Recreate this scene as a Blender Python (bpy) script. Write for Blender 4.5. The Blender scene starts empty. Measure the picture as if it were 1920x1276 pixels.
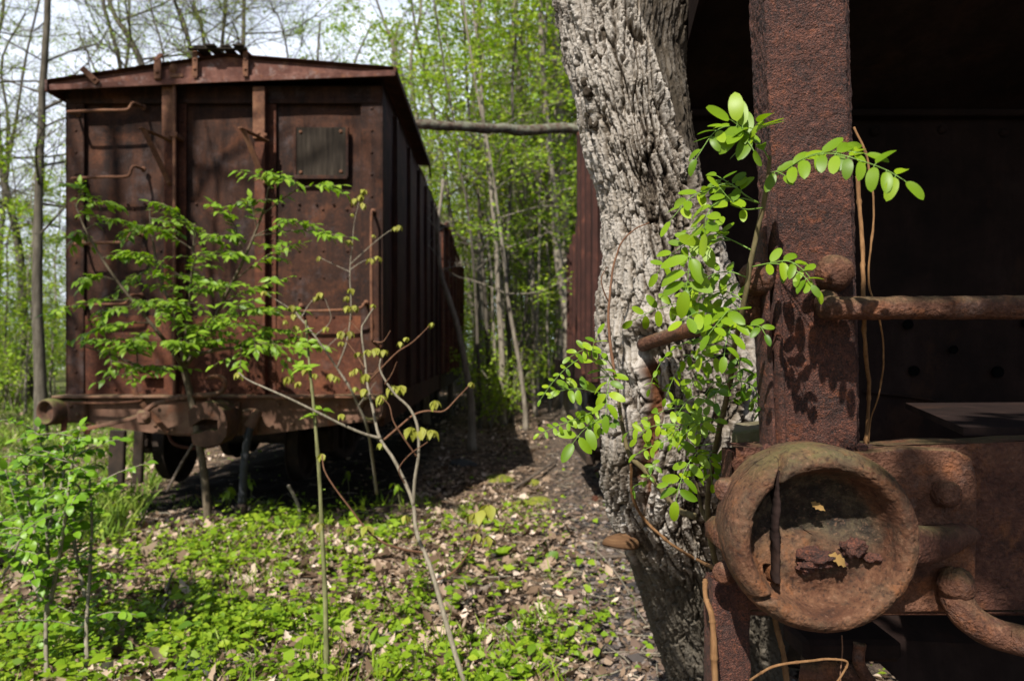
import bpy, math, random
import numpy as np
from math import radians, sin, cos, pi
from mathutils import Vector

F, CX, CY, CAMZ = 1280.0, 932.0, 655.0, 1.6
scene = bpy.context.scene
COL = scene.collection
UP = np.array([0., 0., 1.])


def A(*v):
    return np.array(v, dtype=float)


def P(px, py, Y):
    """A point of the place seen along (px, py) of the photo and standing Y metres ahead."""
    return A((px - CX) / F * Y, Y, CAMZ - (py - CY) / F * Y)


def sstep(a, b, x):
    t = np.clip((np.asarray(x, float) - a) / (b - a), 0, 1)
    return t * t * (3 - 2 * t)


# ---------------------------------------------------------------- noise
def _hash(*ks):
    h = np.zeros(np.shape(ks[0]), dtype=np.uint32)
    for i, k in enumerate(ks):
        h = h ^ (np.asarray(k).astype(np.int64).astype(np.uint32) * np.uint32([374761393, 668265263, 2246822519, 3266489917][i]))
        h = (h ^ (h >> np.uint32(13))) * np.uint32(1274126177)
    h = h ^ (h >> np.uint32(16))
    return h.astype(np.float64) / 4294967295.0


def vnoise(p, seed=0):
    """value noise, p (n,2) or (n,3) -> -1..1"""
    p = np.asarray(p, float)
    d = p.shape[1]
    i = np.floor(p).astype(np.int64)
    f = p - i
    f = f * f * (3 - 2 * f)
    out = np.zeros(len(p))
    for c in range(1 << d):
        w = np.ones(len(p)); ks = []
        for a in range(d):
            b = (c >> a) & 1
            w = w * (f[:, a] if b else 1 - f[:, a])
            ks.append(i[:, a] + b)
        ks.append(np.full(len(p), seed))
        out += w * _hash(*ks)
    return out * 2 - 1


def fbm(p, oct=4, seed=0, gain=.5):
    p = np.asarray(p, float)
    o = np.zeros(len(p)); a = 1.; s = 0.
    for k in range(oct):
        o += a * vnoise(p * (2.03 ** k) + 17.3 * k, seed + k); s += a; a *= gain
    return o / s


def worley2(u, v, seed=0):
    """F1, F2 and the cell's random number"""
    iu, iv = np.floor(u).astype(np.int64), np.floor(v).astype(np.int64)
    f1 = np.full(len(u), 9.); f2 = f1.copy(); rid = np.zeros(len(u))
    for du in (-1, 0, 1):
        for dv in (-1, 0, 1):
            cu, cv = iu + du, iv + dv
            x = cu + _hash(cu, cv, np.full(len(u), seed)) - u
            y = cv + _hash(cu, cv, np.full(len(u), seed + 77)) - v
            d = np.sqrt(x * x + y * y)
            r = _hash(cu, cv, np.full(len(u), seed + 191))
            near = d < f1
            f2 = np.where(near, f1, np.minimum(f2, d))
            rid = np.where(near, r, rid)
            f1 = np.where(near, d, f1)
    return f1, f2, rid


def gz(x, y):
    """height of the ground"""
    x = np.asarray(x, float); y = np.asarray(y, float)
    z = .20 * (1 - sstep(4.7, 7.6, y))
    z = z + .025 * np.sin(x * 1.9 + .6) * np.sin(y * 1.3 + 1.1) + .015 * np.sin(x * 4.3 + y * 2.7) + .008 * np.sin(x * 9.1 - y * 7.7)
    z = z + .05 * np.sin(x * .31 + 2) * np.sin(y * .27) * sstep(8, 20, np.hypot(x, y))
    return z


def ground_at(px, py):
    Y = F * 1.5 / max(py - CY, 8)
    for _ in range(30):
        p = P(px, py, Y)
        Y += .6 * (p[2] - gz(p[0], p[1])) * F / max(py - CY, 8)
        Y = max(Y, .5)
    p = P(px, py, Y)
    return p


def on_ground(x, y, dz=0.):
    return A(x, y, float(gz(x, y)) + dz)


# ---------------------------------------------------------------- mesh builder
def unit(v):
    v = np.asarray(v, float)
    n = np.linalg.norm(v, axis=-1, keepdims=True)
    return v / np.maximum(n, 1e-9)


def spline(pts, n):
    """Catmull-Rom through pts (m,k) sampled n times"""
    pts = np.asarray(pts, float)
    m = len(pts)
    if m == 2:
        t = np.linspace(0, 1, n)[:, None]
        return pts[0] * (1 - t) + pts[1] * t
    q = np.vstack([2 * pts[0] - pts[1], pts, 2 * pts[-1] - pts[-2]])
    t = np.linspace(0, m - 1, n)
    i = np.minimum(t.astype(int), m - 2)
    f = (t - i)[:, None]
    p0, p1, p2, p3 = q[i], q[i + 1], q[i + 2], q[i + 3]
    return .5 * ((2 * p1) + (-p0 + p2) * f + (2 * p0 - 5 * p1 + 4 * p2 - p3) * f ** 2 + (-p0 + 3 * p1 - 3 * p2 + p3) * f ** 3)


class MB:
    def __init__(self):
        self.V, self.F, self.M, self.C, self.n = [], [], [], [], 0

    def add(self, v, f, mat=0, var=0.5):
        v = np.asarray(v, float)
        f = np.asarray(f, np.int64)
        self.V.append(v)
        self.F.append(f + self.n)
        self.M.append(np.full(len(f), mat))
        self.C.append(np.broadcast_to(np.asarray(var, float), (len(v),)).copy())
        self.n += len(v)
        return self

    def merge(self, o, R=None, s=1., t=(0, 0, 0), dvar=0.):
        for v, f, m, c in zip(o.V, o.F, o.M, o.C):
            v2 = v * s
            if R is not None:
                v2 = v2 @ R.T
            self.V.append(v2 + np.asarray(t)); self.F.append(f + self.n); self.M.append(m); self.C.append(np.clip(c + dvar, 0, 1))
        self.n += o.n
        return self

    def grid(self, G, mat=0, var=.5, close_u=False, close_v=False):
        """G (a,b,3)"""
        a, b = G.shape[:2]
        ia = np.arange(a if close_u else a - 1); ib = np.arange(b if close_v else b - 1)
        I, J = np.meshgrid(ia, ib, indexing='ij')
        I2, J2 = (I + 1) % a, (J + 1) % b
        f = np.stack([I * b + J, I2 * b + J, I2 * b + J2, I * b + J2], -1).reshape(-1, 4)
        return self.add(G.reshape(-1, 3), f, mat, var if np.ndim(var) == 0 else np.asarray(var).reshape(-1))

    def hexa(self, c, mat=0, var=.5):
        """8 corners: bottom ring 0-3, top ring 4-7"""
        f = [[3, 2, 1, 0], [4, 5, 6, 7], [0, 1, 5, 4], [1, 2, 6, 5], [2, 3, 7, 6], [3, 0, 4, 7]]
        return self.add(np.asarray(c, float), f, mat, var)

    def box(self, a, b, mat=0, var=.5, ch=0.):
        x0, y0, z0 = np.minimum(a, b); x1, y1, z1 = np.maximum(a, b)
        if ch <= 0:
            return self.hexa([(x0, y0, z0), (x1, y0, z0), (x1, y1, z0), (x0, y1, z0), (x0, y0, z1), (x1, y0, z1), (x1, y1, z1), (x0, y1, z1)], mat, var)
        return self.chbox(A((x0 + x1) / 2, (y0 + y1) / 2, (z0 + z1) / 2), np.eye(3), A(x1 - x0, y1 - y0, z1 - z0) / 2, ch, mat, var)

    def chbox(self, c, R, h, ch, mat=0, var=.5):
        """chamfered box, R columns are its axes"""
        h = np.asarray(h, float); ch = min(ch, .45 * h.min() * 2)
        vs, idx = [], {}
        for sx in (-1, 1):
            for sy in (-1, 1):
                for sz in (-1, 1):
                    for k in range(3):
                        e = h - ch; e[k] = h[k]
                        idx[(sx, sy, sz, k)] = len(vs)
                        vs.append(A(sx, sy, sz) * e)
        f4, f3 = [], []
        S = (-1, 1)
        for k in range(3):
            a, b = (k + 1) % 3, (k + 2) % 3
            for s in S:
                q = []
                for (p, r) in ((-1, -1), (1, -1), (1, 1), (-1, 1)):
                    t = [0, 0, 0]; t[k] = s; t[a] = p; t[b] = r
                    q.append(idx[(*t, k)])
                f4.append(q if s > 0 else q[::-1])
            for p in S:
                for r in S:
                    t0 = [0, 0, 0]; t1 = [0, 0, 0]
                    t0[a] = t1[a] = p; t0[b] = t1[b] = r; t0[k] = -1; t1[k] = 1
                    q = [idx[(*t0, a)], idx[(*t1, a)], idx[(*t1, b)], idx[(*t0, b)]]
                    f4.append(q if p * r < 0 else q[::-1])
        for sx in S:
            for sy in S:
                for sz in S:
                    q = [idx[(sx, sy, sz, k)] for k in range(3)]
                    f3.append(q if sx * sy * sz > 0 else q[::-1])
        v = np.asarray(vs) @ np.asarray(R).T + c
        n0 = self.n
        self.add(v, f4, mat, var)
        self.F.append(np.asarray(f3) + n0); self.M.append(np.full(len(f3), mat)); self.V.append(np.zeros((0, 3))); self.C.append(np.zeros(0))
        return self

    def bar(self, p, q, w, t, up=UP, mat=0, var=.5, ch=0.003):
        """flat bar from p to q; w along 'side', t along 'up'"""
        p = np.asarray(p, float); q = np.asarray(q, float)
        d = unit(q - p); s = unit(np.cross(d, up)); u = np.cross(s, d)
        R = np.stack([d, s, u], 1)
        return self.chbox((p + q) / 2, R, A(np.linalg.norm(q - p) / 2, w / 2, t / 2), ch, mat, var)

    def tube(self, pts, r, sides=6, mat=0, var=.5, cap=True):
        pts = np.asarray(pts, float); n = len(pts)
        r = np.broadcast_to(np.asarray(r, float), (n,))
        T = unit(np.gradient(pts, axis=0))
        ref = A(0, 0, 1) if abs(T[0][2]) < .9 else A(0, 1, 0)
        N = np.zeros_like(T)
        N[0] = unit(np.cross(np.cross(T[0], ref), T[0]))
        for i in range(1, n):
            v = N[i - 1] - T[i] * np.dot(N[i - 1], T[i])
            l = np.linalg.norm(v)
            N[i] = v / l if l > 1e-6 else N[i - 1]
        B = np.cross(T, N)
        a = np.arange(sides) * 2 * pi / sides
        G = pts[:, None] + r[:, None, None] * (np.cos(a)[None, :, None] * N[:, None] + np.sin(a)[None, :, None] * B[:, None])
        vv = var if np.ndim(var) == 0 else np.repeat(np.asarray(var), sides)
        n0 = self.n
        self.grid(G, mat, vv, close_v=True)
        self.F[-1] = self.F[-1][:, ::-1]
        if cap:
            for k, ctr in ((0, pts[0]), (n - 1, pts[-1])):
                ring = n0 + k * sides + np.arange(sides)
                c = self.n
                self.V.append(ctr[None]); self.C.append(np.array([var if np.ndim(var) == 0 else var[k]])); self.n += 1
                f = np.stack([ring, np.roll(ring, -1), np.full(sides, c)], 1)
                self.F.append(f if k else f[:, ::-1]); self.M.append(np.full(sides, mat))
        return self

    def ball(self, c, r, sq=(1, 1, 1), seg=10, rough=0., seed=0, mat=0, var=.5):
        th = np.linspace(0, pi, seg // 2 + 2); ph = np.arange(seg) * 2 * pi / seg
        T, PH = np.meshgrid(th, ph, indexing='ij')
        d = np.stack([np.sin(T) * np.cos(PH), np.sin(T) * np.sin(PH), np.cos(T)], -1)
        k = 1.
        if rough:
            k = (1 + rough * fbm(d.reshape(-1, 3) * 2.3 + seed * 9.1, 3, seed)).reshape(d.shape[:2])[..., None]
        G = np.asarray(c) + d * k * np.asarray(sq) * r
        return self.grid(G, mat, var, close_v=True)

    def lathe(self, c, axis, prof, seg=24, mat=0, var=.5):
        """prof: (r, h) along axis"""
        axis = unit(np.asarray(axis, float))
        ref = A(0, 0, 1) if abs(axis[2]) < .9 else A(1, 0, 0)
        u = unit(np.cross(axis, ref)); w = np.cross(axis, u)
        a = np.arange(seg) * 2 * pi / seg
        prof = np.asarray(prof, float)
        G = np.asarray(c) + prof[:, 0, None, None] * (np.cos(a)[None, :, None] * u + np.sin(a)[None, :, None] * w) + prof[:, 1, None, None] * axis
        return self.grid(G, mat, var, close_v=True)

    def prism(self, poly, o, ux, uy, depth, mat=0, var=.5):
        """poly 2D (counter-clockwise seen against ux x uy), pushed by depth along ux x uy; concave polys allowed (ear-free fan by ngon)"""
        poly = np.asarray(poly, float); n = len(poly)
        ux = np.asarray(ux, float); uy = np.asarray(uy, float); w = np.cross(ux, uy)
        a = np.asarray(o) + poly[:, :1] * ux + poly[:, 1:] * uy
        v = np.vstack([a, a + w * depth])
        n0 = self.n
        i = np.arange(n); j = (i + 1) % n
        self.add(v, np.stack([i, j, j + n, i + n], 1), mat, var)
        self.F.append(np.array([n0 + n + i])); self.M.append(np.array([mat])); self.V.append(np.zeros((0, 3))); self.C.append(np.zeros(0))
        self.F.append(np.array([n0 + i[::-1]])); self.M.append(np.array([mat])); self.V.append(np.zeros((0, 3))); self.C.append(np.zeros(0))
        return self

    def rivet(self, c, nrm, r=.014, mat=0):
        return self.lathe(c, nrm, [(r, 0), (r * .92, r * .35), (r * .6, r * .62), (0.0005, r * .75)], 8, mat)

    def leaves(self, p, d, nrm, L, W, prof, fold=.15, curl=.2, var=None, mat=0):
        """n leaves at once; prof: half-width at each station along the leaf (first and last are the ends)"""
        p = np.asarray(p, float); n = len(p)
        if n == 0:
            return self
        d = unit(d); s = unit(np.cross(d, nrm)); N = np.cross(s, d)
        L = np.broadcast_to(np.asarray(L, float), (n,))[:, None]; W = np.broadcast_to(np.asarray(W, float), (n,))[:, None]
        curl = np.broadcast_to(np.asarray(curl, float), (n,))[:, None]; fold = np.broadcast_to(np.asarray(fold, float), (n,))[:, None]
        k = len(prof); S = np.linspace(0, 1, k)
        vs = []
        for i in range(k):
            m = p + d * L * (S[i] - .15 * curl * S[i] ** 2) - N * curl * L * S[i] ** 2
            if 0 < i < k - 1:
                w = prof[i] * W
                vs += [m - s * w + N * fold * w, m, m + s * w + N * fold * w]
            else:
                vs += [m]
        nv = len(vs)
        V = np.stack(vs, 1).reshape(-1, 3)
        base = (np.arange(n) * nv)[:, None]
        tri = [[0, 2, 1], [0, 3, 2]]
        quad = []
        for i in range(k - 3):
            a = 1 + 3 * i; b = a + 3
            quad += [[a, a + 1, b + 1, b], [a + 1, a + 2, b + 2, b + 1]]
        e = 1 + 3 * (k - 3); tri += [[e, e + 1, nv - 1], [e + 1, e + 2, nv - 1]]
        if var is None:
            var = np.random.default_rng(n).random(n)
        vv = np.repeat(np.broadcast_to(np.asarray(var, float), (n,)), nv)
        n0 = self.n
        t = (base[:, None] + np.array(tri)[None]).reshape(-1, 3)
        self.add(V, t, mat, vv)
        if quad:
            q = (base[:, None] + np.array(quad)[None]).reshape(-1, 4) + n0
            self.F.append(q); self.M.append(np.full(len(q), mat)); self.V.append(np.zeros((0, 3))); self.C.append(np.zeros(0))
        return self

    def build(self, name, mats, parent=None, smooth=False, sharp=None, uv=None, extra=None, **props):
        if not isinstance(mats, (list, tuple)):
            mats = [mats]
        me = bpy.data.meshes.new(name)
        V = np.vstack(self.V) if self.V else np.zeros((0, 3))
        org = world_origin(parent)
        V = V - org
        groups = [f for f in self.F if len(f)]
        loops = np.concatenate([f.reshape(-1) for f in groups])
        tot = np.concatenate([np.full(len(f), f.shape[1]) for f in groups])
        mi = np.concatenate([m for f, m in zip(self.F, self.M) if len(f)])
        start = np.concatenate([[0], np.cumsum(tot)[:-1]])
        me.vertices.add(len(V)); me.vertices.foreach_set('co', V.astype(np.float32).ravel())
        me.loops.add(len(loops)); me.loops.foreach_set('vertex_index', loops.astype(np.int32))
        me.polygons.add(len(tot)); me.polygons.foreach_set('loop_start', start.astype(np.int32))
        me.polygons.foreach_set('material_index', mi.astype(np.int32))
        me.polygons.foreach_set('use_smooth', np.full(len(tot), bool(smooth)))
        for m in mats:
            me.materials.append(m)
        me.update(calc_edges=True)
        at = me.attributes.new('var', 'FLOAT', 'POINT')
        at.data.foreach_set('value', np.concatenate(self.C).astype(np.float32))
        if extra:
            for k, a in extra.items():
                at = me.attributes.new(k, 'FLOAT', 'POINT'); at.data.foreach_set('value', np.asarray(a, np.float32))
        if smooth and sharp:
            try:
                me.set_sharp_from_angle(angle=radians(sharp))
            except Exception:
                pass
        me.validate()
        o = bpy.data.objects.new(name, me)
        COL.objects.link(o)
        if parent is not None:
            o.parent = parent
        for k, v in props.items():
            o[k] = v
        return o


def world_origin(o):
    t = np.zeros(3)
    while o is not None:
        t += np.array(o.location); o = o.parent
    return t


def thing(name, label, cat, loc, group=None, kind=None):
    o = bpy.data.objects.new(name, None)
    COL.objects.link(o)
    o.empty_display_size = .1
    o.location = [float(c) for c in loc]
    o['label'] = label; o['category'] = cat
    if group:
        o['group'] = group
    if kind:
        o['kind'] = kind
    return o


def tag(o, label=None, cat=None, group=None, kind=None):
    if label: o['label'] = label
    if cat: o['category'] = cat
    if group: o['group'] = group
    if kind: o['kind'] = kind
    return o


# ---------------------------------------------------------------- materials
def nd(nt, typ, ins=None, **attrs):
    n = nt.nodes.new(typ)
    for k, v in attrs.items():
        setattr(n, k, v)
    for k, v in (ins or {}).items():
        s = n.inputs[k]
        if isinstance(v, bpy.types.NodeSocket):
            nt.links.new(v, s)
        else:
            if hasattr(s, 'default_value') and hasattr(s.default_value, '__len__') and len(s.default_value) == 4 and len(v) == 3:
                v = (*v, 1)
            s.default_value = v
    return n


def new_mat(name):
    m = bpy.data.materials.new(name)
    m.use_nodes = True
    nt = m.node_tree
    nt.nodes.clear()
    out = nt.nodes.new('ShaderNodeOutputMaterial')
    return m, nt, out


def ramp(nt, fac, stops, interp='LINEAR'):
    n = nd(nt, 'ShaderNodeValToRGB', {0: fac})
    cr = n.color_ramp
    cr.interpolation = interp
    while len(cr.elements) > 1:
        cr.elements.remove(cr.elements[-1])
    for i, (p, c) in enumerate(stops):
        e = cr.elements[0] if i == 0 else cr.elements.new(p)
        e.position = p
        e.color = (*c, 1) if len(c) == 3 else c
    return n.outputs[0]


def mth(nt, op, a, b=0., c=0.):
    n = nd(nt, 'ShaderNodeMath', {0: a, 1: b, 2: c}, operation=op)
    return n.outputs[0]


def mixc(nt, f, a, b, blend='MIX'):
    n = nd(nt, 'ShaderNodeMixRGB', {0: f, 1: a, 2: b}, blend_type=blend)
    return n.outputs[0]


def noise(nt, vec, scale, detail=4, rough=.55, dist=0., out=0):
    return nd(nt, 'ShaderNodeTexNoise', {'Vector': vec, 'Scale': scale, 'Detail': detail, 'Roughness': rough, 'Distortion': dist}).outputs[out]


def coords(nt, scale=(1, 1, 1), loc=(0, 0, 0), kind='Object'):
    tc = nd(nt, 'ShaderNodeTexCoord')
    return nd(nt, 'ShaderNodeMapping', {'Vector': tc.outputs[kind], 'Scale': scale, 'Location': loc}).outputs[0]


def rust(name, dark, mid, light, scale=6., bump=.3, pit=40., orange=None, amount=.35, streak=0., moss=None, moss_amt=.5, rough=.85, pale=None, pale_amt=.0, bump_d=.004, spec=.25, grain=0.):
    m, nt, out = new_mat(name)
    co = coords(nt)
    n1 = noise(nt, co, scale, 6, .62)
    n2 = noise(nt, co, scale * 4.7, 5, .6)
    fac = mth(nt, 'ADD', mth(nt, 'MULTIPLY', n1, .65), mth(nt, 'MULTIPLY', n2, .35))
    col = ramp(nt, fac, [(.32, dark), (.5, mid), (.66, light)])
    if streak:
        st = noise(nt, coords(nt, (4.5, 4.5, .4)), 2.6, 6, .65)
        col = mixc(nt, mth(nt, 'MULTIPLY', ramp(nt, st, [(.42, (0, 0, 0)), (.62, (1, 1, 1))]), streak), col, dark)
    if orange:
        o = ramp(nt, noise(nt, co, scale * 1.6, 7, .7, .4), [(.58 - amount * .12, (0, 0, 0)), (.66, (1, 1, 1))])
        col = mixc(nt, mth(nt, 'MULTIPLY', o, amount + .25), col, orange)
    if pale:
        o = ramp(nt, noise(nt, co, scale * 2.1, 8, .75), [(.54, (0, 0, 0)), (.68, (1, 1, 1))])
        col = mixc(nt, mth(nt, 'MULTIPLY', o, pale_amt), col, pale)
    if moss:
        g = nd(nt, 'ShaderNodeNewGeometry')
        nz = nd(nt, 'ShaderNodeSeparateXYZ', {0: g.outputs['Normal']}).outputs[2]
        k = mth(nt, 'MULTIPLY', ramp(nt, nz, [(.25, (0, 0, 0)), (.8, (1, 1, 1))]), ramp(nt, noise(nt, co, scale * 1.3, 6, .7), [(.4, (0, 0, 0)), (.58, (1, 1, 1))]))
        col = mixc(nt, mth(nt, 'MULTIPLY', k, moss_amt), col, moss)
    pn = noise(nt, co, pit, 5, .7)
    pv = nd(nt, 'ShaderNodeTexVoronoi', {'Vector': co, 'Scale': pit * 1.6}).outputs[0]
    h = mth(nt, 'ADD', mth(nt, 'MULTIPLY', pn, .7), mth(nt, 'MULTIPLY', pv, .3))
    # pits take the dark rust colour
    col = mixc(nt, ramp(nt, pn, [(.3, (.55, .55, .55)), (.48, (0, 0, 0))]), col, dark)
    if grain:
        # scaly crystals: darkened pits and speck highlights painted into the colour
        g1 = noise(nt, co, pit * 1.25, 3, .6, .3); g2 = noise(nt, co, pit * .45, 4, .65)
        gg = mth(nt, 'ADD', mth(nt, 'MULTIPLY', g1, .6), mth(nt, 'MULTIPLY', g2, .4))
        col = mixc(nt, mth(nt, 'MULTIPLY', ramp(nt, gg, [(.36, (1, 1, 1)), (.50, (0, 0, 0))]), grain), col, tuple(x * .3 for x in dark))
        col = mixc(nt, mth(nt, 'MULTIPLY', ramp(nt, gg, [(.54, (0, 0, 0)), (.66, (1, 1, 1))]), grain), col, tuple(min(1, x * 1.7) for x in light))
        h = mth(nt, 'ADD', h, mth(nt, 'MULTIPLY', gg, 1.6))
    bp = nd(nt, 'ShaderNodeBump', {'Strength': bump, 'Distance': bump_d, 'Height': h})
    b = nd(nt, 'ShaderNodeBsdfPrincipled', {'Base Color': col, 'Roughness': rough, 'Specular IOR Level': spec, 'Normal': bp.outputs[0]})
    nt.links.new(b.outputs[0], out.inputs[0])
    return m


def leafmat(name, stops, trans=.4, tint=(1.0, 1.15, .5), rough=.5, spec=.3):
    """colour runs over the 'var' attribute of each leaf"""
    m, nt, out = new_mat(name)
    at = nd(nt, 'ShaderNodeAttribute', attribute_name='var')
    k = len(stops)
    col = ramp(nt, at.outputs['Fac'], [(i / max(k - 1, 1), c) for i, c in enumerate(stops)])
    b = nd(nt, 'ShaderNodeBsdfPrincipled', {'Base Color': col, 'Roughness': rough, 'Specular IOR Level': spec})
    t = nd(nt, 'ShaderNodeBsdfTranslucent', {'Color': mixc(nt, 1., col, tint, 'MULTIPLY')})
    mx = nd(nt, 'ShaderNodeMixShader', {0: trans, 1: b.outputs[0], 2: t.outputs[0]})
    nt.links.new(mx.outputs[0], out.inputs[0])
    return m


def woodmat(name, stops, stretch=(14, 14, 2), bump=.5, rough=.9, scale=2., moss=None):
    m, nt, out = new_mat(name)
    co = coords(nt, stretch)
    n1 = noise(nt, co, scale, 6, .65)
    n2 = noise(nt, coords(nt), 3., 4)
    col = ramp(nt, mth(nt, 'ADD', mth(nt, 'MULTIPLY', n1, .75), mth(nt, 'MULTIPLY', n2, .25)), [(.3 + .4 * i / max(len(stops) - 1, 1), c) for i, c in enumerate(stops)])
    if moss:
        col = mixc(nt, mth(nt, 'MULTIPLY', ramp(nt, noise(nt, coords(nt), 9., 5, .7), [(.45, (0, 0, 0)), (.62, (1, 1, 1))]), .7), col, moss)
    bp = nd(nt, 'ShaderNodeBump', {'Strength': bump, 'Distance': .01, 'Height': n1})
    b = nd(nt, 'ShaderNodeBsdfPrincipled', {'Base Color': col, 'Roughness': rough, 'Specular IOR Level': .15, 'Normal': bp.outputs[0]})
    nt.links.new(b.outputs[0], out.inputs[0])
    return m


def plain(name, c, rough=.8, spec=.3):
    m, nt, out = new_mat(name)
    n = noise(nt, coords(nt), 12., 5, .6)
    col = mixc(nt, n, tuple(x * .75 for x in c), tuple(min(1, x * 1.25) for x in c))
    b = nd(nt, 'ShaderNodeBsdfPrincipled', {'Base Color': col, 'Roughness': rough, 'Specular IOR Level': spec})
    nt.links.new(b.outputs[0], out.inputs[0])
    return m


OVATE = [0, .62, 1., .86, .48, 0]
OVAL = [0, .66, .95, 1., .93, .62, 0]
DIAMOND = [0, 1., 0]
LITTER = [0, .8, 1., .55, 0]
SUN_E, SKY_S, EXPO, CLOUD = 5.0, .08, .72, (9.2, 9.9, 11.4)
# ================================================================ materials of the place
M = {}
M['car'] = rust('boxcar_rust', (.008, .004, .003), (.039, .0145, .0072), (.075, .0285, .0135), scale=1.6, bump=.45, pit=45, orange=(.13, .045, .018), amount=.3, streak=.65, pale=(.10, .08, .08), pale_amt=.45, grain=.3)
M['car_low'] = rust('boxcar_rust_bright', (.025, .009, .0055), (.085, .027, .013), (.14, .049, .024), scale=3.0, bump=.45, pit=45, orange=(.19, .066, .028), amount=.35, streak=.25, pale=(.13, .09, .08), pale_amt=.35, grain=.3)  # brighter, redder rust of the lower sheet and fittings
M['car_side'] = rust('boxcar_side_rust', (.018, .0085, .006), (.050, .020, .012), (.085, .035, .019), scale=1.7, bump=.3, pit=40, orange=(.12, .04, .02), amount=.2, streak=.6)
M['roofrust'] = rust('roof_rust', (.045, .019, .014), (.10, .039, .027), (.17, .078, .057), scale=4., bump=.3, pit=40, pale=(.3, .24, .22), pale_amt=.5, orange=(.25, .10, .04), amount=.2)
M['bar_rust'] = rust('bar_rust', (.06, .026, .016), (.14, .062, .034), (.22, .11, .06), scale=9., bump=.3, pit=90, orange=(.24, .10, .04), amount=.3)
M['sill'] = rust('sill_rust', (.07, .038, .026), (.15, .078, .05), (.22, .13, .085), scale=3.4, bump=.3, pit=45, orange=(.21, .075, .035), amount=.4, moss=(.11, .11, .04), moss_amt=.6, streak=.3)
M['castiron'] = rust('mossy_casting', (.04, .026, .018), (.10, .052, .034), (.16, .09, .058), scale=6., bump=.4, pit=60, moss=(.10, .12, .025), moss_amt=.8, orange=(.2, .07, .03), amount=.25)
M['wheel'] = rust('wheel_iron', (.012, .009, .007), (.03, .02, .014), (.055, .034, .022), scale=5., bump=.3, pit=60)
M['rubber'] = plain('black_rubber', (.018, .019, .022), .6, .4)
M['board'] = woodmat('grey_weathered_board', [(.008, .006, .0045), (.026, .0195, .014), (.055, .043, .031)], (22, 22, 1.2), .5)
M['timber'] = woodmat('mossy_timber', [(.05, .04, .025), (.13, .105, .065), (.2, .17, .11)], (20, 2, 20), .5, moss=(.13, .15, .045))

YF = 6.07                                   # the end wall of the boxcar stands this far ahead
def W(px, py, off=0.):
    """a point of the end wall, pushed `off` metres towards the viewer's side of it"""
    p = P(px, py, YF)
    p[1] = YF - off
    return p
NY = A(0, -1, 0)


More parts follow.
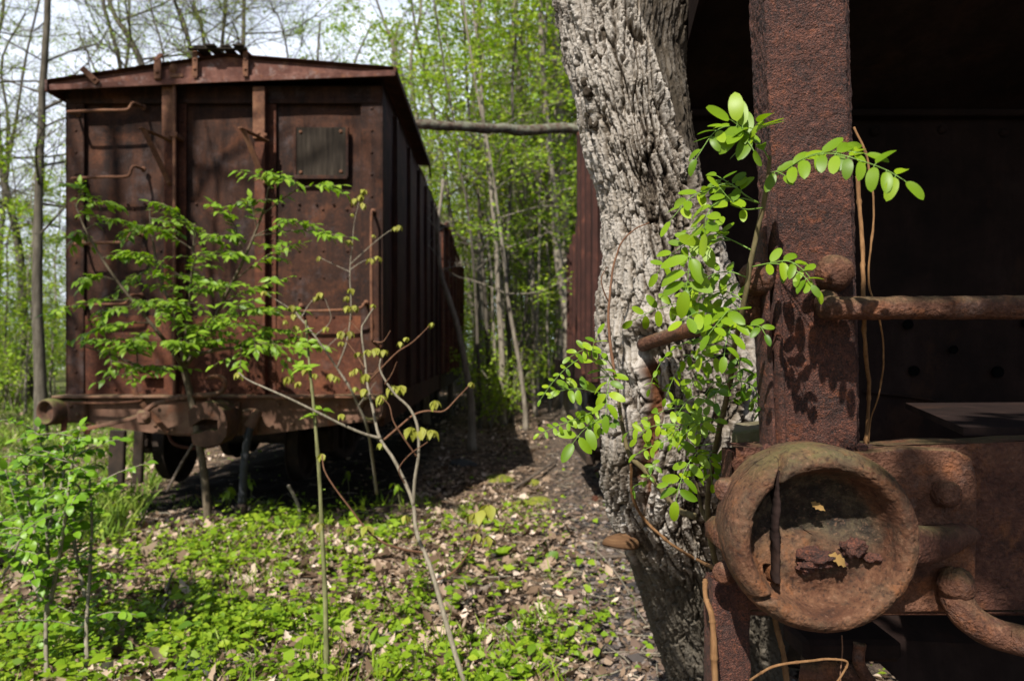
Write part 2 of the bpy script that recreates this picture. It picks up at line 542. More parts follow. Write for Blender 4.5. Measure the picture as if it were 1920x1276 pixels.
def make_boxcar():
    root = thing('boxcar', 'rusty brown boxcar with ribbed end wall and gabled roof standing behind a leafy sapling', 'boxcar', (-2.42, YF, 0.1))
    x0, x1 = W(128, 0)[0], W(716, 0)[0]
    Yb = 12.0
    zt, zb = W(0, 168)[2], W(0, 741)[2]
    # --- end wall: three overlapping sheets, each with its own slight buckle
    b = MB()
    def sheet(b, xa, xb, za, zb_, y, mat, seed, amp=.012, nx=50, nz=40):
        X, Z = np.meshgrid(np.linspace(xa, xb, nx), np.linspace(za, zb_, nz), indexing='ij')
        w = amp * fbm(np.stack([X.ravel() * 1.7, Z.ravel() * 1.4], 1) + seed * 5.3, 3, seed).reshape(X.shape)
        G = np.stack([X, y + w, Z], -1)
        b.grid(G, mat)
        b.box(A(xa, y + .02, za), A(xb, y + .03, zb_), mat)
    zs = [zb, W(0, 598)[2], W(0, 386)[2], W(0, 190)[2]]
    sheet(b, x0, x1, zs[0], zs[1] + .03, YF - .006, 1, 1)
    sheet(b, x0, x1, zs[1], zs[2] + .03, YF + .008, 0, 2)
    sheet(b, x0, x1, zs[2], zs[3] + .03, YF + .022, 0, 3)
    for z in zs[1:3]:
        for px in np.linspace(175, 690, 17):
            b.rivet(A((px - CX) / F * YF, YF - .004, z + .018), NY, .013)
    for px in np.arange(182, 690, 36):
        b.rivet(W(px, 729, .012), NY, .014, 1)
    for px in (250, 300, 560, 605, 650):
        for py in (358, 392, 470, 520, 560, 640):
            if (px * 7 + py * 3) % 5 < 3:
                b.rivet(W(px + (py % 7), py, -.004), NY, .013, 0)
    b.build('end_wall', [M['car'], M['car_low']], root, smooth=True, sharp=35)
    # --- top band under the roof
    b = MB()
    b.box(A(x0 - .01, YF - .02, zs[3] - .02), A(x1 + .01, YF + .05, zt + .03), ch=.006)
    b.box(A(x0, YF - .03, W(0, 196)[2]), A(x1, YF - .012, W(0, 188)[2]), ch=.003)
    b.build('top_band', M['car'], root)
    # --- corner angles with their rivets
    for pa, pb in ((128, 160), (678, 716)):
        b = MB()
        xa, xb = (pa - CX) / F * YF, (pb - CX) / F * YF
        b.box(A(xa - .004, YF - .022, zb), A(xb, YF + .01, zt), ch=.005)
        if pa > 400:
            b.box(A(xb - .012, YF - .022, zb), A(xb + .012, YF + .16, zt), ch=.005)
        else:
            b.box(A(xa - .012, YF - .022, zb), A(xa + .012, YF + .16, zt), ch=.005)
        for py in np.arange(205, 735, 41):
            b.rivet(W((pa + pb) / 2 + 1, py, .022), NY, .015)
        b.build('corner_angle', M['car'], root)
    # --- the two Z stakes of the end, with the shorter plates at their tops
    for pa, pb, nm in ((318, 336, 1), (485, 504, 2)):
        xa, xb = (pa - CX) / F * YF, (pb - CX) / F * YF
        b = MB()
        b.box(A(xa, YF - .105, zb), A(xb, YF - .09, zt - .02), ch=.003)
        b.box(A(xb - .014, YF - .089, zb), A(xb, YF, zt - .02), ch=.003)
        b.box(A(xb, YF - .018, zb), A(xb + .07, YF - .004, zt - .02), ch=.003)
        for py in np.arange(230, 735, 44):
            b.rivet(A(xb + .035, YF - .018, W(0, py)[2]), NY, .013)
        b.build('stake', M['car_low'], root)
        b = MB()
        b.box(A(xa - .008, YF - .128, W(0, 268)[2]), A(xb + .006, YF - .107, zt - .02), ch=.004)
        b.rivet(A((xa + xb) / 2, YF - .128, W(0, 258)[2]), NY, .016)
        b.build('stake_plate', M['bar_rust'], root)
    # --- hand-brake shaft
    b = MB()
    xs = (341 - CX) / F * YF
    b.tube([A(xs, YF - .14, W(0, 146)[2]), A(xs, YF - .14, W(0, 738)[2])], .016, 10)
    b.ball(A(xs, YF - .14, W(0, 140)[2]), .045, (1, 1, 1.3), 10, .25, 3)
    b.box(A(xs - .03, YF - .17, W(0, 160)[2]), A(xs + .09, YF - .12, W(0, 152)[2]), ch=.006)
    for py in (262, 420, 590):
        b.box(A(xs - .03, YF - .16, W(0, py + 5)[2]), A(xs + .03, YF - .0, W(0, py - 4)[2]), ch=.005)
    b.build('brake_shaft', M['bar_rust'], root, smooth=True, sharp=40)
    # --- brackets below the stake plates (old brake-step supports)
    for px in (306, 482):
        b = MB()
        a0 = W(px, 264, .34); a1 = W(px + 24, 352, .11)
        b.bar(W(px - 4, 264, .36), W(px + 28, 272, .11), .05, .012, A(0, 0, 1))
        b.bar(a0, a1, .045, .014, A(0, -1, .4))
        b.rivet(W(px + 22, 348, .125), NY, .016)
        b.rivet(W(px + 25, 262, .13), NY, .018)
        b.build('bracket', M['bar_rust'], root)
    # --- grab irons
    def grab(pts, r=.0125, foot=True):
        b = MB()
        b.tube(spline(np.array(pts), 30), r, 8)
        for p in (pts[0], pts[-1]):
            b.ball(p + A(0, -.005, 0), .026, (1, .7, 1), 8, .2, 2)
        b.build('grab_iron', M['bar_rust'], root, smooth=True)
    for ya, dy, xa, xb in ((222, -17, 150, 272), (343, -22, 158, 272), (462, -18, 160, 268), (574, -18, 160, 268)):
        grab([W(xa, ya - 6, .02), W(xa, ya, .16), W(xa + 8, ya + 1, .185), W((xa + xb) / 2, ya - 1, .19), W(xb - 16, ya - 2, .185), W(xb - 8, ya - 8, .18), W(xb - 4, ya + dy, .16), W(xb, ya + dy - 2, .02)])
    grab([W(566, 574, .02), W(566, 583, .16), W(574, 585, .18), W(630, 584, .185), W(680, 580, .18), W(688, 572, .15), W(688, 568, .02)])
    grab([W(701, 398, .03), W(702, 402, .13), W(702, 420, .15), W(702, 520, .15), W(703, 625, .15), W(704, 640, .12), W(712, 650, .03)], .013)
    # --- placard board
    pb = MB()
    pb.box(W(557, 333, .035), W(651, 241, .012), ch=.003)
    for px in np.linspace(557, 651, 6)[1:-1]:
        pb.box(W(px - .5, 332, .0365), W(px + .5, 242, .034))
    board = pb.build('placard_board', M['board'], root)
    f = MB()
    f.box(W(555, 338, .05), W(653, 331, .006), ch=.003); f.box(W(553, 335, .045), W(558, 241, .006), ch=.003); f.box(W(650, 335, .045), W(655, 241, .006), ch=.003)
    f.build('board_frame', M['car'], board)
    for px, py in ((566, 250), (641, 249), (566, 325), (641, 324)):
        r = MB(); r.rivet(W(px, py, .036), NY, .017); r.build('bolt', M['bar_rust'], board)
    # --- roof: sloping sheets, gable fascia, running board
    yo = YF - .16
    def R_(px, py):
        p = P(px, py, yo); return p
    top = [(91, 150), (165, 137), (255, 124), (333, 117), (375, 108), (420, 104), (470, 103), (560, 110), (640, 117), (745, 127)]
    bot = [(745, 139), (640, 140), (560, 146), (420, 150), (333, 155), (200, 160), (96, 166)]
    poly = [(R_(*q)[0], R_(*q)[2]) for q in (bot[::-1] + top[::-1])]
    b = MB()
    b.prism(poly, A(0, yo, 0), A(1, 0, 0), A(0, 0, 1), -.02)
    b.bar(R_(96, 166) + A(0, -.02, 0), R_(420, 151) + A(0, -.02, 0), .05, .016, NY)
    b.bar(R_(420, 151) + A(0, -.02, 0), R_(742, 139) + A(0, -.02, 0), .05, .016, NY)
    b.build('gable_fascia', M['roofrust'], root)
    xl, xr = R_(88, 0)[0], R_(743, 0)[0]
    zl, zr = R_(0, 152)[2], R_(0, 128)[2]
    xm, zm = R_(425, 0)[0], R_(0, 103)[2]
    b = MB()
    ys = np.linspace(yo - .03, 9.0, 12)
    for (xa, za, xb, zb2) in ((xl, zl, xm, zm), (xm, zm, xr, zr)):
        G = np.array([[[xa + (xb - xa) * t, y, za + (zb2 - za) * t + .004 * sin(y * 9)] for t in np.linspace(0, 1, 8)] for y in ys])
        b.grid(G)
        b.grid(G[:, ::-1] - A(0, 0, .018), 1)
    # the lip along the eave, torn off further back
    b.box(A(xr - .02, yo - .03, zr - .05), A(xr + .004, 8.9, zr + .004), 1, ch=.004)
    b.hexa([A(xr - .02, 8.9, zr - .05), A(xr + .004, 8.9, zr - .05), A(xr + .004, 9.05, zr - .16), A(xr - .02, 9.05, zr - .16), A(xr - .02, 8.9, zr), A(xr + .004, 8.9, zr), A(xr + .004, 9.0, zr - .12), A(xr - .02, 9.0, zr - .12)], 1)
    b.box(A(xl - .004, yo - .03, zl - .10), A(xl + .02, Yb, zl + .004), ch=.004)
    ys = np.linspace(9.0, Yb, 12)
    for (xa, za, xb, zb2) in ((xl, zl, xm, zm), (xm, zm, x1 + .01, zr + .0)):
        G = np.array([[[xa + (xb - xa) * t, y, za + (zb2 - za) * t - .02 + .01 * sin(y * 7 + t * 3)] for t in np.linspace(0, 1, 8)] for y in ys])
        b.grid(G)
        b.grid(G[:, ::-1] - A(0, 0, .018), 1)
    b.build('roof', [M['roofrust'], M['car_side']], root)
    # straps and the running board
    for px in (370, 464):
        b = MB()
        b.bar(R_(px, 148) + A(0, -.045, 0), R_(px, 100) + A(0, -.045, 0), .045, .012, NY)
        b.bar(R_(px, 101) + A(0, -.045, 0), R_(px, 96) + A(0, .5, .03), .045, .012, UP)
        b.rivet(R_(px, 134) + A(0, -.052, 0), NY, .015); b.rivet(R_(px, 116) + A(0, -.052, 0), NY, .013)
        b.build('strap', M['bar_rust'], root)
    b = MB()
    zz = R_(0, 98)[2]
    for k, px in enumerate((372, 396, 421, 446)):
        xa = R_(px, 0)[0]
        b.box(A(xa, yo - .10 - .03 * (k % 2), zz + .006 * (k == 2)), A(xa + .085, 9.5, zz + .018 + .006 * (k == 2)), ch=.004)
    b.box(A(R_(360, 0)[0], yo - .10, zz - .016), A(R_(470, 0)[0], yo - .06, zz - .002), ch=.004)
    b.build('running_board', M['board'], root)
    b = MB()
    b.bar(R_(160, 132) + A(0, -.05, 0), R_(190, 160) + A(0, -.05, 0), .05, .02, NY); b.rivet(R_(184, 153) + A(0, -.06, 0), NY, .018)
    b.build('clip', M['bar_rust'], root)
    b = MB()
    b.bar(R_(300, 152) + A(0, -.04, 0), R_(300, 116) + A(0, -.04, 0), .06, .02, NY); b.bar(R_(296, 118) + A(0, -.05, 0), R_(306, 104) + A(0, -.02, 0), .035, .02, NY)
    b.rivet(R_(300, 139) + A(0, -.05, 0), NY, .02)
    b.build('clip', M['bar_rust'], root)
    # --- side wall towards the passage, with its stakes; the far side too
    b = MB()
    X, Z = np.meshgrid(np.linspace(YF, Yb, 60), np.linspace(zb, zt + .1, 30), indexing='ij')
    w = .015 * fbm(np.stack([X.ravel() * 1.1, Z.ravel()], 1), 3, 8).reshape(X.shape)
    b.grid(np.stack([x1 + w, X, Z], -1))
    b.box(A(x1 - .04, YF + .04, zb), A(x1 - .025, Yb, zt + .1))
    b.build('side_wall', M['car_side'], root, smooth=True)
    for k, y in enumerate((6.75, 7.75, 8.7, 9.6, 10.5, 11.4)):
        b = MB()
        t = .03 * ((k * 37) % 5 - 2) / 2
        b.hexa([A(x1, y, zb - .02), A(x1 + .045, y, zb - .02), A(x1 + .045, y + .12, zb - .02), A(x1, y + .12, zb - .02),
                A(x1, y + t, zt - .02), A(x1 + .04, y + t, zt - .02), A(x1 + .04, y + .12 + t, zt - .02), A(x1, y + .12 + t, zt - .02)])
        b.build('side_stake', M['car_side'], root)
    b = MB()
    b.box(A(x0 - .012, YF + .02, zb), A(x0 + .01, Yb, zt + .06))
    for y in np.arange(6.8, 12, 1.):
        b.box(A(x0 - .07, y, zb), A(x0 - .012, y + .1, zt), ch=.005)
    b.build('side_wall', M['car_side'], root)
    b = MB(); b.box(A(x0, Yb - .03, zb), A(x1 - .04, Yb, zt + .1)); b.build('end_wall', M['car_side'], root)
    # --- floor and sills
    b = MB(); b.box(A(x0 + .02, YF + .05, zb - .10), A(x1 - .05, Yb - .05, zb - .01)); b.box(A(-2.75, YF + .2, .82), A(-2.1, Yb, zb - .11), ch=.01); b.build('floor_frame', M['wheel'], root)
    b = MB()
    b.box(A(x1 - .09, YF + .06, zb - .28), A(x1 + .01, Yb, zb - .012), ch=.01)
    b.build('side_sill', M['car_side'], root)
    # end sill: fish-bellied plate with a top flange
    sp = [(150, 742), (150, 775), (180, 790), (235, 801), (300, 809), (345, 814), (420, 814), (500, 812), (560, 804), (640, 793), (700, 786), (726, 780), (726, 742)]
    pl = [(W(*q)[0], W(*q)[2]) for q in sp]
    b = MB()
    b.prism(pl, A(0, YF - .10, 0), A(1, 0, 0), A(0, 0, 1), -.03)
    b.box(A(x0 - .03, YF - .19, zb - .012), A(x1 + .05, YF + .04, zb + .012), ch=.006)
    b.prism([(W(460, 750)[0], W(460, 750)[2]), (W(460, 812)[0], W(0, 812)[2]), (W(300, 808)[0], W(0, 808)[2]), (W(300, 750)[0], W(0, 750)[2])], A(0, YF - .135, 0), A(1, 0, 0), A(0, 0, 1), -.034)
    for px, py in ((165, 785), (200, 790), (340, 800), (452, 757), (452, 779), (452, 800), (310, 757), (310, 795), (520, 797), (555, 792), (530, 755), (640, 757), (665, 780), (600, 786)):
        b.rivet(W(px, py, .13 if px > 460 or px < 300 else .17), NY, .017)
    b.build('end_sill', M['sill'], root)
    # --- poling pockets
    for px, py, yaw in ((118, 768, -.75), (704, 764, .55)):
        c = W(px, py, .22)
        ax = unit(A(sin(yaw) * -1 if px > 400 else sin(yaw), -cos(yaw), 0))
        if px > 400:
            ax = unit(A(.25, -1, 0))
        else:
            ax = unit(A(-.35, -1, -.02))
        b = MB()
        b.lathe(c, ax, [(.001, -.05), (.07, -.05), (.082, -.01), (.088, .01), (.1, .016), (.112, .008), (.117, -.02), (.115, -.2), (.1, -.26)], 28)
        if px < 400:
            b.chbox(c + A(.17, .12, 0), np.eye(3), A(.12, .06, .10), .02)
            b.rivet(c + A(.17, .055, .05), NY, .02); b.rivet(c + A(.23, .055, -.03), NY, .02)
        b.build('poling_pocket', M['castiron'], root, smooth=True, sharp=50)
    # --- coupler: knuckle with its open mouth
    ck = thing_part = MB()
    kp = [(352, 772), (362, 760), (384, 753), (404, 756), (420, 770), (426, 790), (424, 818), (412, 832), (385, 838), (362, 834), (357, 812), (372, 812), (386, 806), (408, 806), (408, 787), (380, 785), (368, 792), (356, 800)]
    Yk = YF - .5
    kq = [(P(px, py, Yk)[0], P(px, py, Yk)[2]) for px, py in kp]
    ck.prism(kq[::-1], A(0, Yk, 0), A(1, 0, 0), A(0, 0, 1), -.26)
    c = P(392, 790, Yk + .3)
    ck.chbox(c + A(0, .1, 0), np.eye(3), A(.13, .16, .15), .03)
    ck.build('coupler', M['castiron'], root)
    b = MB(); b.box(P(372, 812, YF - .08), P(425, 770, YF + .3)); b.build('coupler_shank', M['wheel'], root)
    # --- uncoupling lever with its hook
    b = MB()
    lev = [P(150, 806, YF - .3), P(215, 792, YF - .3), P(262, 779, YF - .3), P(276, 768, YF - .32), P(292, 757, YF - .34), P(330, 747, YF - .34), P(365, 741, YF - .34)]
    q = spline(np.array(lev), 30)
    for a_, b_ in zip(q[:-1], q[1:]):
        b.bar(a_, b_ + (b_ - a_) * .15, .035, .05, NY, ch=.006)
    b.chbox(P(270, 782, YF - .33), np.eye(3), A(.055, .03, .06), .02); b.rivet(P(272, 783, YF - .36), NY, .03)
    hk = [P(365, 741, YF - .34), P(400, 739, YF - .34), P(416, 733, YF - .34), P(422, 720, YF - .34), P(418, 709, YF - .34), P(405, 705, YF - .34), P(391, 707, YF - .34)]
    b.tube(spline(np.array(hk), 24), np.linspace(.022, .017, 24), 8)
    b.chbox(P(395, 744, YF - .3), np.eye(3), A(.02, .03, .035), .008)
    b.build('uncoupling_lever', M['sill'], root, smooth=True, sharp=40)
    b = MB()
    b.tube(spline(np.array([W(158, 751, .21), W(210, 752, .22), W(250, 751, .22), W(281, 749, .2), W(284, 746, .12)]), 20), .011, 8)
    b.build('grab_iron', M['bar_rust'], root, smooth=True)
    b = MB()
    b.tube(spline(np.array([W(528, 744, .2), W(580, 742, .22), W(690, 741, .22)]), 10), .011, 8)
    b.build('grab_iron', M['bar_rust'], root, smooth=True)
    # --- sill step hanging at the corner
    b = MB()
    b.bar(W(143, 778, .16), W(139, 842, .18), .05, .014, NY); b.bar(W(139, 842, .18), W(178, 832, .18), .05, .014, UP); b.bar(W(184, 790, .14), W(182, 832, .18), .05, .014, NY)
    b.build('sill_step', M['car_low'], root)
    # --- angled brace on the sill
    for p, q in (((288, 752), (332, 806)), ((482, 772), (492, 810)), ((262, 684), (276, 745))):
        b = MB(); b.bar(W(*p, .2), W(*q, .17), .045, .014, NY); b.build('brace', M['bar_rust'], root)
    b = MB()
    b.box(W(270, 708, .09), W(338, 690, .03), ch=.006); b.box(W(294, 700, .11), W(302, 688, .03), ch=.004); b.box(W(266, 688, .14), W(330, 684, .02), ch=.004)
    b.build('step_bracket', M['car_low'], root)
    # --- air hose
    hs = [P(482, 772, YF - .22), P(476, 784, YF - .26), P(466, 812, YF - .3), P(460, 850, YF - .32), P(457, 890, YF - .33), P(455, 925, YF - .33), P(452, 950, YF - .33)]
    q = spline(np.array(hs), 40)
    b = MB(); b.tube(q[10:], .034 + .003 * np.sin(np.arange(30) * 2.), 12); hose = b.build('air_hose', M['rubber'], root, smooth=True)
    b = MB(); b.tube(q[:12], .045, 12); b.tube(q[9:12], .054, 12); b.chbox(W(484, 770, .2), np.eye(3), A(.05, .06, .035), .012); b.build('hose_fitting', M['sill'], hose, smooth=True, sharp=40)
    b = MB(); b.chbox(q[-1] + A(0, 0, -.02), np.eye(3), A(.045, .05, .055), .02); b.build('hose_end', M['wheel'], hose)
    # --- trucks: wheels, axles, side frames, brake beam
    def truck(yc, x_off=0.):
        xc = (449 - CX) / F * 7.7
        for dy in (-.0, 1.7):
            y = yc + dy
            b = MB(); b.lathe(A(xc - .9, y, .62), A(1, 0, 0), [(.001, 0), (.075, 0), (.075, 1.8), (.001, 1.8)], 16); b.build('axle', M['wheel'], root, smooth=True, sharp=40)
            for s in (-1, 1):
                b = MB()
                c = A(xc + s * .70, y, .56)
                b.lathe(c, A(s, 0, 0), [(.001, -.03), (.1, -.05), (.14, -.02), (.34, 0), (.40, -.06), (.44, -.06), (.445, -.05), (.42, -.04), (.415, .075), (.36, .075), (.34, .02), (.14, .03), (.11, .07), (.001, .07)], 44)
                b.build('wheel', M['wheel'], root, smooth=True, sharp=35)
        for s in (-1, 1):
            b = MB(); x = xc + s * 1.0; zc = .56
            y0, y1 = yc - .2, yc + 1.9
            b.bar(A(x, y0, zc + .1), A(x, yc + .55, zc + .42), .12, .11, UP, ch=.015); b.bar(A(x, yc + .55, zc + .42), A(x, yc + 1.15, zc + .42), .12, .11, UP, ch=.015)
            b.bar(A(x, yc + 1.15, zc + .42), A(x, y1, zc + .1), .12, .11, UP, ch=.015)
            b.bar(A(x, y0, zc + .02), A(x, yc + .6, zc - .25), .12, .1, UP, ch=.015); b.bar(A(x, yc + .6, zc - .25), A(x, yc + 1.1, zc - .25), .12, .1, UP, ch=.015); b.bar(A(x, yc + 1.1, zc - .25), A(x, y1, zc + .02), .12, .1, UP, ch=.015)
            for dy in (0, 1.7):
                b.chbox(A(x, yc + dy, zc + .04), np.eye(3), A(.09, .15, .15), .03)
            for dy in (.52, 1.12):
                b.box(A(x - .05, yc + dy, zc - .26), A(x + .05, yc + dy + .08, zc + .4), ch=.01)
            b.build('truck_frame', M['wheel'], root)
        b = MB(); b.chbox(A(xc, yc + .85, .72), np.eye(3), A(1.0, .17, .13), .03); b.build('bolster', M['wheel'], root)
        b = MB()
        b.tube(spline(np.array([A(xc - .55, yc - .55, .78), A(xc - .45, yc - .6, .62), A(xc - .2, yc - .62, .58), A(xc + .05, yc - .6, .64), A(xc + .12, yc - .55, .78)]), 20), .02, 8)
        b.build('brake_beam', M['car_low'], root, smooth=True)
    truck(7.7); truck(9.95)
    b = MB()
    for px, w in ((222, .16), (262, .10)):
        p = P(px, 806, 7.1); q = P(px - 4, 905, 7.1)
        b.bar(p, q, w, .06, NY, ch=.01)
    b.build('ladder_stile', M['wheel'], root)
    return root


boxcar = make_boxcar()


def make_far_car():
    """a second boxcar coupled behind the first: only its side and a corner of its roof show"""
    root = thing('boxcar', 'second boxcar coupled beyond the first, only a slit of its reddish ribbed side in view', 'boxcar', (-2.45, 13.0, 0.1))
    x0, x1, z0, z1 = -3.8, -1.02, 1.15, 3.95
    b = MB(); b.box(A(x1 - .03, 12.9, z0), A(x1, 20, z1)); b.build('side_wall', M['car_low'], root)
    b = MB(); b.box(A(x0, 12.9, z0), A(x0 + .03, 20, z1)); b.build('side_wall', M['car_low'], root)
    b = MB(); b.box(A(x0 + .03, 12.9, z0), A(x1 - .03, 12.93, z1 + .05)); b.build('end_wall', M['car'], root)
    b = MB(); b.box(A(x0 + .03, 19.97, z0), A(x1 - .03, 20, z1 + .05)); b.build('end_wall', M['car'], root)
    for y in (13.4, 14.6, 15.8, 17.0, 18.2, 19.4):
        b = MB(); b.box(A(x1, y, z0), A(x1 + .08, y + .14, z1 - .03), ch=.008); b.build('side_stake', M['car_low'], root)
    b = MB()
    for (xa, za, xb, zb) in ((x0 - .1, z1, -2.4, z1 + .22), (-2.4, z1 + .22, x1 + .06, z1)):
        G = np.array([[[xa + (xb - xa) * t, y, za + (zb - za) * t + .015 * sin(y * 5 + t * 4)] for t in np.linspace(0, 1, 6)] for y in np.linspace(12.8, 20.1, 14)])
        b.grid(G); b.grid(G[:, ::-1] - A(0, 0, .02))
    # a length of torn roof edge curls up
    b.tube(spline(np.array([A(x1 + .02, 13.0, z1), A(x1 + .05, 13.4, z1 + .12), A(x1 + .07, 14.2, z1 + .02), A(x1 + .04, 15.2, z1 + .06)]), 16), .03, 6)
    b.build('roof', M['roofrust'], root)
    b = MB(); b.box(A(x0 + .1, 12.95, .8), A(x1 - .05, 19.9, z0 - .01), ch=.01); b.build('floor_frame', M['wheel'], root)
    for y in (14.2, 15.9, 17.4, 19.1):
        for s in (-1, 1):
            b = MB(); b.lathe(A(-2.42 + s * .7, y, .56), A(s, 0, 0), [(.001, -.03), (.14, -.02), (.34, 0), (.40, -.06), (.445, -.05), (.42, -.04), (.415, .075), (.36, .075), (.14, .03), (.001, .07)], 30)
            b.build('wheel', M['wheel'], root, smooth=True, sharp=35)
    return root


make_far_car()
# ================================================================ the hopper car beside the viewer
def rustbig(name, dark, mid, light, orange, sc=1., oa=.5, pale=None, pale_amt=.3, moss=None, moss_amt=.6, spec=.35, grain=.4):
    return rust(name, dark, mid, light, scale=9 * sc, bump=.95, pit=150 * sc, orange=orange, amount=oa, pale=pale, pale_amt=pale_amt, moss=moss, moss_amt=moss_amt, bump_d=.005, spec=spec, rough=.75, grain=grain)


M['post'] = rustbig('pitted_rust', (.018, .007, .0045), (.066, .0195, .0105), (.125, .041, .022), (.28, .075, .018), sc=1.9, oa=.22, pale=(.17, .11, .095), pale_amt=.2, spec=.5, grain=.95)
M['ring'] = rustbig('cast_rust', (.035, .016, .011), (.10, .043, .025), (.165, .078, .046), (.24, .085, .032), sc=.8, oa=.45, moss=(.12, .12, .05), moss_amt=.35, pale=(.17, .15, .14), pale_amt=.3, spec=.2)
M['hop_sill'] = rustbig('sill_pitted_rust', (.025, .012, .009), (.08, .032, .02), (.13, .06, .035), (.2, .075, .028), sc=.7, oa=.4, moss=(.07, .08, .03), moss_amt=.5, spec=.2)
M['hop_dark'] = rust('hopper_dark_sheet', (.010, .007, .006), (.022, .013, .011), (.036, .023, .019), scale=2.2, bump=.25, pit=60, orange=(.05, .024, .014), amount=.1, streak=.5, spec=.08, rough=.97)  # darker copy of the hopper rust, with shade put into the colour
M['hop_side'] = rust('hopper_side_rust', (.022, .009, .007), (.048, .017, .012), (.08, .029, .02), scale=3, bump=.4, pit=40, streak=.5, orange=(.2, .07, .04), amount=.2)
M['hole_dark'] = plain('hole_black', (.003, .003, .003), .98, .02)  # near-black discs paint the darkness inside the rust holes
M['deadleaf1'] = plain('ochre_leaf', (.22, .13, .04), .8)

SX0, SXK = .56, .0715          # the side plane: X = SX0 at Y = 1.1, running slightly outwards
def side_x(y):
    return SX0 + SXK * (y - 1.1)


def rough(V, amp, sc, seed=0):
    """push points about by lumpy rust"""
    n = np.stack([fbm(V * sc + 31.7 * k + seed, 4, seed + k) for k in range(3)], 1)
    return V + amp * n


def make_hopper():
    root = thing('hopper_car', 'dark hopper car with pitted corner post and round cast pocket beside the bark trunk', 'hopper car', (1.6, 1.2, .2))
    # --- corner post
    b = MB()
    nz, na = 900, 190
    zt, zb = 2.95, P(0, 846, 1.10)[2] - .03
    top = [(1405, 1.055), (1437, .995), (1588, .985), (1592, 1.04)]
    # horizontal section at two heights, given by the photo's edges and a depth that leans a little
    def section(py, xs, ys):
        return [P(px, py, y) for px, y in zip(xs, ys)]
    sA = section(0, (1404, 1434, 1584, 1592), (1.075, 1.0, 1.0, 1.05))
    sB = section(846, (1446, 1470, 1609, 1614), (1.165, 1.10, 1.10, 1.15))
    zA, zB = sA[0][2], sB[0][2]
    cs = []
    for k in range(4):
        cs.append((sA[k], sB[k]))
    G = np.zeros((nz, na, 3))
    zz = np.linspace(zb, zt, nz)
    # sample the section outline: left flange, rounded corner, front, right return, and back
    for iz, z in enumerate(zz):
        q = []
        for (a_, b_) in cs:
            t = (z - b_[2]) / (a_[2] - b_[2])
            q.append((b_ + (a_ - b_) * t)[:2])
        q = np.array(q)
        back = np.array([q[3] + (q[0] - q[3]) * .02 + A(0, .01), q[0] + A(.004, .01)])
        loop = np.vstack([q, back])
        # resample the closed loop evenly with slightly rounded corners
        seg = np.vstack([loop, loop[:1]])
        L = np.concatenate([[0], np.cumsum(np.linalg.norm(np.diff(seg, axis=0), axis=1))])
        s = np.linspace(0, L[-1], na, endpoint=False)
        xy = np.stack([np.interp(s, L, seg[:, 0]), np.interp(s, L, seg[:, 1])], 1)
        G[iz, :, :2] = xy
        G[iz, :, 2] = z
    for _ in range(1):
        G[:, :, :2] = .5 * G[:, :, :2] + .25 * (np.roll(G[:, :, :2], 1, 1) + np.roll(G[:, :, :2], -1, 1))
    Vf = G.reshape(-1, 3)
    dn = fbm(Vf * A(90, 90, 90), 3, 5) * .0010 + np.minimum(fbm(Vf * A(38, 38, 24), 4, 9), .15) * .0022
    low = sstep(1.75, 1.5, Vf[:, 2])
    flake = np.clip(fbm(Vf * A(22, 22, 9), 4, 14), -.4, .6)
    dn = dn + low * flake * .006 + .0011 * fbm(Vf * 260, 2, 44) + .0016 * np.minimum(fbm(Vf * 120, 3, 45), .1)
    ctr = G.mean(1, keepdims=True)
    nrm = unit((G - ctr).reshape(-1, 3) * A(1, 1, 0))
    Vf = Vf + nrm * dn[:, None] * 1.2
    b.grid(Vf.reshape(nz, na, 3), close_v=True)
    b.build('corner_post', M['post'], root, smooth=True)
    b = MB(); b.chbox(A(3.3, 1.06, 2.18), np.eye(3), A(.065, .06, .76), .012)
    b.build('corner_post', M['post'], root)
    # rusted flange plates standing proud of the post's corner
    b = MB()
    for off, w, sd, z0_, z1_ in ((0., .012, 1, zb - .02, P(0, 330, 1.08)[2]), (.016, .008, 2, zb, P(0, 400, 1.08)[2])):
        n = 220
        z = np.linspace(z0_, z1_, n)
        t = (z - zB) / (zA - zB)
        xf = sB[1][0] + (sA[1][0] - sB[1][0]) * t - .004 - off
        yf = sB[1][1] + (sA[1][1] - sB[1][1]) * t - .012
        e = .006 * fbm(np.stack([z * 26, z * 0 + sd], 1), 4, sd)
        k = np.clip((z1_ - z) / .05, .1, 1)
        G = np.zeros((n, 8, 3))
        prof = [(-.5, .05), (-.5, .02), (-.4, 0), (0, -.004), (.4, 0), (.5, .02), (.5, .05), (0, .055)]
        for j, (u, v) in enumerate(prof):
            G[:, j] = np.stack([xf + u * w + e * .5 * (v < .01), yf + v * k + e * (v < .03), z], 1)
        V = rough(G.reshape(-1, 3), .0012, 70, 4)
        b.grid(V.reshape(n, 8, 3), close_v=True)
    b.build('flange_plate', M['post'], root, smooth=True)
    # --- big bolt heads on the post and at the foot of the side grab iron
    def bolt(c, ax, r, seed, nm='bolt', parent=root, mat='post'):
        b = MB()
        b.lathe(c, ax, [(r * 1.02, -r * .2), (r, r * .25), (r * .93, r * .6), (r * .7, r * .9), (r * .5, r * .96), (r * .25, r * 1.0), (.0006, r * 1.0)], 48)
        V = rough(rough(np.vstack(b.V), r * .16, .8 / r, seed), r * .08, 3 / r, seed + 3)
        b.V = [V]
        return b.build(nm, M[mat], parent, smooth=True)
    bolt(P(1562, 514, 1.060), A(-.1, -1, .05), .0285, 3, mat='ring')
    bolt(P(1421, 522, 1.062), A(-.75, -.65, .1), .026, 4, mat='ring')
    b = MB()
    b.ball(P(1413, 560, 1.09), .021, (1, 1, 1.5), 20, .4, 3)
